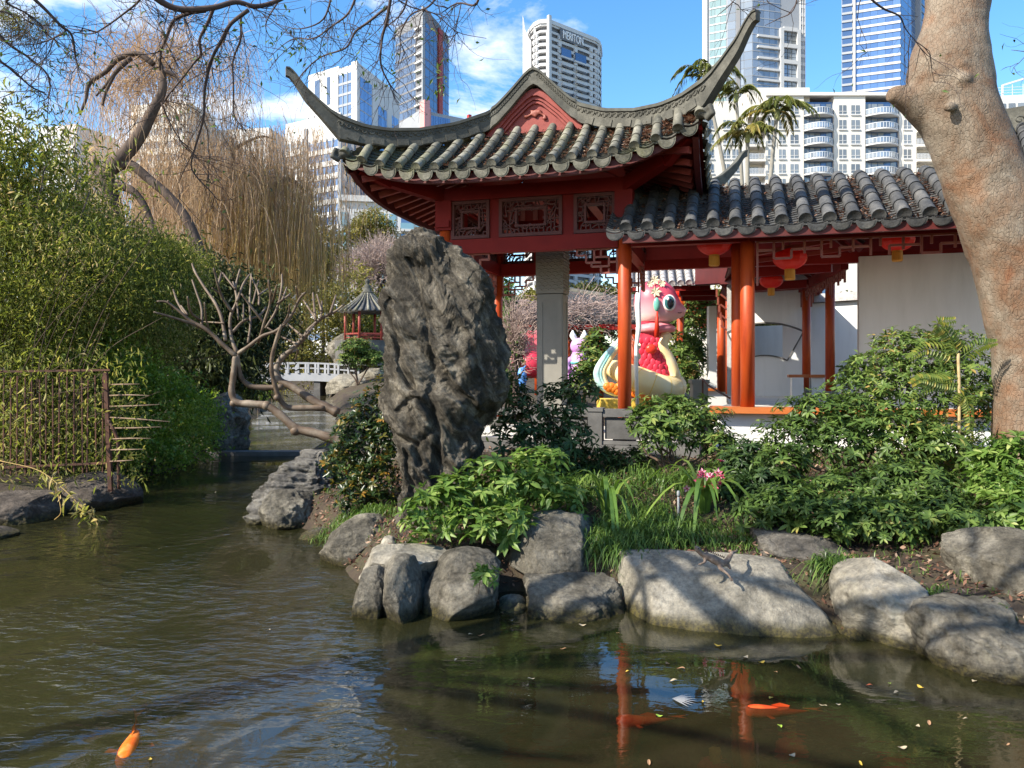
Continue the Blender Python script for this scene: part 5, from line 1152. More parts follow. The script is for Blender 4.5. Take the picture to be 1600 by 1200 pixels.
def cluster_mesh(name, nl, ln, wd, spread, mt, seed, tiers=1):
    r = np.random.default_rng(seed); V = []; Q = []; T = []; off = 0
    for k in range(nl):
        a = 2*math.pi*k/nl+r.normal(0, .18); el = math.radians(r.normal(spread, 11)); ax = np.array([[math.cos(a)*math.sin(el), math.sin(a)*math.sin(el), math.cos(el)]])
        nr = np.array([[-math.cos(a)*math.cos(el), -math.sin(a)*math.cos(el), math.sin(el)]]); l_ = ln*r.uniform(.7, 1.1); w_ = wd*r.uniform(.8, 1.1)
        # six-sided leaf with a bent midrib
        b = np.zeros((1, 3))+np.array([[0, 0, r.uniform(-.15, .15)*ln*.4]]); s = np.cross(ax, nr)
        pts = np.vstack([b, b+ax*l_*.35+s*w_*.42+nr*w_*.10, b+ax*l_*.68+s*w_*.42+nr*w_*.02-nr*l_*.04, b+ax*l_-nr*l_*.18, b+ax*l_*.68-s*w_*.42+nr*w_*.02-nr*l_*.04, b+ax*l_*.35-s*w_*.42+nr*w_*.10, b+ax*l_*.5-nr*w_*.10])
        V.append(pts); Q += [(off, off+1, off+6), (off+1, off+2, off+6), (off+2, off+3, off+6), (off+3, off+4, off+6), (off+4, off+5, off+6), (off+5, off, off+6)]; T += [r.uniform(.15, .85)]*6; off += 7
    me = np_mesh(name, np.vstack(V), np.array(Q), T); me.materials.append(mt); return me
def up_frame(pos, axis, ang, sc):
    Z = axis.normalized(); X = Z.cross(Vector((.3, .5, .81))).normalized(); Y = Z.cross(X); c, s = math.cos(ang), math.sin(ang)
    X2 = X*c+Y*s; Y2 = Y*c-X*s; return frame(pos, X2*sc, Y2*sc, Z*sc)
def stems(parent, base, tips, r0, mt, seed, name='stem'):
    rr = random.Random(seed)
    for i, tp in enumerate(tips):
        b = Vector(base)+Vector((rr.uniform(-.06, .06), rr.uniform(-.06, .06), 0)); tp = Vector(tp); mid = b+(tp-b)*.5+Vector((rr.uniform(-.1, .1), rr.uniform(-.1, .1), -.05)); mid2 = b+(tp-b)*.25+Vector((rr.uniform(-.05, .05), rr.uniform(-.05, .05), .02))
        pts = catmull([b, mid2, mid, tp], 4); m = MB(); m.tube(pts, lerp_list([r0, r0*.8, r0*.3], len(pts)), 6); part(name, m, mt, parent, True)
def shrub(label, blobs, base, mt, n=500, ln=.10, wd=.036, nl=8, spread=72, nobj=60, seed=1, fill=1500, stemr=.018, cat='shrub', name='shrub', group=None, up=.35, shell=(.62, 1.1)):
    """blobs: (px,py,Y,rx_px,ry_px). leaf whorls on the outside of the blobs, loose leaves inside, stems from the base"""
    rng = np.random.default_rng(seed); base = Vector(base); t = thing(name, label, cat, tuple(base), group)
    meshes = [cluster_mesh('leaf_cluster', max(3, nl+dn), ln*sc_, wd*sc_, spread+sp_, mt, seed*10+k) for k, (dn, sc_, sp_) in enumerate(((0, 1.0, 0), (-2, .75, -14), (1, 1.12, 6), (-3, .9, 10), (-1, .6, -22), (-4, 1.05, 18)))]
    area = np.array([b[3]*b[4] for b in blobs], float); area /= area.sum(); items = []; loose = []
    for b, a in zip(blobs, area):
        c = np.array(P(b[0], b[1], b[2])); rx = b[3]*b[2]/F; rz = b[4]*b[2]/F; ry = (rx+rz)/2*.85; k = max(4, int(n*a))
        d = sphere_dirs(k, rng, up); q = np.array([noise.noise(Vector(x)*2.3+Vector((seed*3.1, b[0]*.1, 0))) for x in d]); rad = rng.uniform(*shell, k)*(1+.42*q)
        p = c+d*rad[:, None]*np.array([rx, ry, rz])
        for pp, dd in zip(p, d): items.append((pp, dd))
        kk = int(fill*a); d2 = sphere_dirs(kk, rng, .1); p2 = c+d2*(rng.uniform(.25, .95, kk)**.6)[:, None]*np.array([rx, ry, rz]); loose.append(p2)
    items.sort(key=lambda it: it[0][1]-abs(it[0][0])*.02)
    acc_v = []; acc_q = []; acc_t = []; off = 0
    gzv = float(base.z)
    for i, (pp, dd) in enumerate(items):
        if pp[2] < gzv-.02: pp[2] = gzv+rng.uniform(.02, .15)
        axis = Vector(dd)*.7+Vector((0, 0, .75))+Vector(rng.normal(0, .22, 3)); M4 = up_frame(Vector(pp), axis, rng.uniform(0, 6.28), rng.uniform(.7, 1.2)); me = meshes[i % 6]
        if i < nobj: inst('leaf_cluster', me, M4, t)
        else:
            v = np.empty(len(me.vertices)*3, np.float32); me.vertices.foreach_get('co', v); v = v.reshape(-1, 3); Mn = np.array(M4); acc_v.append(v @ Mn[:3, :3].T+Mn[:3, 3])
            f = np.empty(len(me.loops), np.int32); me.loops.foreach_get('vertex_index', f); acc_q.append(f.reshape(-1, 3)+off); off += len(v); tn = np.empty(len(me.polygons), np.float32); me.attributes['tone'].data.foreach_get('value', tn); acc_t.append(np.clip(tn+rng.normal(0, .12), 0, 1))
    if acc_v: npart('foliage', np.vstack(acc_v), np.vstack(acc_q), mt, t, np.concatenate(acc_t), kind='stuff')
    if fill:
        p2 = np.vstack(loose); p2[:, 2] = np.maximum(p2[:, 2], gzv+.02); k = len(p2); V, Q = leaves_np(p2, sphere_dirs(k, rng, .1), sphere_dirs(k, rng, 1.2), ln*rng.uniform(.6, 1.0, k), wd*rng.uniform(.8, 1.2, k)); npart('inner_leaves', V, Q, mt, t, np.repeat(rng.uniform(0, .7, k), 2), kind='stuff')
    tips = []
    for b in blobs:
        c = P(b[0], b[1], b[2]); rx = b[3]*b[2]/F
        tips += [c+Vector((random.uniform(-.5, .5)*rx, random.uniform(-.3, .3)*rx, random.uniform(-.2, .3)*rx)) for _ in range(2)]
    stems(t, base, tips, stemr, M_['stem'], seed)
    return t
def leafmass(label, cat, blobs, mt, n, ln, wd, seed, name, kind=None, droop=.25, down=.0, trunk=None, group=None, base=None, clump=.5, tmat='bark_dark'):
    """crown of many small leaves gathered in clumps on blob surfaces"""
    rng = np.random.default_rng(seed); vol = np.array([b[3]*b[4]*b[2]**2 for b in blobs], float); vol /= vol.sum(); Ps = []
    for b, a in zip(blobs, vol):
        c = np.array(P(b[0], b[1], b[2])); rx = b[3]*b[2]/F; rz = b[4]*b[2]/F; ry = min((rx+rz)/2, b[5] if len(b) > 5 else 9)
        k = max(10, int(n*a)); nc = max(3, k//22); cd = sphere_dirs(nc, rng, .15); crad = rng.uniform(.45, 1.08, nc)**.7
        cc = c+cd*crad[:, None]*np.array([rx, ry, rz]); idx = rng.integers(0, nc, k); sp = clump*(.10*min(rx, rz)+ln*1.2)
        Ps.append(cc[idx]+rng.normal(0, 1, (k, 3))*np.array([sp*1.3, sp*1.3, sp*.8]))
    Ps = np.vstack(Ps); k = len(Ps)
    gzz = ground_h(Ps[:, 0], Ps[:, 1]); keep = Ps[:, 2] > gzz+.02; Ps = Ps[keep]; k = len(Ps)
    ax = sphere_dirs(k, rng, -down); nr = sphere_dirs(k, rng, 1.3); V, Q = leaves_np(Ps, ax, nr, ln*rng.uniform(.6, 1.3, k), wd*rng.uniform(.7, 1.2, k), droop)
    if base is None: base = (Ps[:, 0].mean(), Ps[:, 1].mean(), gz(Ps[:, 0].mean(), Ps[:, 1].mean()))
    t = thing(name, label, cat, tuple(base), group)
    npart('foliage', V, Q, mt, t, np.repeat(rng.uniform(0, 1, k), 2), kind='stuff')
    for tr in (trunk or []):
        pts = catmull([P(*q) for q in tr[0]], 5); m = MB(); m.tube(pts, lerp_list(tr[1], len(pts)), 8); part('trunk', m, M_[tmat], t, True)
    return t
# ------------------------------------------------------------------ far tree belt that hides the foot of the city
far = [(-60, 400, 100), (40, 380, 98), (140, 395, 95), (235, 400, 100), (420, 360, 96), (475, 372, 90), (700, 470, 90), (770, 480, 85), (850, 470, 90), (930, 462, 86), (1010, 470, 90), (1100, 470, 90), (1200, 480, 92), (1300, 480, 92), (1400, 470, 92), (1500, 470, 92), (1620, 470, 92)]
kinds = ['tree_far', 'tree_green', 'tree_olive']
FL = ['dark green tree at the far left edge behind the bamboo', 'dark tree behind the bamboo, second from the left edge', 'dark tree behind the leaning willow trunk', 'dark tree between the two willows', 'dark rounded tree behind the willow curtain', 'dark tree behind the right edge of the willow curtain', 'tree behind the standing stone', 'tree behind the left pavilion column', 'tree seen through the pavilion left of the stone pillar', 'green tree seen through the pavilion right of the stone pillar', 'tree behind the snake lantern', 'tree behind the lit gallery columns', 'tree behind the fan window wall', 'tree behind the slim gallery column', 'tree behind the shaded plain wall', 'tree behind the right end of the gallery', 'tree behind the big trunk at the right edge']
for i, (x, y, Y_) in enumerate(far):
    g_ = gz((x-800)*Y_/F, Y_); rr = 55+RNG.uniform(-8, 14)
    hgt = 90 if x < 600 else 40
    leafmass(FL[i], 'tree', [(x, y+hgt*.35, Y_, rr, hgt*.75, 6), (x+RNG.uniform(-30, 30), y, Y_, rr*.65, hgt*.4, 4), (x-20, y+hgt*.95, Y_+1, rr, hgt*.7, 5)], M_['tree_far' if x < 150 else 'tree_olive' if x < 600 else kinds[i % 3]], 4200, .55, .3, 100+i, 'tree', trunk=[([(x, 580, Y_), (x+4, y+20, Y_)], [.35, .12])])
for i, (x, y, Y_, rx, ry, mk, lab) in enumerate(((505, 392, 84, 45, 34, 'tree_olive', 'olive green tree under the left roof horn'), (578, 352, 88, 34, 24, 'tree_olive', 'yellow-green rounded tree below the white teal-glass building'), (430, 375, 82, 55, 45, 'tree_far', 'dark green tree behind the yellow willow strands'), (545, 470, 70, 50, 60, 'tree_olive', 'yellow-green bush behind the tea house'), (470, 500, 68, 70, 75, 'tree_olive', 'yellow-green bush left of the tea house rocks'), (600, 505, 72, 40, 40, 'vine', 'bright green bush showing under the tea house roof'))):
    leafmass(lab, 'tree', [(x, y, Y_, rx, ry, 5), (x-rx*.4, y+ry*.5, Y_, rx*.8, ry*.8, 4), (x+rx*.4, y+ry*.6, Y_, rx*.8, ry*.8, 4), (x, y+ry*1.3, Y_, rx*.9, ry, 4)], M_[mk], 6500, .34, .16, 140+i, 'tree', trunk=[([(x, 575, Y_), (x, y, Y_)], [.22, .08])])
# bare pinkish tree behind the tea house
def twig_tree(label, base, crown, n, mt, seed, rad=.02, K=7, spread=1.0, name='bare_tree', trunk=None, flow=None):
    rng = np.random.default_rng(seed); t = thing(name, label, 'tree', tuple(base)); c = np.array(P(*crown[:3])); R = np.array([crown[3]*crown[2]/F, crown[3]*crown[2]/F*.6, crown[4]*crown[2]/F])
    d = sphere_dirs(n, rng, .5); st = c+d*R*rng.uniform(.1, .8, (n, 1)); dirn = unit(d+rng.normal(0, .35, (n, 3))+np.array([0, 0, .35])); ll = rng.uniform(.35, .8, (n, 1))*R.mean()*.75
    s = np.linspace(0, 1, K); paths = st[:, None, :]+dirn[:, None, :]*(ll[:, None, :]*s[None, :, None])+np.cumsum(rng.normal(0, .035, (n, K, 3)), 1)*R.mean()*spread
    V, Q = strands_np(paths, (rad*(1-.8*s))[None, :].repeat(n, 0)); npart('twigs', V, Q, mt, t, np.repeat(rng.uniform(0, 1, n), (K-1)*3), kind='stuff')
    b = Vector(base)
    for k in range(7):
        e = c+d[k]*R*.6; pts = catmull([b, b+(Vector(c)-b)*.5+Vector(rng.normal(0, .1, 3))*R.mean()*.3, Vector(e)], 5); m = MB(); m.tube(pts, lerp_list([rad*7, rad*4, rad*1.5], len(pts)), 6); part('limb', m, M_['twig'], t, True)
    return t
twig_tree('leafless pale pink tree behind the little tea house', P(590, 470, 78), (598, 425, 78, 62, 52), 2600, M_['blossom'], 5, .035)
twig_tree('leafless pinkish tree behind the standing stone top', P(560, 470, 80), (560, 430, 80, 40, 40), 1400, M_['blossom'], 6, .035)
# ------------------------------------------------------------------ willows
def limbs(t, lst, mt, Yj=0, nm='limb', sides=9, sub=6):
    for pts, rad in lst:
        pp = catmull([P(*q) for q in pts], sub); m = MB(); m.tube(pp, lerp_list(rad, len(pp)), sides); part(nm, m, mt, t, True)
def hang(t, starts, L0, L1, mt, seed, rad=.012, K=8, sway=.18, nm='hanging_twigs', out=.6, floor=None):
    rng = np.random.default_rng(seed); st = np.array([tuple(s) for s in starts]); n = len(st); Ln = rng.uniform(L0, L1, n); a = rng.uniform(0, 6.28, n); s = np.linspace(0, 1, K)
    hor = np.stack([np.cos(a), np.sin(a), np.zeros(n)], 1)*(out*Ln*rng.uniform(.1, .5, n))[:, None]
    paths = st[:, None, :]+hor[:, None, :]*(1-(1-s)**2.2)[None, :, None]; drop = np.where(s < .2, .35*s*0-.3*s*(0.2-s)*4, 0)+np.maximum(0, s-.06)
    paths[:, :, 2] -= Ln[:, None]*drop[None, :]; paths += np.cumsum(rng.normal(0, .02, (n, K, 3)), 1)*sway*Ln[:, None, None]*.5
    if floor is not None: paths[:, :, 2] = np.maximum(paths[:, :, 2], floor)
    V, Q = strands_np(paths, rad*rng.uniform(.6, 1.2, n)[:, None]*(1-.6*s)[None, :]); npart(nm, V, Q, mt, t, np.repeat(rng.uniform(0, 1, n), (K-1)*3), kind='stuff')
Yw = 27
w1 = thing('willow_tree', 'leaning dark-trunked willow with bare reddish twigs rising above the bamboo', 'willow', tuple(P(185, 470, Yw)))
LW1 = [([(192, 480, Yw), (186, 400, Yw), (176, 320, Yw), (165, 275, Yw), (190, 248, Yw), (218, 212, Yw), (236, 178, Yw), (254, 140, Yw), (252, 105, Yw), (240, 85, Yw)], [.33, .32, .30, .30, .27, .23, .19, .14, .10, .05]),
       ([(240, 100, Yw), (215, 84, Yw), (185, 92, Yw), (165, 112, Yw), (140, 130, Yw), (134, 155, Yw), (125, 180, Yw)], [.11, .10, .09, .08, .07, .055, .03]),
       ([(205, 90, Yw), (185, 108, Yw), (168, 130, Yw), (150, 150, Yw)], [.09, .08, .06, .03]), ([(178, 118, Yw), (165, 145, Yw), (160, 165, Yw)], [.06, .05, .03]),
       ([(182, 260, Yw), (205, 258, Yw), (235, 282, Yw), (262, 305, Yw), (290, 340, Yw), (310, 385, Yw), (322, 440, Yw)], [.17, .17, .16, .16, .17, .18, .20]),
       ([(180, 290, Yw), (205, 297, Yw), (225, 320, Yw), (240, 355, Yw), (255, 390, Yw)], [.15, .14, .12, .10, .08]),
       ([(165, 275, Yw), (150, 262, Yw), (148, 250, Yw)], [.2, .16, .05]), ([(252, 108, Yw), (275, 120, Yw), (285, 135, Yw)], [.08, .05, .02])]
limbs(w1, LW1, M_['bark_dark'])
rng = np.random.default_rng(77)
def near_limbs(lst, n, rng, jx, jz, jy=1.5):
    pts = np.array([tuple(q) for L_ in lst for q in catmull([P(*w) for w in L_[0]], 8)]); k = rng.integers(0, len(pts), n); return pts[k]+np.stack([rng.normal(0, jx, n), rng.normal(0, jy, n), rng.normal(0, jz, n)], 1)
hang(w1, near_limbs(LW1, 1100, rng, 1.0, .8)+np.array([0, 1.8, 0]), .8, 2.6, M_['willow'], 21, .010, 8, .35, out=.9)
hang(w1, [P(rng.uniform(110, 400), rng.uniform(60, 300), Yw+rng.uniform(.6, 5)) for _ in range(1500)], .8, 2.8, M_['willow'], 22, .009, 8, .4, out=1.1)
st = np.array([tuple(P(rng.normal(240, 45), rng.normal(110, 30), Yw+rng.uniform(.3, 3))) for _ in range(650)])
# upright tangle of fine shoots at the top
K = 6; s = np.linspace(0, 1, K); dirn = unit(rng.normal(0, .6, (650, 3))+np.array([.1, 0, .5])); paths = st[:, None, :]+dirn[:, None, :]*(rng.uniform(.6, 2.2, (650, 1, 1))*s[None, :, None])+np.cumsum(rng.normal(0, .05, (650, K, 3)), 1)
V, Q = strands_np(paths, np.full((650, K), .009)); npart('upright_twigs', V, Q, M_['willow'], w1, np.repeat(rng.uniform(0, 1, 650), (K-1)*3), kind='stuff')
Yv = 33
w2 = thing('willow_tree', 'large weeping willow with a curtain of yellow-brown strands beside the upper pond', 'willow', tuple(P(360, 500, Yv)))
LW2 = [([(345, 520, Yv), (348, 440, Yv), (352, 380, Yv), (360, 320, Yv), (363, 260, Yv), (362, 215, Yv)], [.25, .23, .2, .16, .12, .07]), ([(372, 500, Yv), (368, 430, Yv), (372, 385, Yv), (395, 335, Yv), (418, 300, Yv), (450, 280, Yv), (478, 300, Yv)], [.2, .18, .16, .14, .13, .11, .06]),
       ([(356, 350, Yv), (372, 345, Yv), (390, 290, Yv), (408, 278, Yv), (430, 277, Yv)], [.12, .11, .09, .07, .04]), ([(362, 235, Yv), (385, 222, Yv), (410, 213, Yv), (430, 218, Yv)], [.08, .07, .05, .02]), ([(318, 500, Yv), (312, 420, Yv), (300, 370, Yv), (280, 330, Yv)], [.18, .16, .12, .08]), ([(352, 380, Yv), (335, 330, Yv), (318, 290, Yv)], [.1, .07, .03])]
limbs(w2, LW2, M_['bark_dark'])
hang(w2, near_limbs(LW2, 1200, rng, 1.2, .8), 1.5, 4.0, M_['willow'], 23, .011, 9, .2, out=.5)
hang(w2, [P(rng.normal(430, 62), rng.uniform(195, 350), Yv+rng.uniform(-3, 4)) for _ in range(1700)], 1.5, 4.5, M_['willow'], 24, .010, 9, .32, out=.35)
hang(w2, [P(x, y, Yv+rng.uniform(-3, 5)) for x, y in ((lambda u: (330+u*150, 250+.10*abs(u*150-70)**1.25+rng.uniform(0, 140)))(float(np.clip(rng.normal(.5, .38), -.6, 1.42))) for _ in range(1900))], 2.0, 4.2, M_['willow_y'], 25, .013, 9, .3, out=.25, floor=1.6)
hang(w2, [P(rng.normal(275, 60), rng.uniform(215, 330), Yv+rng.uniform(1, 6)) for _ in range(1500)], 1.8, 4.2, M_['willow'], 26, .011, 9, .35, out=.4)
# ------------------------------------------------------------------ bamboo and left bank
leafmass('broad mass of fine olive bamboo leaves filling the left bank', 'bamboo', [(0, 370, 15, 130, 85, 3), (110, 375, 17, 100, 65, 3), (60, 440, 14, 190, 110, 3), (200, 440, 17, 105, 90, 3), (-30, 320, 16, 70, 60, 2.5), (250, 420, 19, 65, 45, 2.5), (30, 530, 13.5, 160, 90, 2), (140, 510, 15, 120, 90, 2), (225, 490, 17, 80, 90, 2)], M_['bamboo'], 125000, .10, .0165, 31, 'bamboo_thicket', droop=.3, down=.6, clump=.8, trunk=[([(x0, 660, Y_), (x0+dx*.3, 500, Y_), (x0+dx, y1, Y_)], [.025, .022, .012]) for x0, dx, y1, Y_ in ((10, 60, 260, 14), (40, 100, 300, 14), (80, 40, 280, 15), (120, 110, 330, 16), (160, 80, 360, 16), (-20, 120, 350, 13.5), (20, -60, 260, 14), (70, 150, 330, 15))], tmat='stem')
leafmass('feathery pale green foliage at the upper left edge of the photograph', 'bamboo', [(-10, 225, 14, 60, 50, 2), (60, 265, 15, 60, 40, 2), (-30, 280, 14, 80, 60, 2), (110, 300, 16, 55, 35, 2)], M_['bamboo'], 5200, .17, .03, 32, 'bamboo_clump', droop=.3, down=.6, clump=1.6)
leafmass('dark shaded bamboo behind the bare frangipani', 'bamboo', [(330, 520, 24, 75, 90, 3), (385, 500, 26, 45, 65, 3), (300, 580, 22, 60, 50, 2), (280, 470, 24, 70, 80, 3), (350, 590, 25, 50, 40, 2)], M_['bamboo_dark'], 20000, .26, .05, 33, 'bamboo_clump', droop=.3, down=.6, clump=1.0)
leafmass('bright green creeper covering the left bank down to the water', 'creeper', [(250, 640, 15.5, 70, 60, 1.2), (190, 610, 14.5, 70, 60, 1.5), (290, 690, 16.5, 45, 40, .9), (230, 710, 14.8, 60, 40, .8), (150, 580, 14, 80, 60, 1.5), (180, 690, 13.8, 60, 50, .8), (310, 660, 17.5, 30, 45, .9)], M_['vine'], 21000, .085, .05, 34, 'bank_creeper', droop=.2, clump=.8)
leafmass('dull green undergrowth behind the rusty fence', 'undergrowth', [(40, 640, 13, 100, 70, 1.2), (120, 660, 13.2, 70, 60, 1), (0, 700, 12.6, 90, 50, 1), (90, 720, 12.8, 90, 30, .8)], M_['bamboo'], 9000, .12, .03, 35, 'undergrowth', droop=.3, down=.4, clump=1.2)
leafmass('small clump of yellow-green reeds on the far left bank', 'reeds', [(330, 645, 21, 22, 20, .6), (395, 615, 34, 18, 10, .6)], M_['vine'], 700, .35, .05, 36, 'reed_clump', droop=.3, down=-1.0)
leafmass('conifer sprays hanging in at the upper left corner', 'conifer', [(10, 45, 15, 45, 22, .8), (50, 40, 15, 30, 16, .6), (-20, 15, 15, 50, 20, .8)], M_['tree_olive'], 2600, .11, .014, 37, 'conifer_spray', droop=.1)
# thin culms and dead sprays leaning over the fence
bt = thing('bamboo_culms', 'thin leaning dry bamboo culms with pale leaves over the rusty fence', 'bamboo', tuple(P(30, 760, 12)))
rng = np.random.default_rng(41)
for k in range(16):
    x0 = rng.uniform(-60, 120); y0 = rng.uniform(620, 760); x1 = x0+rng.uniform(40, 190); y1 = y0-rng.uniform(90, 300); pts = catmull([P(x0, y0, 11.6), P((x0+x1)/2-14, (y0+y1)/2-10, 11.4), P(x1, y1+rng.uniform(0, 30), 11.2)], 5); m = MB(); m.tube(pts, lerp_list([.008, .003], len(pts)), 5); part('culm', m, M_['stem'], bt, True)
pp = np.array([tuple(P(rng.uniform(-20, 230), rng.uniform(540, 760), rng.uniform(10.9, 11.9))) for _ in range(1500)]); pp = pp[ground_h(pp[:, 0], pp[:, 1]) < pp[:, 2]]
V, Q = leaves_np(pp, sphere_dirs(len(pp), rng, -.6), sphere_dirs(len(pp), rng, 1), rng.uniform(.06, .15, len(pp)), .018, .3); npart('dry_leaves', V, Q, M_['bamboo'], bt, np.repeat(rng.uniform(.6, 1, len(pp)), 2), kind='stuff')
m = MB(); cpts = catmull([P(0, 720, 10.6), P(60, 735, 10.4), P(100, 765, 10.2), P(125, 790, 10.1), P(150, 815, 10.0), P(160, 850, 9.9)], 6); m.tube(cpts, .006, 5); cpt2 = catmull([P(90, 770, 10.2), P(95, 800, 10.1), P(85, 812, 10.1)], 5); m.tube(cpt2, .005, 5); part('drooping_shoot', m, M_['willow_y'], bt, True)
pp = np.array([tuple(q) for q in cpts[8:]+cpt2])[rng.integers(0, 24, 90)]+rng.normal(0, .06, (90, 3)); V, Q = leaves_np(pp, sphere_dirs(90, rng, -.8), sphere_dirs(90, rng, 1), rng.uniform(.1, .2, 90), .03, .3); npart('shoot_leaves', V, Q, M_['bamboo'], bt, np.repeat(rng.uniform(.6, 1, 90), 2), kind='stuff')
# ------------------------------------------------------------------ bare frangipani leaning over the water
fr = thing('frangipani_tree', 'bare frangipani with thick blunt branches leaning over the channel', 'tree', tuple(P(520, 690, 13)))
FY = 13.0
def fz(x, y, j=0): return (240+x/4, 400+y/4, FY+j)
r4 = lambda r: r/4*FY/F*.92
def flimb(nm, pts, r0, r1, j0=0, j1=0):
    n = len(pts); q = [P(*fz(x, y, j0+(j1-j0)*i/max(1, n-1))) for i, (x, y) in enumerate(pts)]; pp = catmull(q, 5); rr = lerp_list([r4(r0), r4(r1)], len(pp)); rr = rr*(1+.06*np.sin(np.arange(len(rr))*1.3)); rr[-1] *= .75
    m = MB(); m.tube(pp, rr, 10); part(nm, m, M_['frangi'], fr, True)
flimb('trunk', [(1180, 1170), (1110, 1140), (1000, 1105), (890, 1078), (800, 1000), (710, 938), (600, 925), (520, 915), (488, 850), (500, 740), (512, 620)], 34, 20)
flimb('trunk', [(1150, 980), (1090, 950), (1000, 905), (870, 820), (785, 775), (765, 710), (800, 640), (870, 580), (940, 510), (970, 460), (1050, 390), (1130, 350), (1195, 300)], 34, 7, .2, .6)
flimb('trunk', [(1070, 950), (950, 950), (835, 945), (785, 885), (760, 810), (738, 720), (742, 620), (775, 500), (800, 430)], 22, 11, .2, -.2)
flimb('trunk', [(810, 818), (700, 822), (605, 812), (548, 760), (530, 680), (522, 615)], 20, 15, .2, 0)
m = MB(); m.ell(P(*fz(888, 1090)), r4(38), r4(38), r4(36), 12, 8); m.ell(P(*fz(705, 935)), r4(34), r4(34), r4(32), 12, 8); m.ell(P(*fz(500, 920)), r4(26), r4(26), r4(26), 12, 8); m.ell(P(*fz(770, 885)), r4(22), r4(22), r4(22), 12, 8); part('knots', m, M_['frangi'], fr, True, kind='stuff')
BR = [([(515, 625), (440, 560), (330, 460), (230, 405), (180, 362), (90, 292), (20, 283)], 17, 6, -.3), ([(330, 460), (225, 418), (110, 382), (0, 350)], 12, 6, -.6), ([(450, 530), (425, 390), (382, 290), (320, 200), (262, 105), (240, 48)], 13, 7, .5), ([(300, 445), (300, 330), (272, 240), (240, 148)], 9, 6, .3), ([(292, 402), (232, 350), (212, 255)], 9, 7, -.5), ([(205, 380), (150, 290), (122, 210)], 9, 6, .4), ([(120, 330), (90, 280)], 7, 6, -.3), ([(215, 370), (170, 310)], 7, 7, .1), ([(345, 460), (325, 380), (318, 290)], 7, 5, -.3),
      ([(520, 605), (482, 500), (480, 380), (520, 280), (512, 200), (540, 82)], 13, 7, .4), ([(490, 350), (430, 260), (402, 180), (375, 75)], 10, 6, -.4), ([(403, 180), (425, 100)], 8, 6, .2), ([(520, 285), (558, 180), (602, 112)], 9, 6, .5), ([(495, 475), (560, 408), (660, 372), (702, 320)], 10, 7, .7), ([(420, 240), (365, 200)], 7, 5, -.2), ([(512, 210), (450, 130), (430, 105)], 7, 6, .3), ([(510, 200), (495, 160)], 6, 5, .5), ([(440, 420), (310, 410)], 6, 4, .4),
      ([(530, 608), (600, 560), (680, 500), (770, 465), (850, 390), (910, 272), (948, 228)], 14, 8, -.3), ([(655, 545), (690, 420), (730, 282), (718, 150)], 10, 7, -.6), ([(690, 420), (620, 330), (548, 235)], 9, 7, -.2), ([(700, 452), (770, 330), (800, 200), (802, 112)], 9, 7, .2), ([(768, 300), (840, 250), (852, 236)], 8, 7, .3), ([(805, 275), (832, 195)], 7, 6, .5), ([(905, 272), (890, 190)], 7, 6, -.3), ([(745, 285), (770, 180)], 7, 6, -.5), ([(725, 290), (740, 215)], 7, 6, -.8),
      ([(590, 545), (605, 420), (600, 300), (610, 110)], 8, 6, .7), ([(658, 305), (655, 230), (608, 125)], 7, 6, .6), ([(655, 245), (712, 205)], 6, 5, .5), ([(560, 410), (562, 300)], 6, 5, .7), ([(620, 300), (655, 150)], 6, 5, .6), ([(530, 400), (520, 270)], 6, 5, .2),
      ([(1012, 402), (995, 230)], 9, 7, .6), ([(1048, 384), (1052, 282)], 8, 7, .4), ([(1105, 355), (1140, 245)], 9, 7, .6), ([(1015, 395), (935, 275)], 8, 6, .5), ([(1050, 345), (1020, 240)], 7, 6, .7), ([(932, 505), (832, 420)], 9, 6, .4), ([(905, 555), (800, 505)], 8, 8, .3), ([(790, 500), (700, 440)], 8, 6, 0), ([(780, 480), (840, 370), (850, 300)], 8, 6, -.2), ([(870, 600), (900, 590), (885, 655)], 7, 5, .3), ([(960, 490), (1030, 400)], 8, 6, .8)]
for pts, a_, b_, j in BR: flimb('branch', pts, a_, b_, 0, j)
# ------------------------------------------------------------------ big trunk on the right
bt_ = thing('large_tree', 'massive tree trunk with grey flaking bark and orange patches at the right edge', 'tree', tuple(P(1590, 700, 8.2)))
TY = 8.2
rows = [(770, 1528, 1695), (735, 1548, 1672), (700, 1556, 1662), (640, 1560, 1655), (560, 1556, 1652), (480, 1541, 1645), (420, 1527, 1638), (370, 1508, 1632), (320, 1490, 1622), (280, 1478, 1606), (240, 1462, 1586), (200, 1443, 1569), (160, 1425, 1554), (120, 1420, 1544), (80, 1428, 1538), (40, 1443, 1538), (0, 1453, 1541), (-60, 1452, 1545), (-200, 1440, 1560)]
yy = np.linspace(-200, 760, 120); R_ = sorted(rows); xl_ = np.interp(yy, [r[0] for r in R_], [r[1] for r in R_]); xr_ = np.interp(yy, [r[0] for r in R_], [r[2] for r in R_])
for _ in range(3):
    xl_[1:-1] = .25*xl_[:-2]+.5*xl_[1:-1]+.25*xl_[2:]; xr_[1:-1] = .25*xr_[:-2]+.5*xr_[1:-1]+.25*xr_[2:]
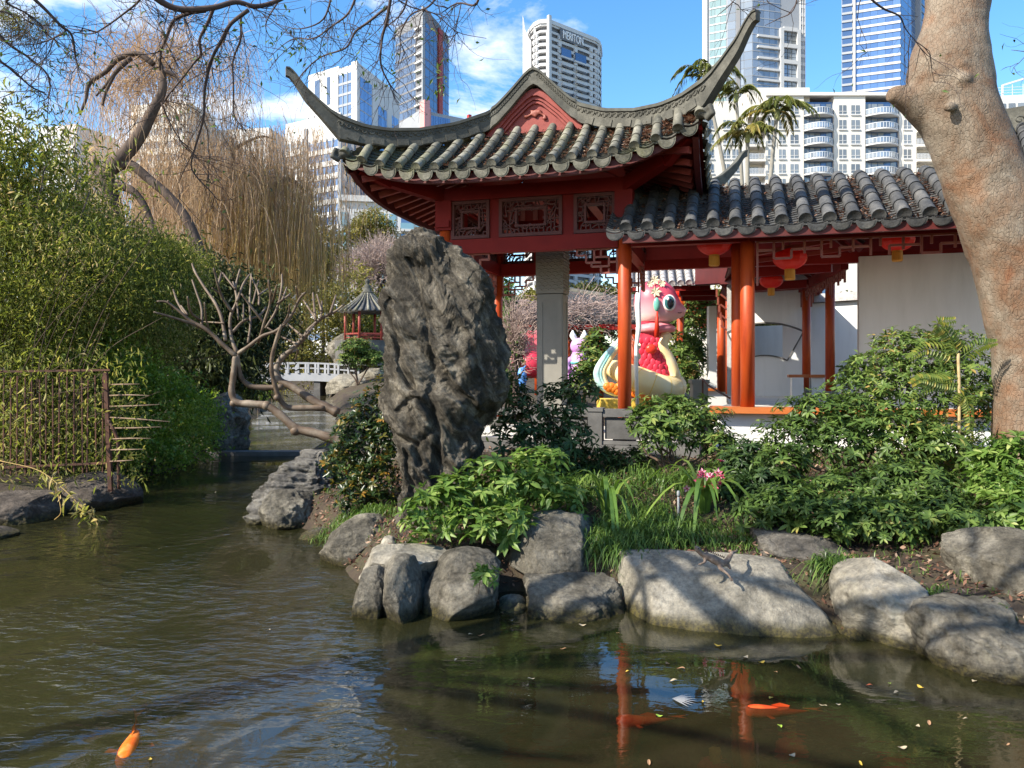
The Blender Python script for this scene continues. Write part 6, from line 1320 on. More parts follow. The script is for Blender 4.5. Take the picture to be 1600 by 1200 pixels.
def trunk_mesh(yy, xl_, xr_, na=72):
    V = []
    for y, a_, b_ in zip(yy, xl_, xr_):
        c = P((a_+b_)/2, y, TY); hw = (b_-a_)/2*TY/F; hd = min(hw, .40)
        for k in range(na):
            an = 2*math.pi*k/na; p = Vector((c.x+hw*math.cos(an), c.y+hd*math.sin(an), c.z)); q = noise.fractal(p*2.6, .9, 2.1, 4)*.02+noise.fractal(p*9, .9, 2.1, 3)*.006; p += Vector((math.cos(an), math.sin(an), 0))*q; V.append(tuple(p))
    i = np.arange(len(yy)-1)[:, None]*na; k = np.arange(na)[None, :]; k2 = (k+1) % na; return np.array(V), np.stack([i+k, i+k2, i+na+k2, i+na+k], -1).reshape(-1, 4)
V, Q = trunk_mesh(yy, xl_, xr_); na_ = 72
tm = MB(); tm.add(V, [tuple(q) for q in Q]+[tuple(range(na_)), tuple(range(len(V)-na_, len(V)))[::-1]])
def blimb(pts, rad, sides=26):
    pp = catmull(pts, 9); tm.tube(pp, lerp_list(rad, len(pp)), sides)
blimb([P(1520, 235, TY+.10), P(1480, 197, TY+.08), P(1436, 162, TY+.03), P(1404, 150, TY), P(1388, 149, TY-.01)], [.25, .24, .19, .11, .065])
blimb([P(1560, 400, TY), P(1600, 345, TY), P(1650, 290, TY+.1), P(1740, 180, TY+.2), P(1800, 20, TY+.3)], [.33, .30, .27, .22, .18])
for x, y, dy, r in ((1484, 167, -.37, .07), (1508, 122, -.38, .08), (1503, 100, -.37, .05)): tm.ell(P(x, y, TY+dy), r, r*.7, r*.8, 14, 10)
o_ = part('trunk', tm, M_['bark'], bt_, True); remesh(o_, .022, 5)
# ------------------------------------------------------------------ overhanging bare branches (tree standing left of the viewpoint)
ot = thing('overhanging_tree', 'dark bare branches with a few leaves hanging in from the top of the photograph', 'tree', (-7.6, .6, .3))
YB = 5.2
m = MB(); pp = catmull([(-7.6, .6, .2), (-7.4, 1.0, 2.4), (-6.4, 2.2, 4.6), (-4.6, 3.9, 5.6), (-3.2, 4.8, 5.2), tuple(P(230, -18, YB))], 8); m.tube(pp, lerp_list([.22, .19, .14, .09, .06, .035], len(pp)), 10); part('trunk', m, M_['bark_dark'], ot, True)
OB = [([(230, -18), (248, 0), (280, 14), (332, 12), (368, 3), (400, 10), (436, 0), (470, -20)], .022, .012), ([(320, 16), (296, 20), (272, 32), (262, 55), (252, 80), (250, 110)], .017, .005), ([(334, 12), (325, 35), (312, 62), (314, 85), (305, 96), (285, 122), (262, 150), (255, 162)], .014, .005), ([(388, 16), (360, 38), (345, 65), (330, 95), (320, 140), (318, 185), (305, 230), (300, 265), (330, 300), (340, 312)], .013, .003), ([(376, 26), (376, 60), (364, 95), (365, 135), (366, 180), (385, 205)], .010, .003), ([(436, 0), (415, 40), (430, 70)], .006, .002),
      ([(210, -10), (218, 0), (195, 20), (160, 45), (140, 53), (115, 50)], .008, .003), ([(44, -10), (68, 12), (95, 40), (112, 55), (118, 90), (122, 105)], .013, .005), ([(30, -10), (10, 3), (40, 20), (60, 35), (80, 60)], .010, .003), ([(-15, 40), (15, 70), (45, 90), (75, 118), (76, 150), (60, 160)], .011, .003), ([(-15, 85), (20, 110), (48, 135), (70, 145)], .010, .003), ([(252, 160), (270, 200), (300, 240), (345, 245)], .006, .002), ([(-20, 18), (12, 20), (30, 42), (28, 60)], .008, .003), ([(100, 52), (60, 68), (20, 70)], .006, .002),
      ([(612, -15), (605, 30), (597, 60), (595, 100), (608, 130), (620, 145)], .012, .004), ([(606, 10), (575, 35), (555, 50), (540, 75), (500, 90), (470, 118), (460, 140)], .011, .003), ([(640, -15), (628, 20), (600, 45)], .009, .004), ([(560, -15), (545, 20), (520, 40), (490, 60), (455, 62), (420, 90)], .009, .002), ([(690, -15), (670, 10), (640, 25), (625, 60), (640, 95)], .008, .002), ([(750, -12), (742, 8), (715, 5), (690, 20)], .010, .003), ([(520, -12), (505, 30), (470, 45), (440, 40)], .008, .002), ([(600, -15), (640, 10), (680, 22), (715, 50), (760, 60)], .006, .002),
      ([(1250, -30), (1240, 15), (1215, 30), (1195, 40)], .006, .002), ([(1330, -30), (1375, 10), (1405, 25), (1415, 45), (1435, 70)], .008, .002), ([(1660, 78), (1620, 82), (1580, 78)], .006, .002), ([(1165, -20), (1140, 8), (1120, 25)], .005, .002)]
rng = np.random.default_rng(53); tw = []; twr = []; lf = []
def grow(p, d, ln, depth):
    K = 6; pts = [p]
    for k in range(K-1):
        d = (d+Vector(rng.normal(0, .22, 3))+Vector((0, 0, -.05))).normalized(); p = p+d*ln/(K-1); pts.append(p)
    tw.append(np.array([tuple(q) for q in pts])); twr.append(.0015+.0013*depth)
    if rng.random() < .14: lf.append(p)
    if depth > 0:
        for _ in range(rng.integers(2, 4)):
            q = pts[rng.integers(1, K)]; grow(q, (d+Vector(rng.normal(0, .75, 3))).normalized(), ln*rng.uniform(.45, .75), depth-1)
for pts, r0, r1 in OB:
    yj = YB+rng.uniform(-.5, .8); q = [P(x, y, yj+.06*i) for i, (x, y) in enumerate(pts)]; pp = catmull(q, 5); m = MB(); rr = lerp_list([r0, r1], len(pp)); m.tube(pp, rr, 7); part('branch', m, M_['twig'], ot, True)
    nt_ = int(len(pp)*(.75 if pts[0][0] < 1100 else .3))
    for _ in range(nt_):
        k = rng.integers(2, len(pp)-1); d = Vector(pp[k+1]-pp[k-1]).normalized(); grow(Vector(pp[k]), (d*.5+Vector(rng.normal(0, .8, 3))+Vector((0, .2, -.25))).normalized(), rng.uniform(.18, .5), 1 if rng.random() < .75 else 2)
for k in range(15):          # unseen crown limbs above and left of the frame, added to cast dappled shade
    e = Vector((rng.uniform(-7, .5), rng.uniform(-1.5, 4.2), rng.uniform(5.3, 8.6))); a0 = Vector((-6.4, 2.2, 4.6)) if k % 2 else Vector((-4.6, 3.9, 5.6)); mid = a0+(e-a0)*.5+Vector(rng.normal(0, .5, 3)); mid.z = max(mid.z, 5.3)
    pp = catmull([a0, mid, e], 6); m = MB(); m.tube(pp, lerp_list([.07, .045, .015], len(pp)), 6); part('branch', m, M_['bark_dark'], ot, True)
    for _ in range(6):
        q = rng.integers(3, len(pp)-1); d = Vector(rng.normal(0, 1, 3)); d.z = abs(d.z)*.6; grow(Vector(pp[q]), d.normalized(), rng.uniform(.6, 1.3), 2)
V, Q = strands_np(np.stack(tw), np.array(twr)[:, None]*np.linspace(1, .4, 6)[None, :]); npart('twigs', V, Q, M_['twig'], ot, kind='stuff')
ex = [P(rng.uniform(420, 470), rng.uniform(55, 100), YB) for _ in range(26)]+[P(rng.uniform(676, 700), rng.uniform(95, 145), YB) for _ in range(22)]; lf = [tuple(q) for q in lf+ex]; k = len(lf); V, Q = leaves_np(np.array(lf), sphere_dirs(k, rng, -.4), sphere_dirs(k, rng, .6), rng.uniform(.03, .06, k), .018); npart('leaves', V, Q, M_['shrub'], ot, np.repeat(rng.uniform(.2, 1, k), 2), kind='stuff')
# ------------------------------------------------------------------ palms
def palm(label, crown, base, nf, fl, seed, Y_):
    rng = np.random.default_rng(seed); t = thing('palm_tree', label, 'palm', tuple(P(base[0], base[1], Y_)), 'palms in front of the cream apartments'); c = P(crown[0], crown[1], Y_)
    pp = catmull([P(base[0], base[1], Y_), P((base[0]*.6+crown[0]*.4), (base[1]+crown[1])/2, Y_), c], 8); m = MB(); rr = lerp_list([.16, .13, .11], len(pp))*(1+.05*(np.arange(len(pp)) % 2)); m.tube(pp, rr, 10); part('trunk', m, M_['pillar'], t, True)
    m = MB(); m.lathe(c-Z3*.15, [(.11, -.35), (.17, -.2), (.16, .2), (.05, .6)], 12); part('crownshaft', m, M_['frond_base'], t, True)
    for k in range(nf):
        a = 2*math.pi*k/nf+rng.uniform(-.3, .3); h = np.array([math.cos(a), math.sin(a), 0]); el = rng.uniform(.45, 1.4); ln = fl*rng.uniform(.8, 1.1); K = 12; s = np.linspace(0, 1, K)
        path = np.array(c)+h*(ln*(s*.8*math.cos(el*.6)))[:, None]+np.array([0, 0, 1])*(ln*(s*math.sin(el)-s**2.4*(.42+.42*el)))[:, None]
        V1, Q1 = tube_np(path, np.linspace(.035, .008, K), 4); n = 70; tt = rng.uniform(.12, 1, n); pos = np.stack([np.interp(tt, s, path[:, q]) for q in range(3)], 1); tg = unit(np.stack([np.interp(tt, s, np.gradient(path[:, q])) for q in range(3)], 1)); sd = np.cross(tg, np.array([0, 0, 1.0])); sd = unit(sd)*np.where(rng.random(n) < .5, -1, 1)[:, None]
        ax = unit(sd*.8+tg*.6+np.array([0, 0, -.35])); V2, Q2 = leaves_np(pos, ax, np.tile([0, 0, 1.0], (n, 1)), fl*.22*(1-.5*np.abs(tt-.5)), .024, .3)
        Qt = np.vstack([np.vstack([Q1[:, :3], Q1[:, [0, 2, 3]]]), Q2+len(V1)]); tone = np.r_[np.full(len(Q1)*2, .6), np.repeat(np.clip(rng.normal(.3+.5*(el < .6), .18, n), 0, 1), 2)]
        npart('frond', np.vstack([V1, V2]), Qt, M_['palm'], t, tone)
M_['frond_base'] = mat('palm_crownshaft', [(.25, .30, .10), (.36, .36, .15)], 2, .5, .1)
palm('short palm in front of the recessed balconies, left of the leaning palm', (1168, 212), (1168, 420), 12, 3.0, 1, 48)
palm('slightly leaning palm with a grey trunk, rightmost of the palms', (1214, 176), (1196, 400), 12, 3.2, 2, 47)
palm('tall palm rising behind the right roof horn', (1102, 122), (1150, 400), 11, 3.4, 3, 52)
palm('palm crown half hidden between the horn and the apartments', (1150, 150), (1165, 400), 10, 2.8, 4, 55)
# ------------------------------------------------------------------ garden shrubs on the near bank
def gp_(px_, py_, Y_): p = P(px_, py_, Y_); p.z = gz(p.x, p.y); return p
shrub('light green whorled shrub in front of the standing stone', [(660, 810, 7.2, 36, 42), (705, 790, 7.3, 48, 40), (760, 765, 7.5, 55, 45), (815, 760, 7.6, 60, 42), (870, 785, 7.6, 45, 32), (790, 815, 7.2, 50, 30), (840, 730, 7.9, 50, 30), (735, 815, 7.1, 40, 28)], gp_(770, 850, 7.4), M_['shrub_lite'], n=330, ln=.135, wd=.046, nl=9, spread=78, nobj=150, seed=1, fill=500)
shrub('small light green sprig overhanging the egg-shaped boulder', [(760, 900, 6.05, 26, 12)], gp_(770, 888, 6.7), M_['shrub_lite'], n=14, ln=.10, wd=.032, nl=9, spread=80, nobj=14, seed=2, fill=0, stemr=.006)
shrub('dark airy shrub in front of the balustrade left of the stone pillar base', [(800, 660, 9.4, 50, 45), (840, 700, 9.3, 60, 40), (870, 640, 9.5, 45, 45), (800, 610, 9.6, 35, 30), (900, 610, 9.5, 38, 28), (885, 680, 9.3, 45, 35)], gp_(850, 745, 9.4), M_['shrub_dark'], n=420, ln=.12, wd=.038, nl=7, spread=80, nobj=80, seed=3, fill=500, stemr=.02)
shrub('layered grey-green shrub in front of the right end of the balustrade', [(1060, 655, 9.1, 75, 32), (1030, 680, 9.0, 40, 28), (1100, 680, 9.1, 45, 30), (1040, 640, 9.3, 50, 25), (1000, 655, 9.3, 25, 20), (1125, 700, 9.0, 30, 30)], gp_(1050, 740, 9.1), M_['shrub'], n=520, ln=.10, wd=.034, nl=8, spread=80, nobj=80, seed=4, fill=700)
shrub('bronze-tipped dark shrub left of the standing stone', [(565, 690, 9.6, 48, 60), (585, 650, 9.7, 35, 45), (540, 730, 9.5, 45, 45), (590, 750, 9.3, 35, 50), (555, 780, 9.2, 35, 30), (600, 700, 9.2, 25, 60), (610, 600, 9.9, 18, 40)], gp_(570, 800, 9.3), M_['shrub_orange'], n=700, ln=.095, wd=.034, nl=7, spread=65, nobj=80, seed=5, fill=1600)
shrub('tall broad shrub against the shaded plain wall beside the big trunk', [(1440, 560, 8.9, 80, 45), (1380, 580, 8.9, 60, 40), (1500, 590, 8.9, 60, 50), (1345, 610, 8.8, 50, 40), (1440, 620, 8.6, 90, 45), (1400, 535, 9.0, 45, 22), (1490, 535, 9.0, 55, 22), (1530, 640, 8.6, 40, 45)], gp_(1440, 700, 8.8), M_['shrub'], n=1050, ln=.09, wd=.03, nl=8, spread=74, nobj=110, seed=6, fill=1500, stemr=.022)
shrub('dark green middle shrub below the orange ledge', [(1280, 650, 8.6, 60, 40), (1330, 690, 8.3, 70, 45), (1240, 690, 8.4, 60, 40), (1400, 690, 8.2, 80, 50), (1480, 700, 8.1, 70, 45), (1340, 650, 8.6, 60, 35), (1220, 730, 8.1, 40, 35)], gp_(1330, 760, 8.3), M_['shrub'], n=1100, ln=.105, wd=.034, nl=7, spread=80, nobj=110, seed=7, fill=1500, stemr=.02)
shrub('low spreading shrub overhanging the dark boulder and the pale upright rock', [(1240, 790, 7.1, 70, 32), (1310, 810, 6.9, 80, 36), (1390, 820, 6.8, 75, 38), (1460, 800, 6.9, 70, 40), (1190, 800, 7.2, 45, 28), (1430, 760, 7.3, 80, 40), (1340, 765, 7.4, 80, 32), (1510, 830, 6.6, 45, 35)], gp_(1350, 850, 7.2), M_['shrub'], n=1250, ln=.095, wd=.032, nl=9, spread=80, nobj=140, seed=8, fill=1500, stemr=.016)
shrub('bright green shrub cut by the right edge in front of the big trunk', [(1585, 720, 7.3, 45, 40), (1560, 770, 7.0, 50, 38), (1600, 800, 6.6, 50, 40), (1545, 735, 7.4, 35, 30)], gp_(1590, 850, 7.0), M_['shrub_lite'], n=420, ln=.11, wd=.038, nl=8, spread=76, nobj=80, seed=9, fill=700)
shrub('low dark ground shrub right of the flowering clump', [(1170, 720, 8.5, 45, 35), (1200, 760, 8.1, 50, 30), (1160, 760, 8.3, 30, 22)], gp_(1180, 790, 8.3), M_['shrub_dark'], n=380, ln=.085, wd=.03, nl=8, spread=75, nobj=60, seed=10, fill=900)
shrub('thin dark sapling behind the slim column by the plain wall', [(1325, 590, 11.6, 14, 30), (1335, 565, 11.6, 10, 16), (1320, 610, 11.6, 16, 14)], P(1328, 640, 11.6), M_['shrub_dark'], n=46, ln=.09, wd=.04, nl=5, spread=75, nobj=20, seed=11, fill=60, stemr=.008, name='sapling', cat='sapling')
shrub('pine-like dark bush by the far water below the tea house', [(555, 545, 56, 24, 16), (580, 560, 56, 20, 12), (548, 562, 56, 18, 12)], gp_(560, 585, 56), M_['shrub'], n=500, ln=.35, wd=.1, nl=8, spread=70, nobj=0, seed=12, fill=600, stemr=.06)
shrub('green bush behind the snake lantern', [(1075, 560, 23, 35, 40), (1070, 590, 22, 25, 25), (1090, 500, 25, 40, 40)], Vector((5.3, 22, .9)), M_['shrub'], n=500, ln=.2, wd=.07, nl=8, spread=70, nobj=0, seed=13, fill=1500, stemr=.03)
shrub('green bush between the rabbit lantern and the orange column', [(930, 560, 24, 25, 40), (912, 590, 23, 22, 25), (800, 560, 24, 18, 55), (790, 470, 27, 16, 40)], Vector((2.2, 24, .9)), M_['shrub'], n=500, ln=.2, wd=.07, nl=8, spread=70, nobj=0, seed=14, fill=1500, stemr=.03)
twig_tree('leafless shrub with pale twigs left of the stone pillar behind the balustrade', Vector((.1, 17, .9)), (805, 540, 17, 38, 90), 420, M_['blossom'], 16, .009, spread=.8)
twig_tree('leafless branching shrub against the pale wall right of the snake lantern', Vector((7.0, 27, .9)), (1088, 560, 27, 32, 40), 260, M_['twig'], 17, .014, spread=.9)
shrub('low dark shrub against the plinth behind the upright strap-leaved plant', [(930, 720, 9.6, 45, 24), (985, 722, 9.5, 40, 22), (900, 735, 9.3, 35, 20)], gp_(950, 750, 9.4), M_['shrub_dark'], n=260, ln=.10, wd=.034, nl=7, spread=75, nobj=40, seed=31, fill=500)
shrub('small green shrub between the orchid clump and the big right shrubs', [(1150, 735, 8.7, 42, 30), (1130, 770, 8.2, 35, 22)], gp_(1145, 780, 8.4), M_['shrub'], n=240, ln=.09, wd=.03, nl=8, spread=76, nobj=40, seed=32, fill=500)
# blades: curved ribbons
def blades_np(base, dirh, Ln, Wd, lean, K=6, curl=1.0):
    n = len(base); s = np.linspace(0, 1, K); side = np.stack([-dirh[:, 1], dirh[:, 0], np.zeros(n)], 1)
    up = np.sin(np.pi/2*np.minimum(1, s*1.1))[None, :]*(1-lean[:, None]*.55*(s**curl)[None, :]*1.4)-lean[:, None]*(s**2.4)[None, :]*.55
    out_ = lean[:, None]*(s**1.5)[None, :]; p = base[:, None, :]+dirh[:, None, :]*(out_*Ln[:, None])[:, :, None]; p[:, :, 2] += up*Ln[:, None]
    w = (Wd[:, None]*np.interp(s, [0, .3, .8, 1], [.6, 1, .7, .04])[None, :])/2; A = p-side[:, None, :]*w[:, :, None]; B = p+side[:, None, :]*w[:, :, None]; B[:, :, 2] += w*.5; A[:, :, 2] += w*.5
    V = np.stack([A, B], 2).reshape(-1, 3); i = (np.arange(n)*K*2)[:, None]; k = np.arange(K-1)[None, :]*2; Q = np.stack([i+k, i+k+1, i+k+3, i+k+2], -1).reshape(-1, 4); return V, Q, K-1
def tuft(label, spots, per, Ln, Wd, mt, seed, name='grass_tuft', cat='grass', lean=(.4, 1.0), rad=.12):
    rng = np.random.default_rng(seed); B = []
    for x, y, Y_ in spots:
        p = gp_(x, y, Y_); B.append(np.array([p.x, p.y, 0])+np.stack([rng.normal(0, rad, per), rng.normal(0, rad*.8, per), np.zeros(per)], 1))
    B = np.vstack(B); B[:, 2] = ground_h(B[:, 0], B[:, 1])-.01; n = len(B); a = rng.uniform(0, 6.28, n); t = thing(name, label, cat, (B[:, 0].mean(), B[:, 1].mean(), B[:, 2].mean()))
    V, Q, k = blades_np(B, np.stack([np.cos(a), np.sin(a), np.zeros(n)], 1), Ln*rng.uniform(.5, 1.1, n), Wd*rng.uniform(.7, 1.2, n), rng.uniform(lean[0], lean[1], n)); npart('blades', V, Q, mt, t, np.repeat(rng.beta(2, 2.5, n), k), kind='stuff'); return t
tuft('dense mondo grass clump behind the big smooth boulder', [(x, y, Y_) for x, y, Y_ in ((960, 850, 7.3), (990, 845, 7.3), (1020, 850, 7.2), (1050, 850, 7.2), (985, 820, 7.6), (1030, 820, 7.6), (1065, 830, 7.4), (945, 870, 7.0), (970, 880, 6.95), (1005, 800, 7.9), (960, 830, 7.6))], 190, .34, .010, M_['grass'], 61, rad=.13)
tuft('sunlit short grass right of the lizard', [(1090, 850, 7.2), (1120, 850, 7.2), (1150, 855, 7.1), (1175, 860, 7.1), (1140, 835, 7.4), (1100, 830, 7.5), (1190, 855, 7.15)], 90, .17, .009, M_['grass'], 62, rad=.14)
tuft('small drooping grass tuft between the big boulder and the pale upright rock', [(1298, 905, 6.35), (1305, 915, 6.3)], 130, .30, .010, M_['grass'], 63, rad=.07)
tuft('grassy clump between the standing stone and the balustrade', [(830, 730, 8.7), (860, 735, 8.7), (890, 735, 8.7), (810, 745, 8.5), (920, 740, 8.6)], 150, .40, .011, M_['grass'], 64, rad=.15)
tuft('dark grass at the foot of the bronze-tipped shrub', [(545, 800, 8.9), (575, 810, 8.8), (520, 800, 9.1), (600, 800, 8.8)], 130, .26, .010, M_['grass'], 65, rad=.12)
tuft('long grass behind the ribbed rock near the frangipani foot', [(520, 700, 11.6), (540, 710, 11.2), (505, 720, 11.4)], 150, .42, .014, M_['grass'], 66, rad=.16)
tuft('thin grass blades at the foot of the pale upright rock', [(1455, 950, 5.75), (1450, 985, 5.7)], 22, .25, .010, M_['grass'], 67, rad=.04)
tuft('row of arching grass clumps along the foot of the plinth', [(x, 745+(k % 2)*14, 9.0-.25*(k % 3)) for k, x in enumerate((905, 935, 970, 1000, 1030, 1065, 1095))], 120, .36, .011, M_['grass'], 69, rad=.16)
tuft('ground grass under the right shrubs', [(x, 800, 7.9+.1*k) for k, x in enumerate((1150, 1200, 1260, 1330, 1420, 1500))], 60, .2, .010, M_['grass'], 68, rad=.3)
def strapplant(label, base, n, Ln, Wd, seed, flowers=False):
    rng = np.random.default_rng(seed); t = thing('strap_leaf_plant', label, 'plant', tuple(base))
    for k in range(n):
        a = 2*math.pi*k/n+rng.normal(0, .3); b = np.array([[base.x+.05*math.cos(a), base.y+.05*math.sin(a), base.z-.02]]); V, Q, kk = blades_np(b, np.array([[math.cos(a), math.sin(a), 0]]), np.array([Ln*rng.uniform(.7, 1.15)]), np.array([Wd*rng.uniform(.8, 1.2)]), np.array([rng.uniform(.5, 1.0)]), 9)
        npart('leaf', V, Q, M_['strap'], t, np.full(len(Q), rng.uniform(.1, .9)), True)
    if flowers:
        for k in range(3):
            a = rng.uniform(0, 6.28); e = Vector(base)+Vector((.02+.10*(k-1), -.10-.03*k, .34+.05*k)); pts = catmull([base, base+(e-base)*.6+Z3*.05, e], 5); m = MB(); m.tube(pts, .006, 6); sp = part('flower_stem', m, M_['strap'], t, True)
            for q in range(6):
                c = e+Vector(rng.normal(0, .05, 3)); m = MB(); d = sphere_dirs(1, rng, .2)[0]*np.array([1, 1.6, 1])-np.array([0, .4, 0]); Z = Vector(d).normalized(); X = Z.cross(Vector((.2, .1, .9))).normalized(); Yx = Z.cross(X)
                for w in range(5):
                    an = w*1.2566; dr = X*math.cos(an)+Yx*math.sin(an); s2 = Z.cross(dr); m.add([c, c+dr*.022+s2*.013+Z*.008, c+dr*.046+Z*.004, c+dr*.022-s2*.013+Z*.008], [(0, 1, 2), (0, 2, 3)], rng.uniform(0, 1))
                m.ell(c+Z*.012, .010, .010, .010, 8, 6, .0); part('flower', m, M_['flower'], t)
    return t
M_['flower'] = leafmat('pink_orchid', [(0, (.32, .01, .05)), (.5, (.6, .12, .22)), (1, (.8, .45, .55))], .2, .5, .3)
strapplant('strap-leaved orchid clump with pink flowers', gp_(1100, 792, 7.85), 26, 1.0, .05, 71, True)
strapplant('upright strap-leaved plant without flowers right of the light green shrub', gp_(950, 795, 8.0), 16, .9, .046, 72)
strapplant('strap-leaved plant half hidden in front of the balustrade steps', gp_(895, 780, 8.2), 9, .5, .032, 73)
m = MB(); a = gp_(1060, 812, 7.7); m.tube([a, a+Z3*.26], .011, 10); m.lathe(a+Z3*.26, [(.013, 0), (.016, .02), (.016, .05), (.008, .06)], 12); solo('sprinkler_stake', m, plain('grey_plastic', (.32, .33, .34)), 'thin grey sprinkler stake beside the orchid clump', 'stake', smooth=True)
# yellowing fern stalk beside the trunk
fn = thing('tree_fern', 'yellow-green fern with a tall thin stalk in the broad shrub beside the trunk', 'fern', tuple(gp_(1498, 700, 8.0)))
m = MB(); c = P(1497, 552, 8.0); m.tube(catmull([gp_(1498, 700, 8.0), P(1499, 620, 8.0), c], 6), .016, 8); part('stalk', m, mat('fern_stalk', [(.35, .25, .12), (.5, .38, .2)], 20, .7, .3), fn, True)
rng = np.random.default_rng(9)
for pts in ([(1499, 600), (1470, 598), (1440, 592), (1425, 600)], [(1500, 560), (1480, 520), (1465, 505), (1490, 500)], [(1498, 640), (1508, 620), (1515, 650), (1515, 700)], [(1500, 560), (1530, 540), (1555, 535)], [(1498, 590), (1460, 600), (1425, 622)], [(1498, 555), (1450, 545), (1420, 560)]):
    path = np.array([tuple(q) for q in catmull([P(x, y, 8.0-.05*i) for i, (x, y) in enumerate(pts)], 8)]); V1, Q1 = tube_np(path, np.linspace(.006, .002, len(path)), 4); tg = unit(np.gradient(path, axis=0)); vs = []; n_ = len(path); pos = np.repeat(path[2:], 2, 0); tgs = np.repeat(tg[2:], 2, 0); sd = unit(np.cross(tgs, np.array([0, -1.0, .2])))*np.tile([1, -1], n_-2)[:, None]; V2, Q2 = leaves_np(pos, unit(sd+tgs*.5+np.array([0, 0, -.2])), np.tile([0, -1.0, .5], (len(pos), 1)), .13*np.repeat(np.linspace(1, .35, n_-2), 2), .028, .25)
    npart('frond', np.vstack([V1, V2]), np.vstack([Q1[:, :3], Q1[:, [0, 2, 3]], Q2+len(V1)]), M_['fern'], fn, np.r_[np.full(len(Q1)*2, .3), np.repeat(rng.beta(2, 2, len(pos))*(1.0), 2)])
# leaf litter on the bank, short weeds
rng = np.random.default_rng(81); n = 30000; xx = rng.uniform(-4.6, 5.5, n); yy_ = rng.uniform(5.0, 12.5, n); dd = sdist(xx, yy_, RIGHT); k = (dd > .12); xx, yy_ = xx[k], yy_[k]; zz = ground_h(xx, yy_)+rng.uniform(.01, .06, len(xx))
V, Q, T = litter_np(np.stack([xx, yy_, zz], 1), .025, 82, .5); o_ = link('leaf_litter', np_mesh('leaf_litter', V, Q, T), M_['litter']); setp(o_, 'dry brown leaves scattered over the soil of the bank', 'leaf litter', kind='stuff')
n = 9000; xx = rng.uniform(-4.5, 5.8, n); yy_ = rng.uniform(5.2, 12, n); dd = sdist(xx, yy_, RIGHT); k = (dd > .35) & (sdist(xx, yy_, [(-9, 10.6), (9, 10.3), (9, 16), (-1.5, 16), (-1.5, 12)]) < 0); B = np.stack([xx, yy_, ground_h(xx, yy_)-.01], 1)[k]; a = rng.uniform(0, 6.28, len(B)); V, Q, kk = blades_np(B, np.stack([np.cos(a), np.sin(a), 0*a], 1), rng.uniform(.04, .16, len(B)), np.full(len(B), .009), rng.uniform(.3, 1, len(B)), 4); o_ = link('ground_cover', np_mesh('ground_cover', V, Q, np.repeat(rng.beta(2, 2, len(B)), kk)), M_['grass']); setp(o_, 'thin short grass growing between the shrubs', 'grass', kind='stuff')
# ------------------------------------------------------------------ leaves afloat
LV = []
for k in range(3):
    m = MB(); n = 8; r = random.Random(k); L_ = .06; pts = []
    for i in range(n+1):
        s = i/n; w = (.014, .010, .017)[k]*math.sin(math.pi*s**.8)+.0005; z = .006*math.sin(s*5+k)+.004
        pts += [(s*L_-.03, -w, z+.003), (s*L_-.03, w, z+.004), (s*L_-.03, 0, z)]
    m.add(pts, [(3*i, 3*i+2, 3*i+5, 3*i+3) for i in range(n)]+[(3*i+2, 3*i+1, 3*i+4, 3*i+5) for i in range(n)]); LV.append(m.mesh('floating_leaf'))
LC = {'brown': plain('brown_leaf', (.30, .17, .09), .6), 'yellow': plain('yellow_leaf', (.5, .34, .05), .5), 'green': plain('lime_leaf', (.28, .40, .05), .5), 'pale': plain('pale_leaf', (.38, .31, .21), .6), 'red': plain('russet_leaf', (.40, .10, .04), .5)}
LM = {}
for cname, mt in LC.items():
    for k in range(3):
        me = LV[k].copy(); me.materials.clear(); me.materials.append(mt); LM[cname, k] = me
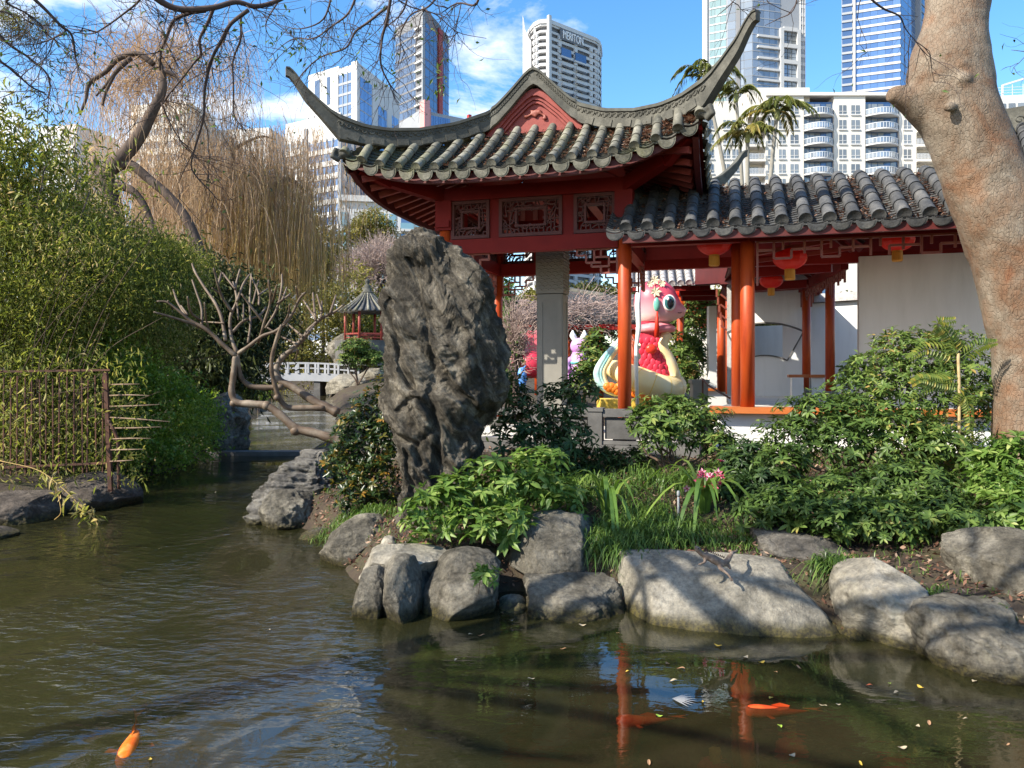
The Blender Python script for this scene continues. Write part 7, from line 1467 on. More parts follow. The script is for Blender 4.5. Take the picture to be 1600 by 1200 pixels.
spots = [(735, 992, 'pale', 'just below the egg-shaped boulder'), (752, 994, 'brown', 'just right of the pale leaf below the egg-shaped boulder'), (910, 978, 'pale', 'below the low dark ledge'), (916, 968, 'yellow', 'against the low dark ledge'), (965, 990, 'brown', 'in front of the left end of the big smooth boulder'), (1043, 1038, 'brown', 'above the red column reflection'), (980, 1050, 'yellow', 'left of the column reflection'), (1098, 1098, 'yellow', 'next to the sunken feather-like leaves'), (1030, 1120, 'green', 'right of the column reflection'), (1052, 1065, 'pale', 'just right of the top of the column reflection'), (1014, 1194, 'brown', 'at the bottom edge of the photograph'), (1190, 1036, 'yellow', 'in the ripples below the big smooth boulder'), (1212, 1051, 'brown', 'right above the ripples'), (1248, 1044, 'brown', 'below the right end of the big smooth boulder'), (1165, 1028, 'pale', 'close below the middle of the big smooth boulder'), (1358, 1072, 'red', 'beside the lime leaf below the pale upright rock'), (1390, 1069, 'green', 'below the pale upright rock'), (1438, 1075, 'yellow', 'right of the lime leaf'), (1400, 1083, 'pale', 'just under the lime leaf below the pale upright rock'), (1286, 1104, 'pale', 'right of the orange fish'), (1310, 1102, 'pale', 'second to the right of the orange fish'), (1218, 1136, 'green', 'below the orange fish'), (1452, 1132, 'brown', 'below the knobbly rock'), (1434, 1136, 'pale', 'left of the brown leaf below the knobbly rock'), (1508, 1124, 'pale', 'under the knobbly rock at the right'), (1575, 1165, 'brown', 'near the lower right corner'), (1410, 1170, 'pale', 'long pale sliver near the lower right'), (1523, 1066, 'pale', 'touching the knobbly rock'), (1345, 1195, 'yellow', 'at the bottom edge right of the lower right fish'), (1238, 1182, 'pale', 'at the bottom edge below the orange fish'), (1064, 1046, 'brown', 'above the sunken feather-like leaves'), (880, 1015, 'brown', 'below the middle of the low dark ledge'), (235, 1188, 'yellow', 'left of the bottom orange koi'), (420, 985, 'pale', 'on open water left of the leftmost waterside block'), (250, 858, 'pale', 'far left on open water below the rusty fence'), (336, 770, 'pale', 'in the channel near the weir'), (712, 1032, 'pale', 'on open water below the egg-shaped boulder'), (830, 1062, 'pale', 'alone in mid water left of the column reflection'), (1122, 1010, 'yellow', 'touching the foot of the big smooth boulder'), (1205, 1092, 'yellow', 'lying over the orange fish')]
gk = {}
for i, (x, y, c, w) in enumerate(spots):
    Y_ = 2400/(y-580); me = LM[c, i % 3]; o = bpy.data.objects.new('floating_leaf', me); COL.objects.link(o); o.location = P(x, y, Y_); o.location.z = .004; o.rotation_euler = (0, 0, random.uniform(0, 6.28)); s = random.uniform(.45, .95); o.scale = (s, s, s)
    setp(o, ('%s leaf floating %s' % ({'pale': 'pale dry', 'brown': 'brown', 'yellow': 'yellow', 'green': 'lime green', 'red': 'russet'}[c], w)) if w else '%s leaf floating alone on the open water' % {'pale': 'small pale', 'brown': 'small brown', 'yellow': 'small yellow', 'green': 'small lime', 'red': 'small red'}[c], 'leaf', 'small dead leaves floating on the pond')
t = thing('leaf_spray', 'spray of thin grey leaves floating right of the column reflection', 'leaf spray', tuple(P(1070, 1096, 4.66)))
for k in range(7):
    a = math.radians(-60+k*14); c = P(1050+0*k, 1092, 4.68); c.z = .006; V, Q = leaves_np(np.array([tuple(c)]), np.array([[math.cos(a), math.sin(a), .02]]), np.array([[0, 0, 1.0]]), .15, .016, 0, .2); npart('leaf', V, Q, plain('grey_leaf', (.3, .3, .3)) if k == 0 else bpy.data.materials['grey_leaf'], t)
# ------------------------------------------------------------------ koi
def koi(label, c, ang, ln, mt, depth=-.03):
    t = thing('koi', label, 'fish', (c.x, c.y, depth)); d = Vector((math.cos(ang), math.sin(ang), 0)); s = Vector((-d.y, d.x, 0)); b = Vector((c.x, c.y, depth)); K = 14; vs = []; n = 12
    for i in range(K+1):
        q = i/K; w = ln*.108*math.sin(math.pi*min(1, q*1.0+.04)**.60)**.85*(1-.62*q)+.004; x = (q-.5)*ln; bend = s*(.05*ln*math.sin(q*4)*q)
        for k in range(n): a = 2*math.pi*k/n; vs.append(b-d*x+bend+s*(w*math.cos(a))+Z3*(w*1.0*math.sin(a)-.03))
    m = MB(); m.add(vs, [(i*n+k, (i+1)*n+k, (i+1)*n+(k+1) % n, i*n+(k+1) % n) for i in range(K) for k in range(n)]+[tuple(range(n)), tuple(range(K*n, K*n+n))[::-1]]); part('body', m, mt, t, True)
    e = b-d*ln*.5+s*(.05*ln*math.sin(4)); m = MB(); m.add([e+d*.05-Z3*.015, e-d*ln*.20+s*ln*.08-Z3*.02, e-d*ln*.10-Z3*.02, e-d*ln*.22-s*ln*.06-Z3*.02], [(0, 1, 2), (0, 2, 3)]); part('tail_fin', m, mt, t)
    for sg in (-1, 1):
        f = b+d*ln*.22+s*(sg*ln*.09)-Z3*.04; m = MB(); m.add([f, f+s*(sg*ln*.13)-d*ln*.05, f+s*(sg*ln*.10)-d*ln*.13, f-d*ln*.06], [(0, 1, 2, 3)]); part('side_fin', m, mt, t)
    m = MB(); f = b+Z3*(ln*.07-.02); m.add([f+d*ln*.12, f-d*ln*.02+Z3*.015, f-d*ln*.18, f-d*ln*.15-Z3*.02], [(0, 1, 2, 3)]); part('dorsal_fin', m, mt, t)
    return t
KO = mat('koi_orange', [(.62, .07, .008), (.75, .15, .01), (.82, .30, .08)], 9, .5, .2, 60, .004, spec=.2); KR = mat('koi_red', [(.12, .02, .01), (.55, .05, .01), (.68, .10, .02)], 9, .5, .2, 60, .004, spec=.2, lo=.22, hi=.6)
koi('bright orange koi near the surface at the lower left', P(207, 1146, 4.24), math.radians(-72), .56, KO, -.002)
koi('red-orange koi swimming in the lower right of the pond', P(1216, 1104, 4.58), math.radians(178), .38, KR, .002)
koi('faint reddish koi deeper under water right of the column reflection', P(1010, 1098, 4.63), math.radians(184), .36, KR, -.075)
# ------------------------------------------------------------------ lizard basking on the big boulder
lz = thing('lizard', 'grey-brown water dragon lizard basking on top of the big smooth boulder', 'lizard', tuple(P(1120, 875, 6.25)))
def LP(x, y, dz=0, Y_=6.14): p = P(1040+x/8, 820+y/8, Y_); return p+Vector((0, dz, 0))
m = MB(); m.tube(catmull([LP(372, 262), LP(395, 300), LP(430, 340), LP(470, 375), LP(520, 395), LP(590, 425), LP(660, 460), LP(720, 480), LP(770, 450), LP(820, 400, .03), LP(870, 375, .08), LP(930, 400, .15), LP(1010, 400, .25)], 4), lerp_list([.010, .024, .026, .024, .033, .042, .042, .036, .026, .020, .016, .012, .006], 49), 12, flat=.85)
for pts, r in (([LP(490, 400), LP(480, 450, -.03), LP(430, 465, -.05), LP(385, 475, -.06)], [.016, .012, .009, .006]), ([LP(430, 465, -.05), LP(415, 490, -.06)], [.006, .004]), ([LP(690, 480), LP(665, 520, -.04), LP(700, 550, -.06), LP(750, 590, -.09), LP(795, 650, -.11)], [.022, .019, .014, .009, .005]), ([LP(750, 590, -.09), LP(765, 660, -.12)], [.007, .003]), ([LP(740, 590, -.09), LP(805, 700, -.12)], [.007, .003]), ([LP(510, 390), LP(540, 370, .04), LP(520, 350, .07)], [.014, .010, .007]), ([LP(740, 470), LP(780, 500, .0), LP(800, 540, -.03)], [.022, .018, .010])): m.tube(catmull(pts, 4), lerp_list(r, 4*(len(pts)-1)+1), 8)
m.ell(LP(400, 305), .028, .028, .024, 12, 8); o_ = part('body', m, mat('lizard_skin', [(.08, .058, .045), (.16, .115, .09), (.25, .195, .155)], 30, .8, .6, 90, .006), lz, True); remesh(o_, .006, 2)
m = MB()
for q in range(14): p = LP(440+q*22, 345+q*9+(-6 if q < 3 else 0)); m.add([p+Vector((-.008, 0, .03)), p+Vector((.008, 0, .03)), p+Vector((.004, .0, .052))], [(0, 1, 2)])
part('crest', m, M_['rust'], lz)
m = MB(); m.ell(LP(402, 290, -.024), .006, .005, .006, 8, 6); part('eye', m, plain('eye_black', (.01, .01, .01), .1), lz, True)
# ------------------------------------------------------------------ rusty fence on the left bank
fc = thing('iron_fence', 'rusty iron picket fence on the left bank with side spikes on its end post', 'fence', tuple(P(170, 760, 11.2)))
FYY = 11.3
def bar2(name, a, b, w, h=None): m = MB(); m.bar(a, b, w, h or w, Vector((0, 1, 0))); return part(name, m, M_['rust'], fc)
for k in range(22):
    x = 160-11*k+random.uniform(-1, 1); tp = 590+random.uniform(-4, 4)-.04*k; bar2('picket', P(x+random.uniform(-2, 2), 738+.9*k*.3, FYY), P(x, tp, FYY), .017)
bar2('rail', P(-90, 582, FYY-.02), P(172, 578, FYY-.02), .03); bar2('rail', P(-90, 735, FYY-.02), P(172, 723, FYY-.02), .03)
bar2('post', P(173, 768, 11.2), P(165, 582, 11.2), .055); m = MB(); m.tube(catmull([P(186, 764, 11.15), P(185, 720, 11.15), P(184, 690, 11.15), P(176, 668, 11.15), P(168, 655, 11.2)], 6), .024, 8); part('brace_post', m, M_['rust'], fc, True)
for y0, x1, y1 in ((601, 218, 600), (618, 233, 618), (635, 249, 632), (652, 266, 659), (669, 251, 667), (686, 236, 685), (703, 224, 702), (721, 207, 719)):
    m = MB(); m.tube([P(170, y0, 11.2), P((170+x1)/2, (y0+y1)/2+random.uniform(-1, 1), 11.0), P(x1, y1, 10.8)], [.010, .012, .004], 6); part('side_spike', m, mat('dry_iron', [(.14, .09, .06), (.24, .17, .12)], 8, .8, .3) if 'dry_iron' not in bpy.data.materials else bpy.data.materials['dry_iron'], fc, True)
m = MB(); m.tube(catmull([P(255, 572, 15), P(300, 563, 15), P(360, 552, 15)], 4), .006, 5); solo('support_wire', m, M_['rust'], 'thin wire stretched from the left bank to the frangipani', 'wire')
# ------------------------------------------------------------------ bridge and tea house beyond the upper pond
M_['bridge'] = mat('bridge_paint', [(.34, .345, .36), (.44, .445, .46)], 1, .7, .1)
br = thing('stone_bridge', 'low pale arched footbridge with railings over the far water', 'bridge', tuple(P(465, 610, 60)))
YB2 = 60; N = 12; dk = lambda i, py: P(372+(560-372)*i/N, py-5*math.sin(math.pi*i/N), YB2)
m = MB(); bot = [dk(i, 600) for i in range(N+1)]; topp = [dk(i, 588) for i in range(N+1)]; m.prism(bot+topp[::-1], Vector((0, 2.4, 0))); part('deck', m, M_['bridge'], br)
for i in range(N+1):
    m = MB(); m.bar(dk(i, 588), dk(i, 571), .15, .15); part('rail_post', m, M_['bridge'], br); m = MB(); m.bar(dk(i, 588)+Vector((0, 2.2, 0)), dk(i, 571)+Vector((0, 2.2, 0)), .15, .15); part('rail_post', m, M_['bridge'], br)
for oy in (0, 2.2):
    m = MB()
    for i in range(N): m.bar(dk(i, 572)+Vector((0, oy, 0)), dk(i+1, 572)+Vector((0, oy, 0)), .13, .12); m.bar(dk(i, 580)+Vector((0, oy, 0)), dk(i+1, 580)+Vector((0, oy, 0)), .08, .1)
    part('handrail', m, M_['bridge'], br, kind='stuff')
for x in (415, 500): m = MB(); m.box(P(x, 606, YB2+1.1), .5, 2.0, 1.3); part('pier', m, M_['granite'], br)
TH = 62; tb = P(574, 533, TH); te = thing('tea_house', 'little round tea house with a ribbed conical roof on the rocks', 'tea house', tuple(tb))
m = MB(); m.lathe(tb-Z3*2.0, [(2.5, 0), (2.6, 2.0)], 20); part('base', m, M_['granite'], te)
for k in range(6):
    a = k*math.pi/3+.35; p = tb+Vector((1.75*math.cos(a), 1.75*math.sin(a), 0)); m = MB(); m.lathe(p, [(.11, 0), (.11, 2.5)], 10); part('post', m, M_['red_pale'], te, True)
    a2 = a+math.pi/3; q = tb+Vector((1.75*math.cos(a2), 1.75*math.sin(a2), 0)); m = MB(); m.bar(p+Z3*.55, q+Z3*.55, .12, .12); m.bar(p+Z3*2.45, q+Z3*2.45, .15, .25); m.bar(p+Z3*.25, q+Z3*.25, .06, .06); part('railing', m, M_['red_pale'], te, kind='stuff')
rp = [(2.25, 2.3), (2.1, 2.42), (1.6, 2.75), (1.0, 3.2), (.55, 3.65), (.35, 3.9)]; m = MB(); m.lathe(tb, rp, 30); part('roof', m, M_['tile_dark'], te, True)
for k in range(28):
    a = 2*math.pi*k/28; m = MB(); m.tube([tb+Vector((r*1.01*math.cos(a), r*1.01*math.sin(a), z+.05)) for r, z in rp], [.11, .11, .10, .085, .06, .05], 6); part('roof_rib', m, M_['tile_dark'] if k % 2 else M_['tile'], te, True)
m = MB(); m.lathe(tb+Z3*3.85, [(.48, 0), (.5, .1), (.34, .17), (.36, .36), (.24, .45), (.3, .6), (.18, .7), (.12, .75), (.2, .9), (.18, 1.1), (.05, 1.2)], 16); part('finial', m, M_['ridge'], te, True)
# visitor on the far path
pv = P(594, 578, 64); pe = thing('person', 'distant visitor in a pale blue top and blue trousers beyond the standing stone', 'person', tuple(pv))
m = MB(); H = 1.65
m.tube([pv+Vector((-.10, 0, .02)), pv+Vector((-.10, 0, .45)), pv+Vector((-.08, 0, .85))], [.06, .065, .09], 10); m.tube([pv+Vector((.10, .05, .02)), pv+Vector((.10, .02, .45)), pv+Vector((.08, 0, .85))], [.06, .065, .09], 10); m.tube([pv+Z3*.8, pv+Z3*1.0, pv+Z3*1.2, pv+Z3*1.36, pv+Z3*1.45], [.15, .14, .17, .15, .06], 12, flat=.7); m.ell(pv+Z3*1.55, .085, .1, .12); m.tube([pv+Vector((-.18, 0, 1.34)), pv+Vector((-.25, 0, 1.1)), pv+Vector((-.24, -.08, .85))], [.05, .045, .035], 8); m.tube([pv+Vector((.18, 0, 1.34)), pv+Vector((.25, 0, 1.1)), pv+Vector((.26, -.08, .86))], [.05, .045, .035], 8)
o_ = part('body', m, plain('visitor_skin', (.45, .28, .2)), pe, True); remesh(o_, .03, 2)
m = MB(); m.tube([pv+Z3*.92, pv+Z3*1.1, pv+Z3*1.25, pv+Z3*1.4], [.175, .175, .20, .14], 12, flat=.75); m.tube([pv+Vector((-.18, 0, 1.34)), pv+Vector((-.25, 0, 1.12))], [.07, .06], 8); m.tube([pv+Vector((.18, 0, 1.34)), pv+Vector((.25, 0, 1.12))], [.07, .06], 8); part('pale_top', m, plain('pale_blue_cloth', (.5, .62, .78), .8), pe, True)
m = MB(); m.tube([pv+Vector((-.10, 0, .08)), pv+Vector((-.09, 0, .9))], [.09, .12], 10); m.tube([pv+Vector((.10, .03, .08)), pv+Vector((.09, 0, .9))], [.09, .12], 10); part('trousers', m, plain('blue_cloth', (.06, .14, .42), .8), pe, True)
m = MB(); m.ell(pv+Z3*1.6, .1, .11, .1); part('hair', m, plain('dark_hair', (.03, .02, .02)), pe, True)
m = MB(); b_ = pv+Vector((-.42, 0, .02)); m.box(b_+Z3*.32, .36, .25, .6); m.tube([b_+Vector((-.1, 0, .6)), b_+Vector((0, 0, .78)), b_+Vector((.1, 0, .6))], .02, 6); solo('bag', m, plain('red_cloth', (.6, .04, .03), .8), 'red bag beside the distant visitor', 'bag')
# ------------------------------------------------------------------ festival lanterns behind the pavilion
YS = 19.0; pxm = YS/F
def SP(x, y, dy=0): return P(880+x/4.615, 420+y/4.615, YS+dy)
M_['sn_red'] = mat('lantern_crimson', [(.50, .02, .05), (.62, .05, .09)], 3, .4, .1, 30, .005, tone=.25); M_['sn_pink'] = mat('lantern_pink', [(.66, .08, .11), (.78, .38, .42)], 1.4, .45, 0, lo=.3, hi=.65); M_['cream'] = mat('lantern_cream', [(.80, .60, .24), (.84, .74, .48)], 1.5, .45, 0); M_['yellow'] = mat('lantern_yellow', [(.80, .48, .05), (.82, .60, .12)], 2, .45, 0); M_['teal'] = mat('lantern_teal', [(.10, .46, .46), (.62, .72, .68)], 1.2, .4, 0, lo=.4, hi=.6); M_['orange'] = plain('lantern_orange', (.80, .20, .02), .45); M_['white'] = plain('lantern_white', (.82, .82, .80), .45)
sn = thing('snake_lantern', 'big pink and red festival snake lantern with a coiled cream belly', 'lantern figure', tuple(SP(640, 1000)))
m = MB(); c = SP(672, 235); vs = []
hd = [(0, -165, 10, 20), (0, -150, 70, 60), (-5, -110, 125, 110), (-5, -60, 150, 130), (5, 0, 168, 140), (20, 50, 176, 140), (15, 95, 165, 130), (-5, 130, 130, 105), (-20, 150, 80, 60)]
n = 26; vs = []
for ox, oy, rx, ry in hd:
    for k in range(n): a = 2*math.pi*k/n; ex = 1.12 if math.cos(a) > .8 and 20 < oy < 110 else 1.0; q = SP(672+ox+rx*math.cos(a)*ex, 245+oy); vs.append(Vector((q.x, YS+ry*pxm/4.615*math.sin(a), q.z)))
m.add(vs, [(i*n+k, (i+1)*n+k, (i+1)*n+(k+1) % n, i*n+(k+1) % n) for i in range(len(hd)-1) for k in range(n)]+[tuple(range(n)), tuple(range(len(vs)-n, len(vs)))[::-1]])
t2 = NT('snake_head'); sp_ = t2.n('SeparateXYZ'); t2.l(t2.n('NewGeometry').outputs['Position'], sp_.inputs[0]); zf = t2.math('MULTIPLY_ADD', sp_.outputs[2], 1.0, -SP(0, 395).z); t2.l(t2.ramp(t2.math('MULTIPLY', zf, .85), [(.0, (.80, .74, .66)), (.22, (.80, .42, .45)), (.5, (.70, .12, .17)), (.9, (.58, .035, .07))]), t2.b.inputs['Base Color']); t2.b.inputs['Roughness'].default_value = .4; M_['head'] = t2.m
part('head', m, M_['head'], sn, True)
ry_ = lambda x: -.50
ey = thing  # keep name short
m = MB(); fwd = Vector((0, -.52, 0)); m.ell(SP(738, 258)+fwd*.92, .16, .06, .2, 18, 12); e1 = part('eye', m, M_['white'], sn, True)
m = MB(); m.ell(SP(735, 256)+fwd*.99, .12, .05, .165, 18, 12); part('iris', m, plain('eye_teal', (.03, .12, .13), .2), e1, True); m = MB(); m.ell(SP(738, 262)+fwd*1.06, .075, .04, .11, 16, 10); part('pupil', m, plain('eye_dark', (.01, .01, .015), .1), e1, True); m = MB(); m.ell(SP(722, 232)+fwd*1.13, .035, .02, .045, 10, 8); part('highlight', m, M_['white'], e1, True)
m = MB(); m.tube(catmull([SP(805, 325)+fwd*.72, SP(825, 325)+fwd*.6, SP(845, 312)+fwd*.38], 5), .010, 6); part('mouth', m, plain('mouth_dark', (.05, .02, .02)), sn, True)
m = MB()
for (x, y, r) in ((640, 95, 38), (640, 180, 42), (600, 125, 26), (690, 118, 28)):
    for k in range(7): a = 2*math.pi*k/7; d = Vector((math.cos(a), 0, math.sin(a))); cc = SP(x, y)+fwd*(.72 if y < 120 else .95); m.add([cc, cc+d*r*.5*pxm/4.6*1.0+Vector((d.z, 0, -d.x))*.04, cc+d*r*pxm/4.6+Vector((0, -.03, 0)), cc+d*r*.5*pxm/4.6-Vector((d.z, 0, -d.x))*.04], [(0, 1, 2, 3)])
part('flower_ornament', m, plain('ornament_gold', (.72, .62, .42), .5), sn)
m = MB(); m.ell(SP(645, 270)+fwd*1.0, .08, .05, .17, 12, 8); part('jade_pendant', m, plain('jade', (.18, .5, .4), .3), sn, True); m = MB(); m.tube([SP(650, 320)+fwd, SP(648, 400)+fwd*.98, SP(650, 500)+fwd*.9], [.02, .05, .07], 8); part('tassel', m, plain('tassel_red', (.6, .03, .01), .5), sn, True)
m = MB(); nk = [(640, 380, 95), (635, 470, 95), (650, 560, 90), (665, 650, 105), (670, 740, 120), (665, 810, 130)]; vs = []
for x, y, r in nk:
    for k in range(22): a = 2*math.pi*k/22; q = SP(x+r*math.cos(a), y); vs.append(Vector((q.x, YS+r*.9*pxm/4.615*math.sin(a), q.z)))
m.add(vs, [(i*22+k, (i+1)*22+k, (i+1)*22+(k+1) % 22, i*22+(k+1) % 22) for i in range(5) for k in range(22)]); part('neck', m, M_['sn_red'], sn, True)
m = MB()
for i in range(8):
    for j in range(7):
        y = 520+i*38; x = 560+j*36+(18 if i % 2 else 0); r = 95+i*4; off = (x-(645+i*4))/r
        if abs(off) < .92: cc = SP(x, y); cc.y = YS-.9*r*pxm/4.615*math.sqrt(1-off*off)-.005; m.ell(cc, .075, .02, .09, 10, 6, random.random())
part('scales', m, M_['sn_red'], sn, True, kind='stuff')
m = MB(); m.tube(catmull([SP(735, 470)+fwd*.3, SP(700, 560)+fwd*.45, SP(745, 650)+fwd*.4, SP(780, 750)+fwd*.35, SP(800, 830)+fwd*.3], 6), lerp_list([.15, .14, .15, .17, .2], 25), 14); part('belly_stripe', m, M_['cream'], sn, True)
m = MB(); m.lathe(SP(665, 430), [(.33, -.12), (.48, -.08), (.50, .02), (.36, .12)], 24, sx=1.0, sy=.9); part('collar', m, M_['sn_pink'], sn, True)
m = MB(); m.ell(SP(612, 582)+fwd*.85, .14, .08, .12, 14, 10); part('medallion', m, plain('medal_red', (.7, .04, .02), .3), sn, True)
cp = catmull([SP(360, 720, .3), SP(430, 750, -.1), SP(520, 790, -.45), SP(640, 840, -.6), SP(740, 870, -.5), SP(800, 850, .0), SP(760, 820, .5), SP(600, 800, .8)], 4)
m = MB(); m.tube(cp, lerp_list([.22, .27, .31, .33, .33, .31, .28, .22], len(cp)), 18); part('coil', m, M_['cream'], sn, True)
for k in range(3, len(cp)-8, 3):
    m = MB(); d = Vector(cp[k+1]-cp[k-1]).normalized(); R = Vector((0, 0, 1)).rotation_difference(d); rr = float(np.interp(k, range(0, len(cp), 4), [.22, .27, .31, .33, .33, .31, .28, .22])); m.add([Vector(cp[k])+R @ Vector((rr*1.012*math.cos(a), rr*1.012*math.sin(a), z)) for z in (-.008, .008) for a in (2*math.pi*q/20 for q in range(20))], [(q, (q+1) % 20, 20+(q+1) % 20, 20+q) for q in range(20)]); part('coil_seam', m, M_['yellow'], sn)
m = MB(); m.tube(catmull([SP(430, 870, -.2), SP(560, 915, -.6), SP(690, 945, -.7), SP(810, 920, -.5)], 5), lerp_list([.05, .1, .1, .05], 16), 10); part('lower_coil', m, M_['orange'], sn, True)
for k, (o_, w_) in enumerate(((0, .11), (22, .10), (44, .09))):
    m = MB(); m.tube(catmull([SP(440+o_*.4, 430), SP(395+o_*.6, 530, -.1), SP(300+o_, 640, -.25), SP(245+o_, 740, -.3), SP(265+o_, 830, -.35), SP(340+o_*.8, 890, -.4), SP(420+o_*.5, 910, -.35)], 5), lerp_list([.05, w_, w_*1.25, w_*1.4, w_*1.3, w_, .04], 31), 10, flat=.6); part('tail_plume', m, M_['teal'] if k < 2 else M_['cream'], sn, True)
m = MB()
for q in range(9): m.ell(SP(320+q*14, 850+random.uniform(-10, 40), -.5), .11, .08, .1, 10, 8)
part('cloud_base', m, M_['orange'], sn, True); m = MB(); m.box(SP(470, 975, -.2), 1.45, .9, .26); m.box(SP(690, 975, .0), 1.0, .8, .25); part('plinth', m, M_['yellow'], sn)
m = MB(); m.tube([SP(545, 130, -1.0), SP(538, 260, -1.0), SP(545, 420, -1.0), SP(528, 560, -1.0), SP(525, 690, -1.0), SP(535, 1005, -1.0)], [.055, .07, .06, .045, .05, .04], 10); o_ = solo('wooden_staff', m, M_['white'], 'pale knobbly staff standing in front of the snake lantern', 'staff', smooth=True)
rb = thing('rabbit_lantern', 'purple rabbit festival lantern seen behind the stone pillar', 'lantern figure', tuple(P(905, 602, 26)))
def RP(x, y, dy=0): return P(x, y, 26+dy)
k_ = 26/F
M_['lilac'] = mat('lantern_lilac', [(.55, .22, .62), (.72, .48, .72)], 1.0, .45, 0); M_['peach'] = plain('lantern_peach', (.80, .48, .28), .5)
m = MB(); m.lathe(RP(904, 600), [(22*k_, 0), (20*k_, 12*k_), (15*k_, 28*k_), (13*k_, 42*k_), (9*k_, 50*k_)], 18); part('robe', m, M_['lilac'], rb, True); m = MB(); m.ell(RP(905, 541), 14*k_, 13*k_, 13*k_); part('head', m, M_['lilac'], rb, True)
for sg in (-1, 1): m = MB(); m.tube(catmull([RP(904+sg*5, 532), RP(904+sg*9, 524), RP(904+sg*9, 516)], 4), lerp_list([.09, .11, .02], 9), 8); part('ear', m, M_['white'], rb, True); m = MB(); m.tube(catmull([RP(904+sg*11, 562), RP(904+sg*20, 570, -.2), RP(904+sg*15, 580, -.4)], 4), lerp_list([.12, .12, .1], 9), 8); part('arm', m, M_['lilac'], rb, True)
m = MB(); m.ell(RP(912, 574, -.3), 9*k_, .16, 12*k_); part('apron', m, M_['peach'], rb, True); m = MB(); m.lathe(RP(904, 569), [(16*k_, 0), (16*k_, 4*k_)], 16); part('belt', m, M_['teal'], rb, True)
m = MB(); m.ell(RP(910, 538, -.27), .05, .04, .06); part('eye', m, plain('eye_black2', (.02, .01, .02)), rb, True)
rf = thing('fan_lantern', 'red and white fan-like festival lantern left of the stone pillar', 'lantern figure', tuple(P(830, 600, 24)))
m = MB(); c = P(835, 560, 24); R = .85
for q in range(9):
    a0 = math.radians(60+q*17); a1 = math.radians(60+q*17+15); m.prism([c, c+Vector((R*math.cos(a0), 0, R*math.sin(a0))), c+Vector((R*1.06*math.cos((a0+a1)/2), 0, R*1.06*math.sin((a0+a1)/2))), c+Vector((R*math.cos(a1), 0, R*math.sin(a1)))], Vector((0, .08, 0)), q/9)
part('fan', m, M_['sn_pink'], rf); m = MB(); m.ell(c+Vector((-.1, -.2, -.2)), .42, .3, .42); part('body', m, M_['sn_red'], rf, True); m = MB(); m.ell(c+Vector((.6, -.3, -.55)), .3, .25, .26); part('drum', m, M_['orange'], rf, True)
m = MB(); m.ell(P(815, 590, 22), .16, .14, .3); m.ell(P(811, 602, 22), .2, .18, .2); m.tube([P(815, 580, 22), P(822, 570, 22)], [.06, .02], 8); o_ = solo('blue_lantern', m, plain('lantern_blue', (.10, .30, .72), .5), 'small blue lantern figure at the left foot of the stone pillar', 'lantern figure', smooth=True); remesh(o_, .03, 1)
m = MB(); c = P(961, 664, 13.2); m.lathe(c-Z3*.12, [(.06, 0), (.13, .05), (.12, .14), (.06, .2)], 14); m.lathe(c+Vector((.16, .1, -.1)), [(.05, 0), (.1, .05), (.1, .1), (.05, .15)], 14); solo('toy_lanterns', m, M_['yellow'], 'yellow and orange little lantern behind a gap of the balustrade', 'lantern figure', smooth=True)
# ------------------------------------------------------------------ rear halls
def tiled_slope(root, A, B, C, D, n, bar, disc, dm, step=.3, obj=True, panmat='tile_dark', lift=.03):
    """A,B eave left/right, C,D ridge right/left"""
    acc = MB(); pan = MB()
    for k in range(2*n+1):
        t_ = k/(2*n); e = A+(B-A)*t_; r = D+(C-D)*t_; pts = [e+(r-e)*q for q in (0, .25, .5, .75, 1)]
        if k % 2 == 0: tile_row(root, pts, obj, acc, bar, disc, lift, step)
        else: pan_strip(pan, pts, (B-A).length/n*.9, .12)
    part('pan_tiles', pan, M_[panmat], root, kind='stuff')
    if acc.v: part('barrel_tiles', acc, M_[panmat], root, kind='stuff')
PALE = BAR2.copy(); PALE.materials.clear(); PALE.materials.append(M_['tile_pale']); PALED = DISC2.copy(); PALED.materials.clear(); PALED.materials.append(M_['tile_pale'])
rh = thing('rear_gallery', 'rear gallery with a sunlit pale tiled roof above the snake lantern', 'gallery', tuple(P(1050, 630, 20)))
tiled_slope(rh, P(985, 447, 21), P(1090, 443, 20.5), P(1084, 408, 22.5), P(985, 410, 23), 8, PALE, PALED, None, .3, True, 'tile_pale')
m = MB(); m.bar(P(980, 453, 21.1), P(1110, 449, 20.6), .12, .14); m.bar(P(1090, 443, 20.5), P(1100, 405, 22.6), .1, .3); part('eave_board', m, M_['red'], rh)
for k in range(8):
    y = 458+k*8; m = MB(); m.bar(P(1062+k*3, y, 21+k*2.0), P(1118, y-1, 21+k*2.0), .16, .16); part('cross_beam', m, M_['red'], rh)
for x, Y_, z0 in ((1063, 24, .9), (1127, 20.5, 1.45), (1141, 18.5, 1.45)):
    m = MB(); p = gpx(x, Y_, z0); m.lathe(p, [(.11, 0), (.11, 4.3-z0-(.3 if x > 1100 else 0))], 18); part('column', m, M_['column'], rh, True)
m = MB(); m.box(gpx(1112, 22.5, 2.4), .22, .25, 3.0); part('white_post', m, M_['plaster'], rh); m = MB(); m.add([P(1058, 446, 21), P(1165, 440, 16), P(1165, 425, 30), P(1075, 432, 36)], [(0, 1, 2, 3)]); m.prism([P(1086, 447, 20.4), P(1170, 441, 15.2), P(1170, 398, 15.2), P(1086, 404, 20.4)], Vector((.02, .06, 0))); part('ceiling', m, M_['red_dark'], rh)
m = MB(); m.box(gpx(1125, 21, 1.5), 1.3, .3, .07); part('seat_ledge', m, M_['ledge'], rh); m = MB(); m.box(gpx(1125, 21.05, 1.2), 1.3, .2, .55); part('low_wall', m, M_['plaster'], rh)
m = MB()
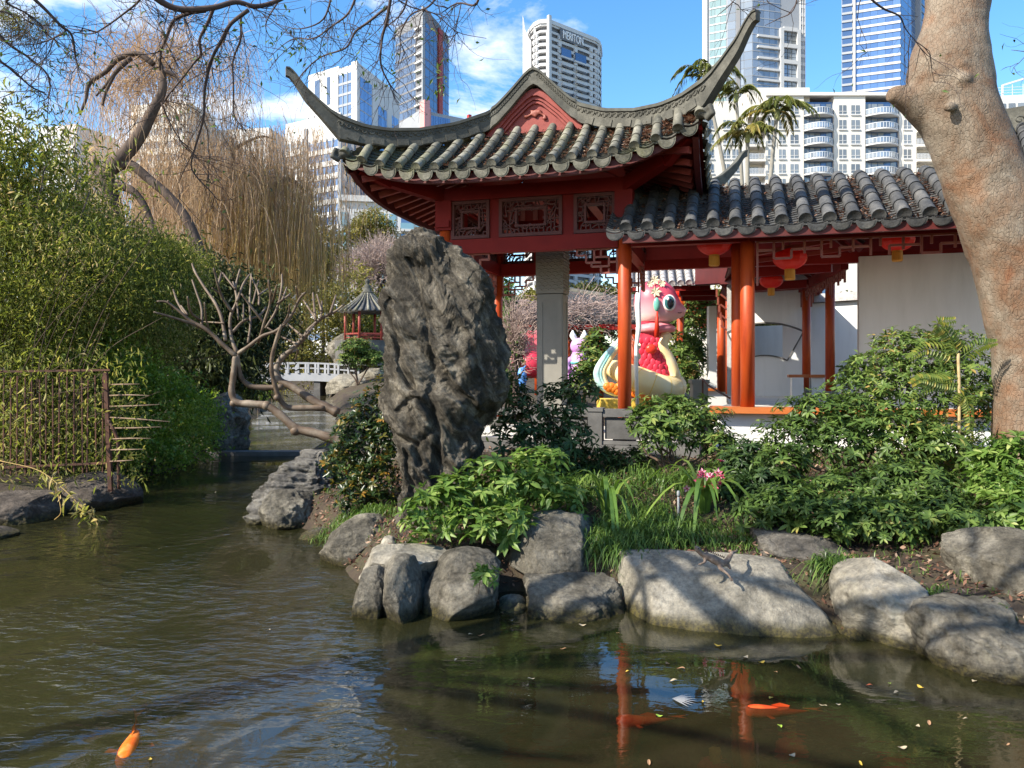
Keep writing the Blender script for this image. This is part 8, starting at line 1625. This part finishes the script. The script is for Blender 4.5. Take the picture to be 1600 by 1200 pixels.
for k in range(5): m.bar(P(1126, 444+k*16, 18.2), P(1136+k*0, 452+k*16, 18.2), .035, .04); m.bar(P(1120+2*k, 452+12*k, 18.2), P(1120+2*k, 464+12*k, 18.2), .035, .04)
part('hanging_fret', m, M_['fret'], rh)
lantern(1068, 458, 24, 26, 'small far red lantern just right of the snake head'); lantern(1098, 475, 30, 14, 'tiny red lantern deep in the rear gallery')
m = MB(); m.box(gpx(1092, 16.6, 1.5), .32, .3, .5); m.box(gpx(1092, 16.6, 1.78), .38, .36, .08); solo('stone_bollard', m, M_['pillar'], 'short pale stone post right of the snake lantern base', 'post')
m = MB(); m.tube([P(1098, 636, 15.8), P(1098, 592, 15.8), P(1106, 602, 14.6), P(1140, 622, 13.4)], .02, 6); solo('handrail', m, M_['rust'], 'thin dark handrail beside the short stone post', 'handrail')
hl = thing('rear_hall', 'rear hall with a grey tiled hip roof seen through the pavilion', 'hall', tuple(P(900, 620, 30)))
tiled_slope(hl, P(905, 505, 30), P(1020, 505, 29), P(1010, 462, 32), P(945, 466, 32.5), 16, BAR2, DISC2, None, .4, False)
tiled_slope(hl, P(775, 505, 33), P(905, 505, 30), P(945, 466, 32.5), P(885, 455, 36), 18, BAR2, DISC2, None, .4, False)
m = MB(); m.bar(P(775, 511, 33), P(905, 511, 30), .12, .2); m.bar(P(905, 511, 30), P(1020, 511, 29), .12, .2); part('eave_board', m, M_['red'], hl); m = MB(); m.tube([P(885, 453, 36), P(945, 463, 32.5), P(905, 502, 30)], .14, 8); part('hip_ridge', m, M_['ridge'], hl, True)
for x, Y_ in ((888, 31), (938, 30), (840, 32), (780, 33), (990, 29.5)): m = MB(); m.lathe(gpx(x, Y_, .9), [(.13, 0), (.13, 3.0)], 14); part('column', m, M_['column'], hl, True)
vt = thing('vine_tangle', 'grey tangle of leafless vine lying over the rear hall roof', 'vine', tuple(P(860, 480, 30)))
rng = np.random.default_rng(91); n = 900; st = np.array([tuple(P(rng.uniform(775, 990), rng.uniform(468, 516), rng.uniform(29, 32))) for _ in range(n)]); K = 6; s = np.linspace(0, 1, K); dirn = unit(rng.normal(0, 1, (n, 3))*np.array([1.4, .5, .5])); paths = st[:, None, :]+dirn[:, None, :]*(rng.uniform(.3, 1.1, (n, 1, 1))*s[None, :, None])+np.cumsum(rng.normal(0, .06, (n, K, 3)), 1); V, Q = strands_np(paths, np.full((n, K), .014)); npart('vine_stems', V, Q, M_['blossom'], vt, np.repeat(rng.uniform(0, .7, n), (K-1)*3), kind='stuff')
# roof corner at the right edge behind the trunk
sh = thing('side_hall', 'grey tiled roof corner with a carved ridge at the right edge behind the trunk', 'hall', tuple(P(1640, 640, 11)))
tiled_slope(sh, P(1560, 290, 10.6), P(1760, 250, 9.6), P(1740, 170, 11.2), P(1530, 210, 12.4), 9, BAR2, DISC2, None, .3, True)
m = MB(); m.prism([P(1520, 238, 12.3), P(1760, 190, 11.0), P(1760, 140, 11.0), P(1520, 178, 12.3)], Vector((.05, .16, 0))); part('ridge_band', m, M_['ridge'], sh)
for k in range(5): m = MB(); c = P(1565+k*26, 192-k*4, 11.9-.13*k); m.tube([c+Vector((.09*(1-.09*q)*math.cos(q*.8), -.03, .07*(1-.09*q)*math.sin(q*.8))) for q in range(10)], .014, 5); part('scroll_carving', m, M_['ridge'], sh, True)
m = MB(); m.bar(P(1560, 300, 10.7), P(1760, 262, 9.7), .1, .18); part('eave_board', m, M_['red'], sh); m = MB(); m.box(P(1680, 480, 11.4), 1.6, .2, 4.0); part('wall', m, M_['plaster'], sh)
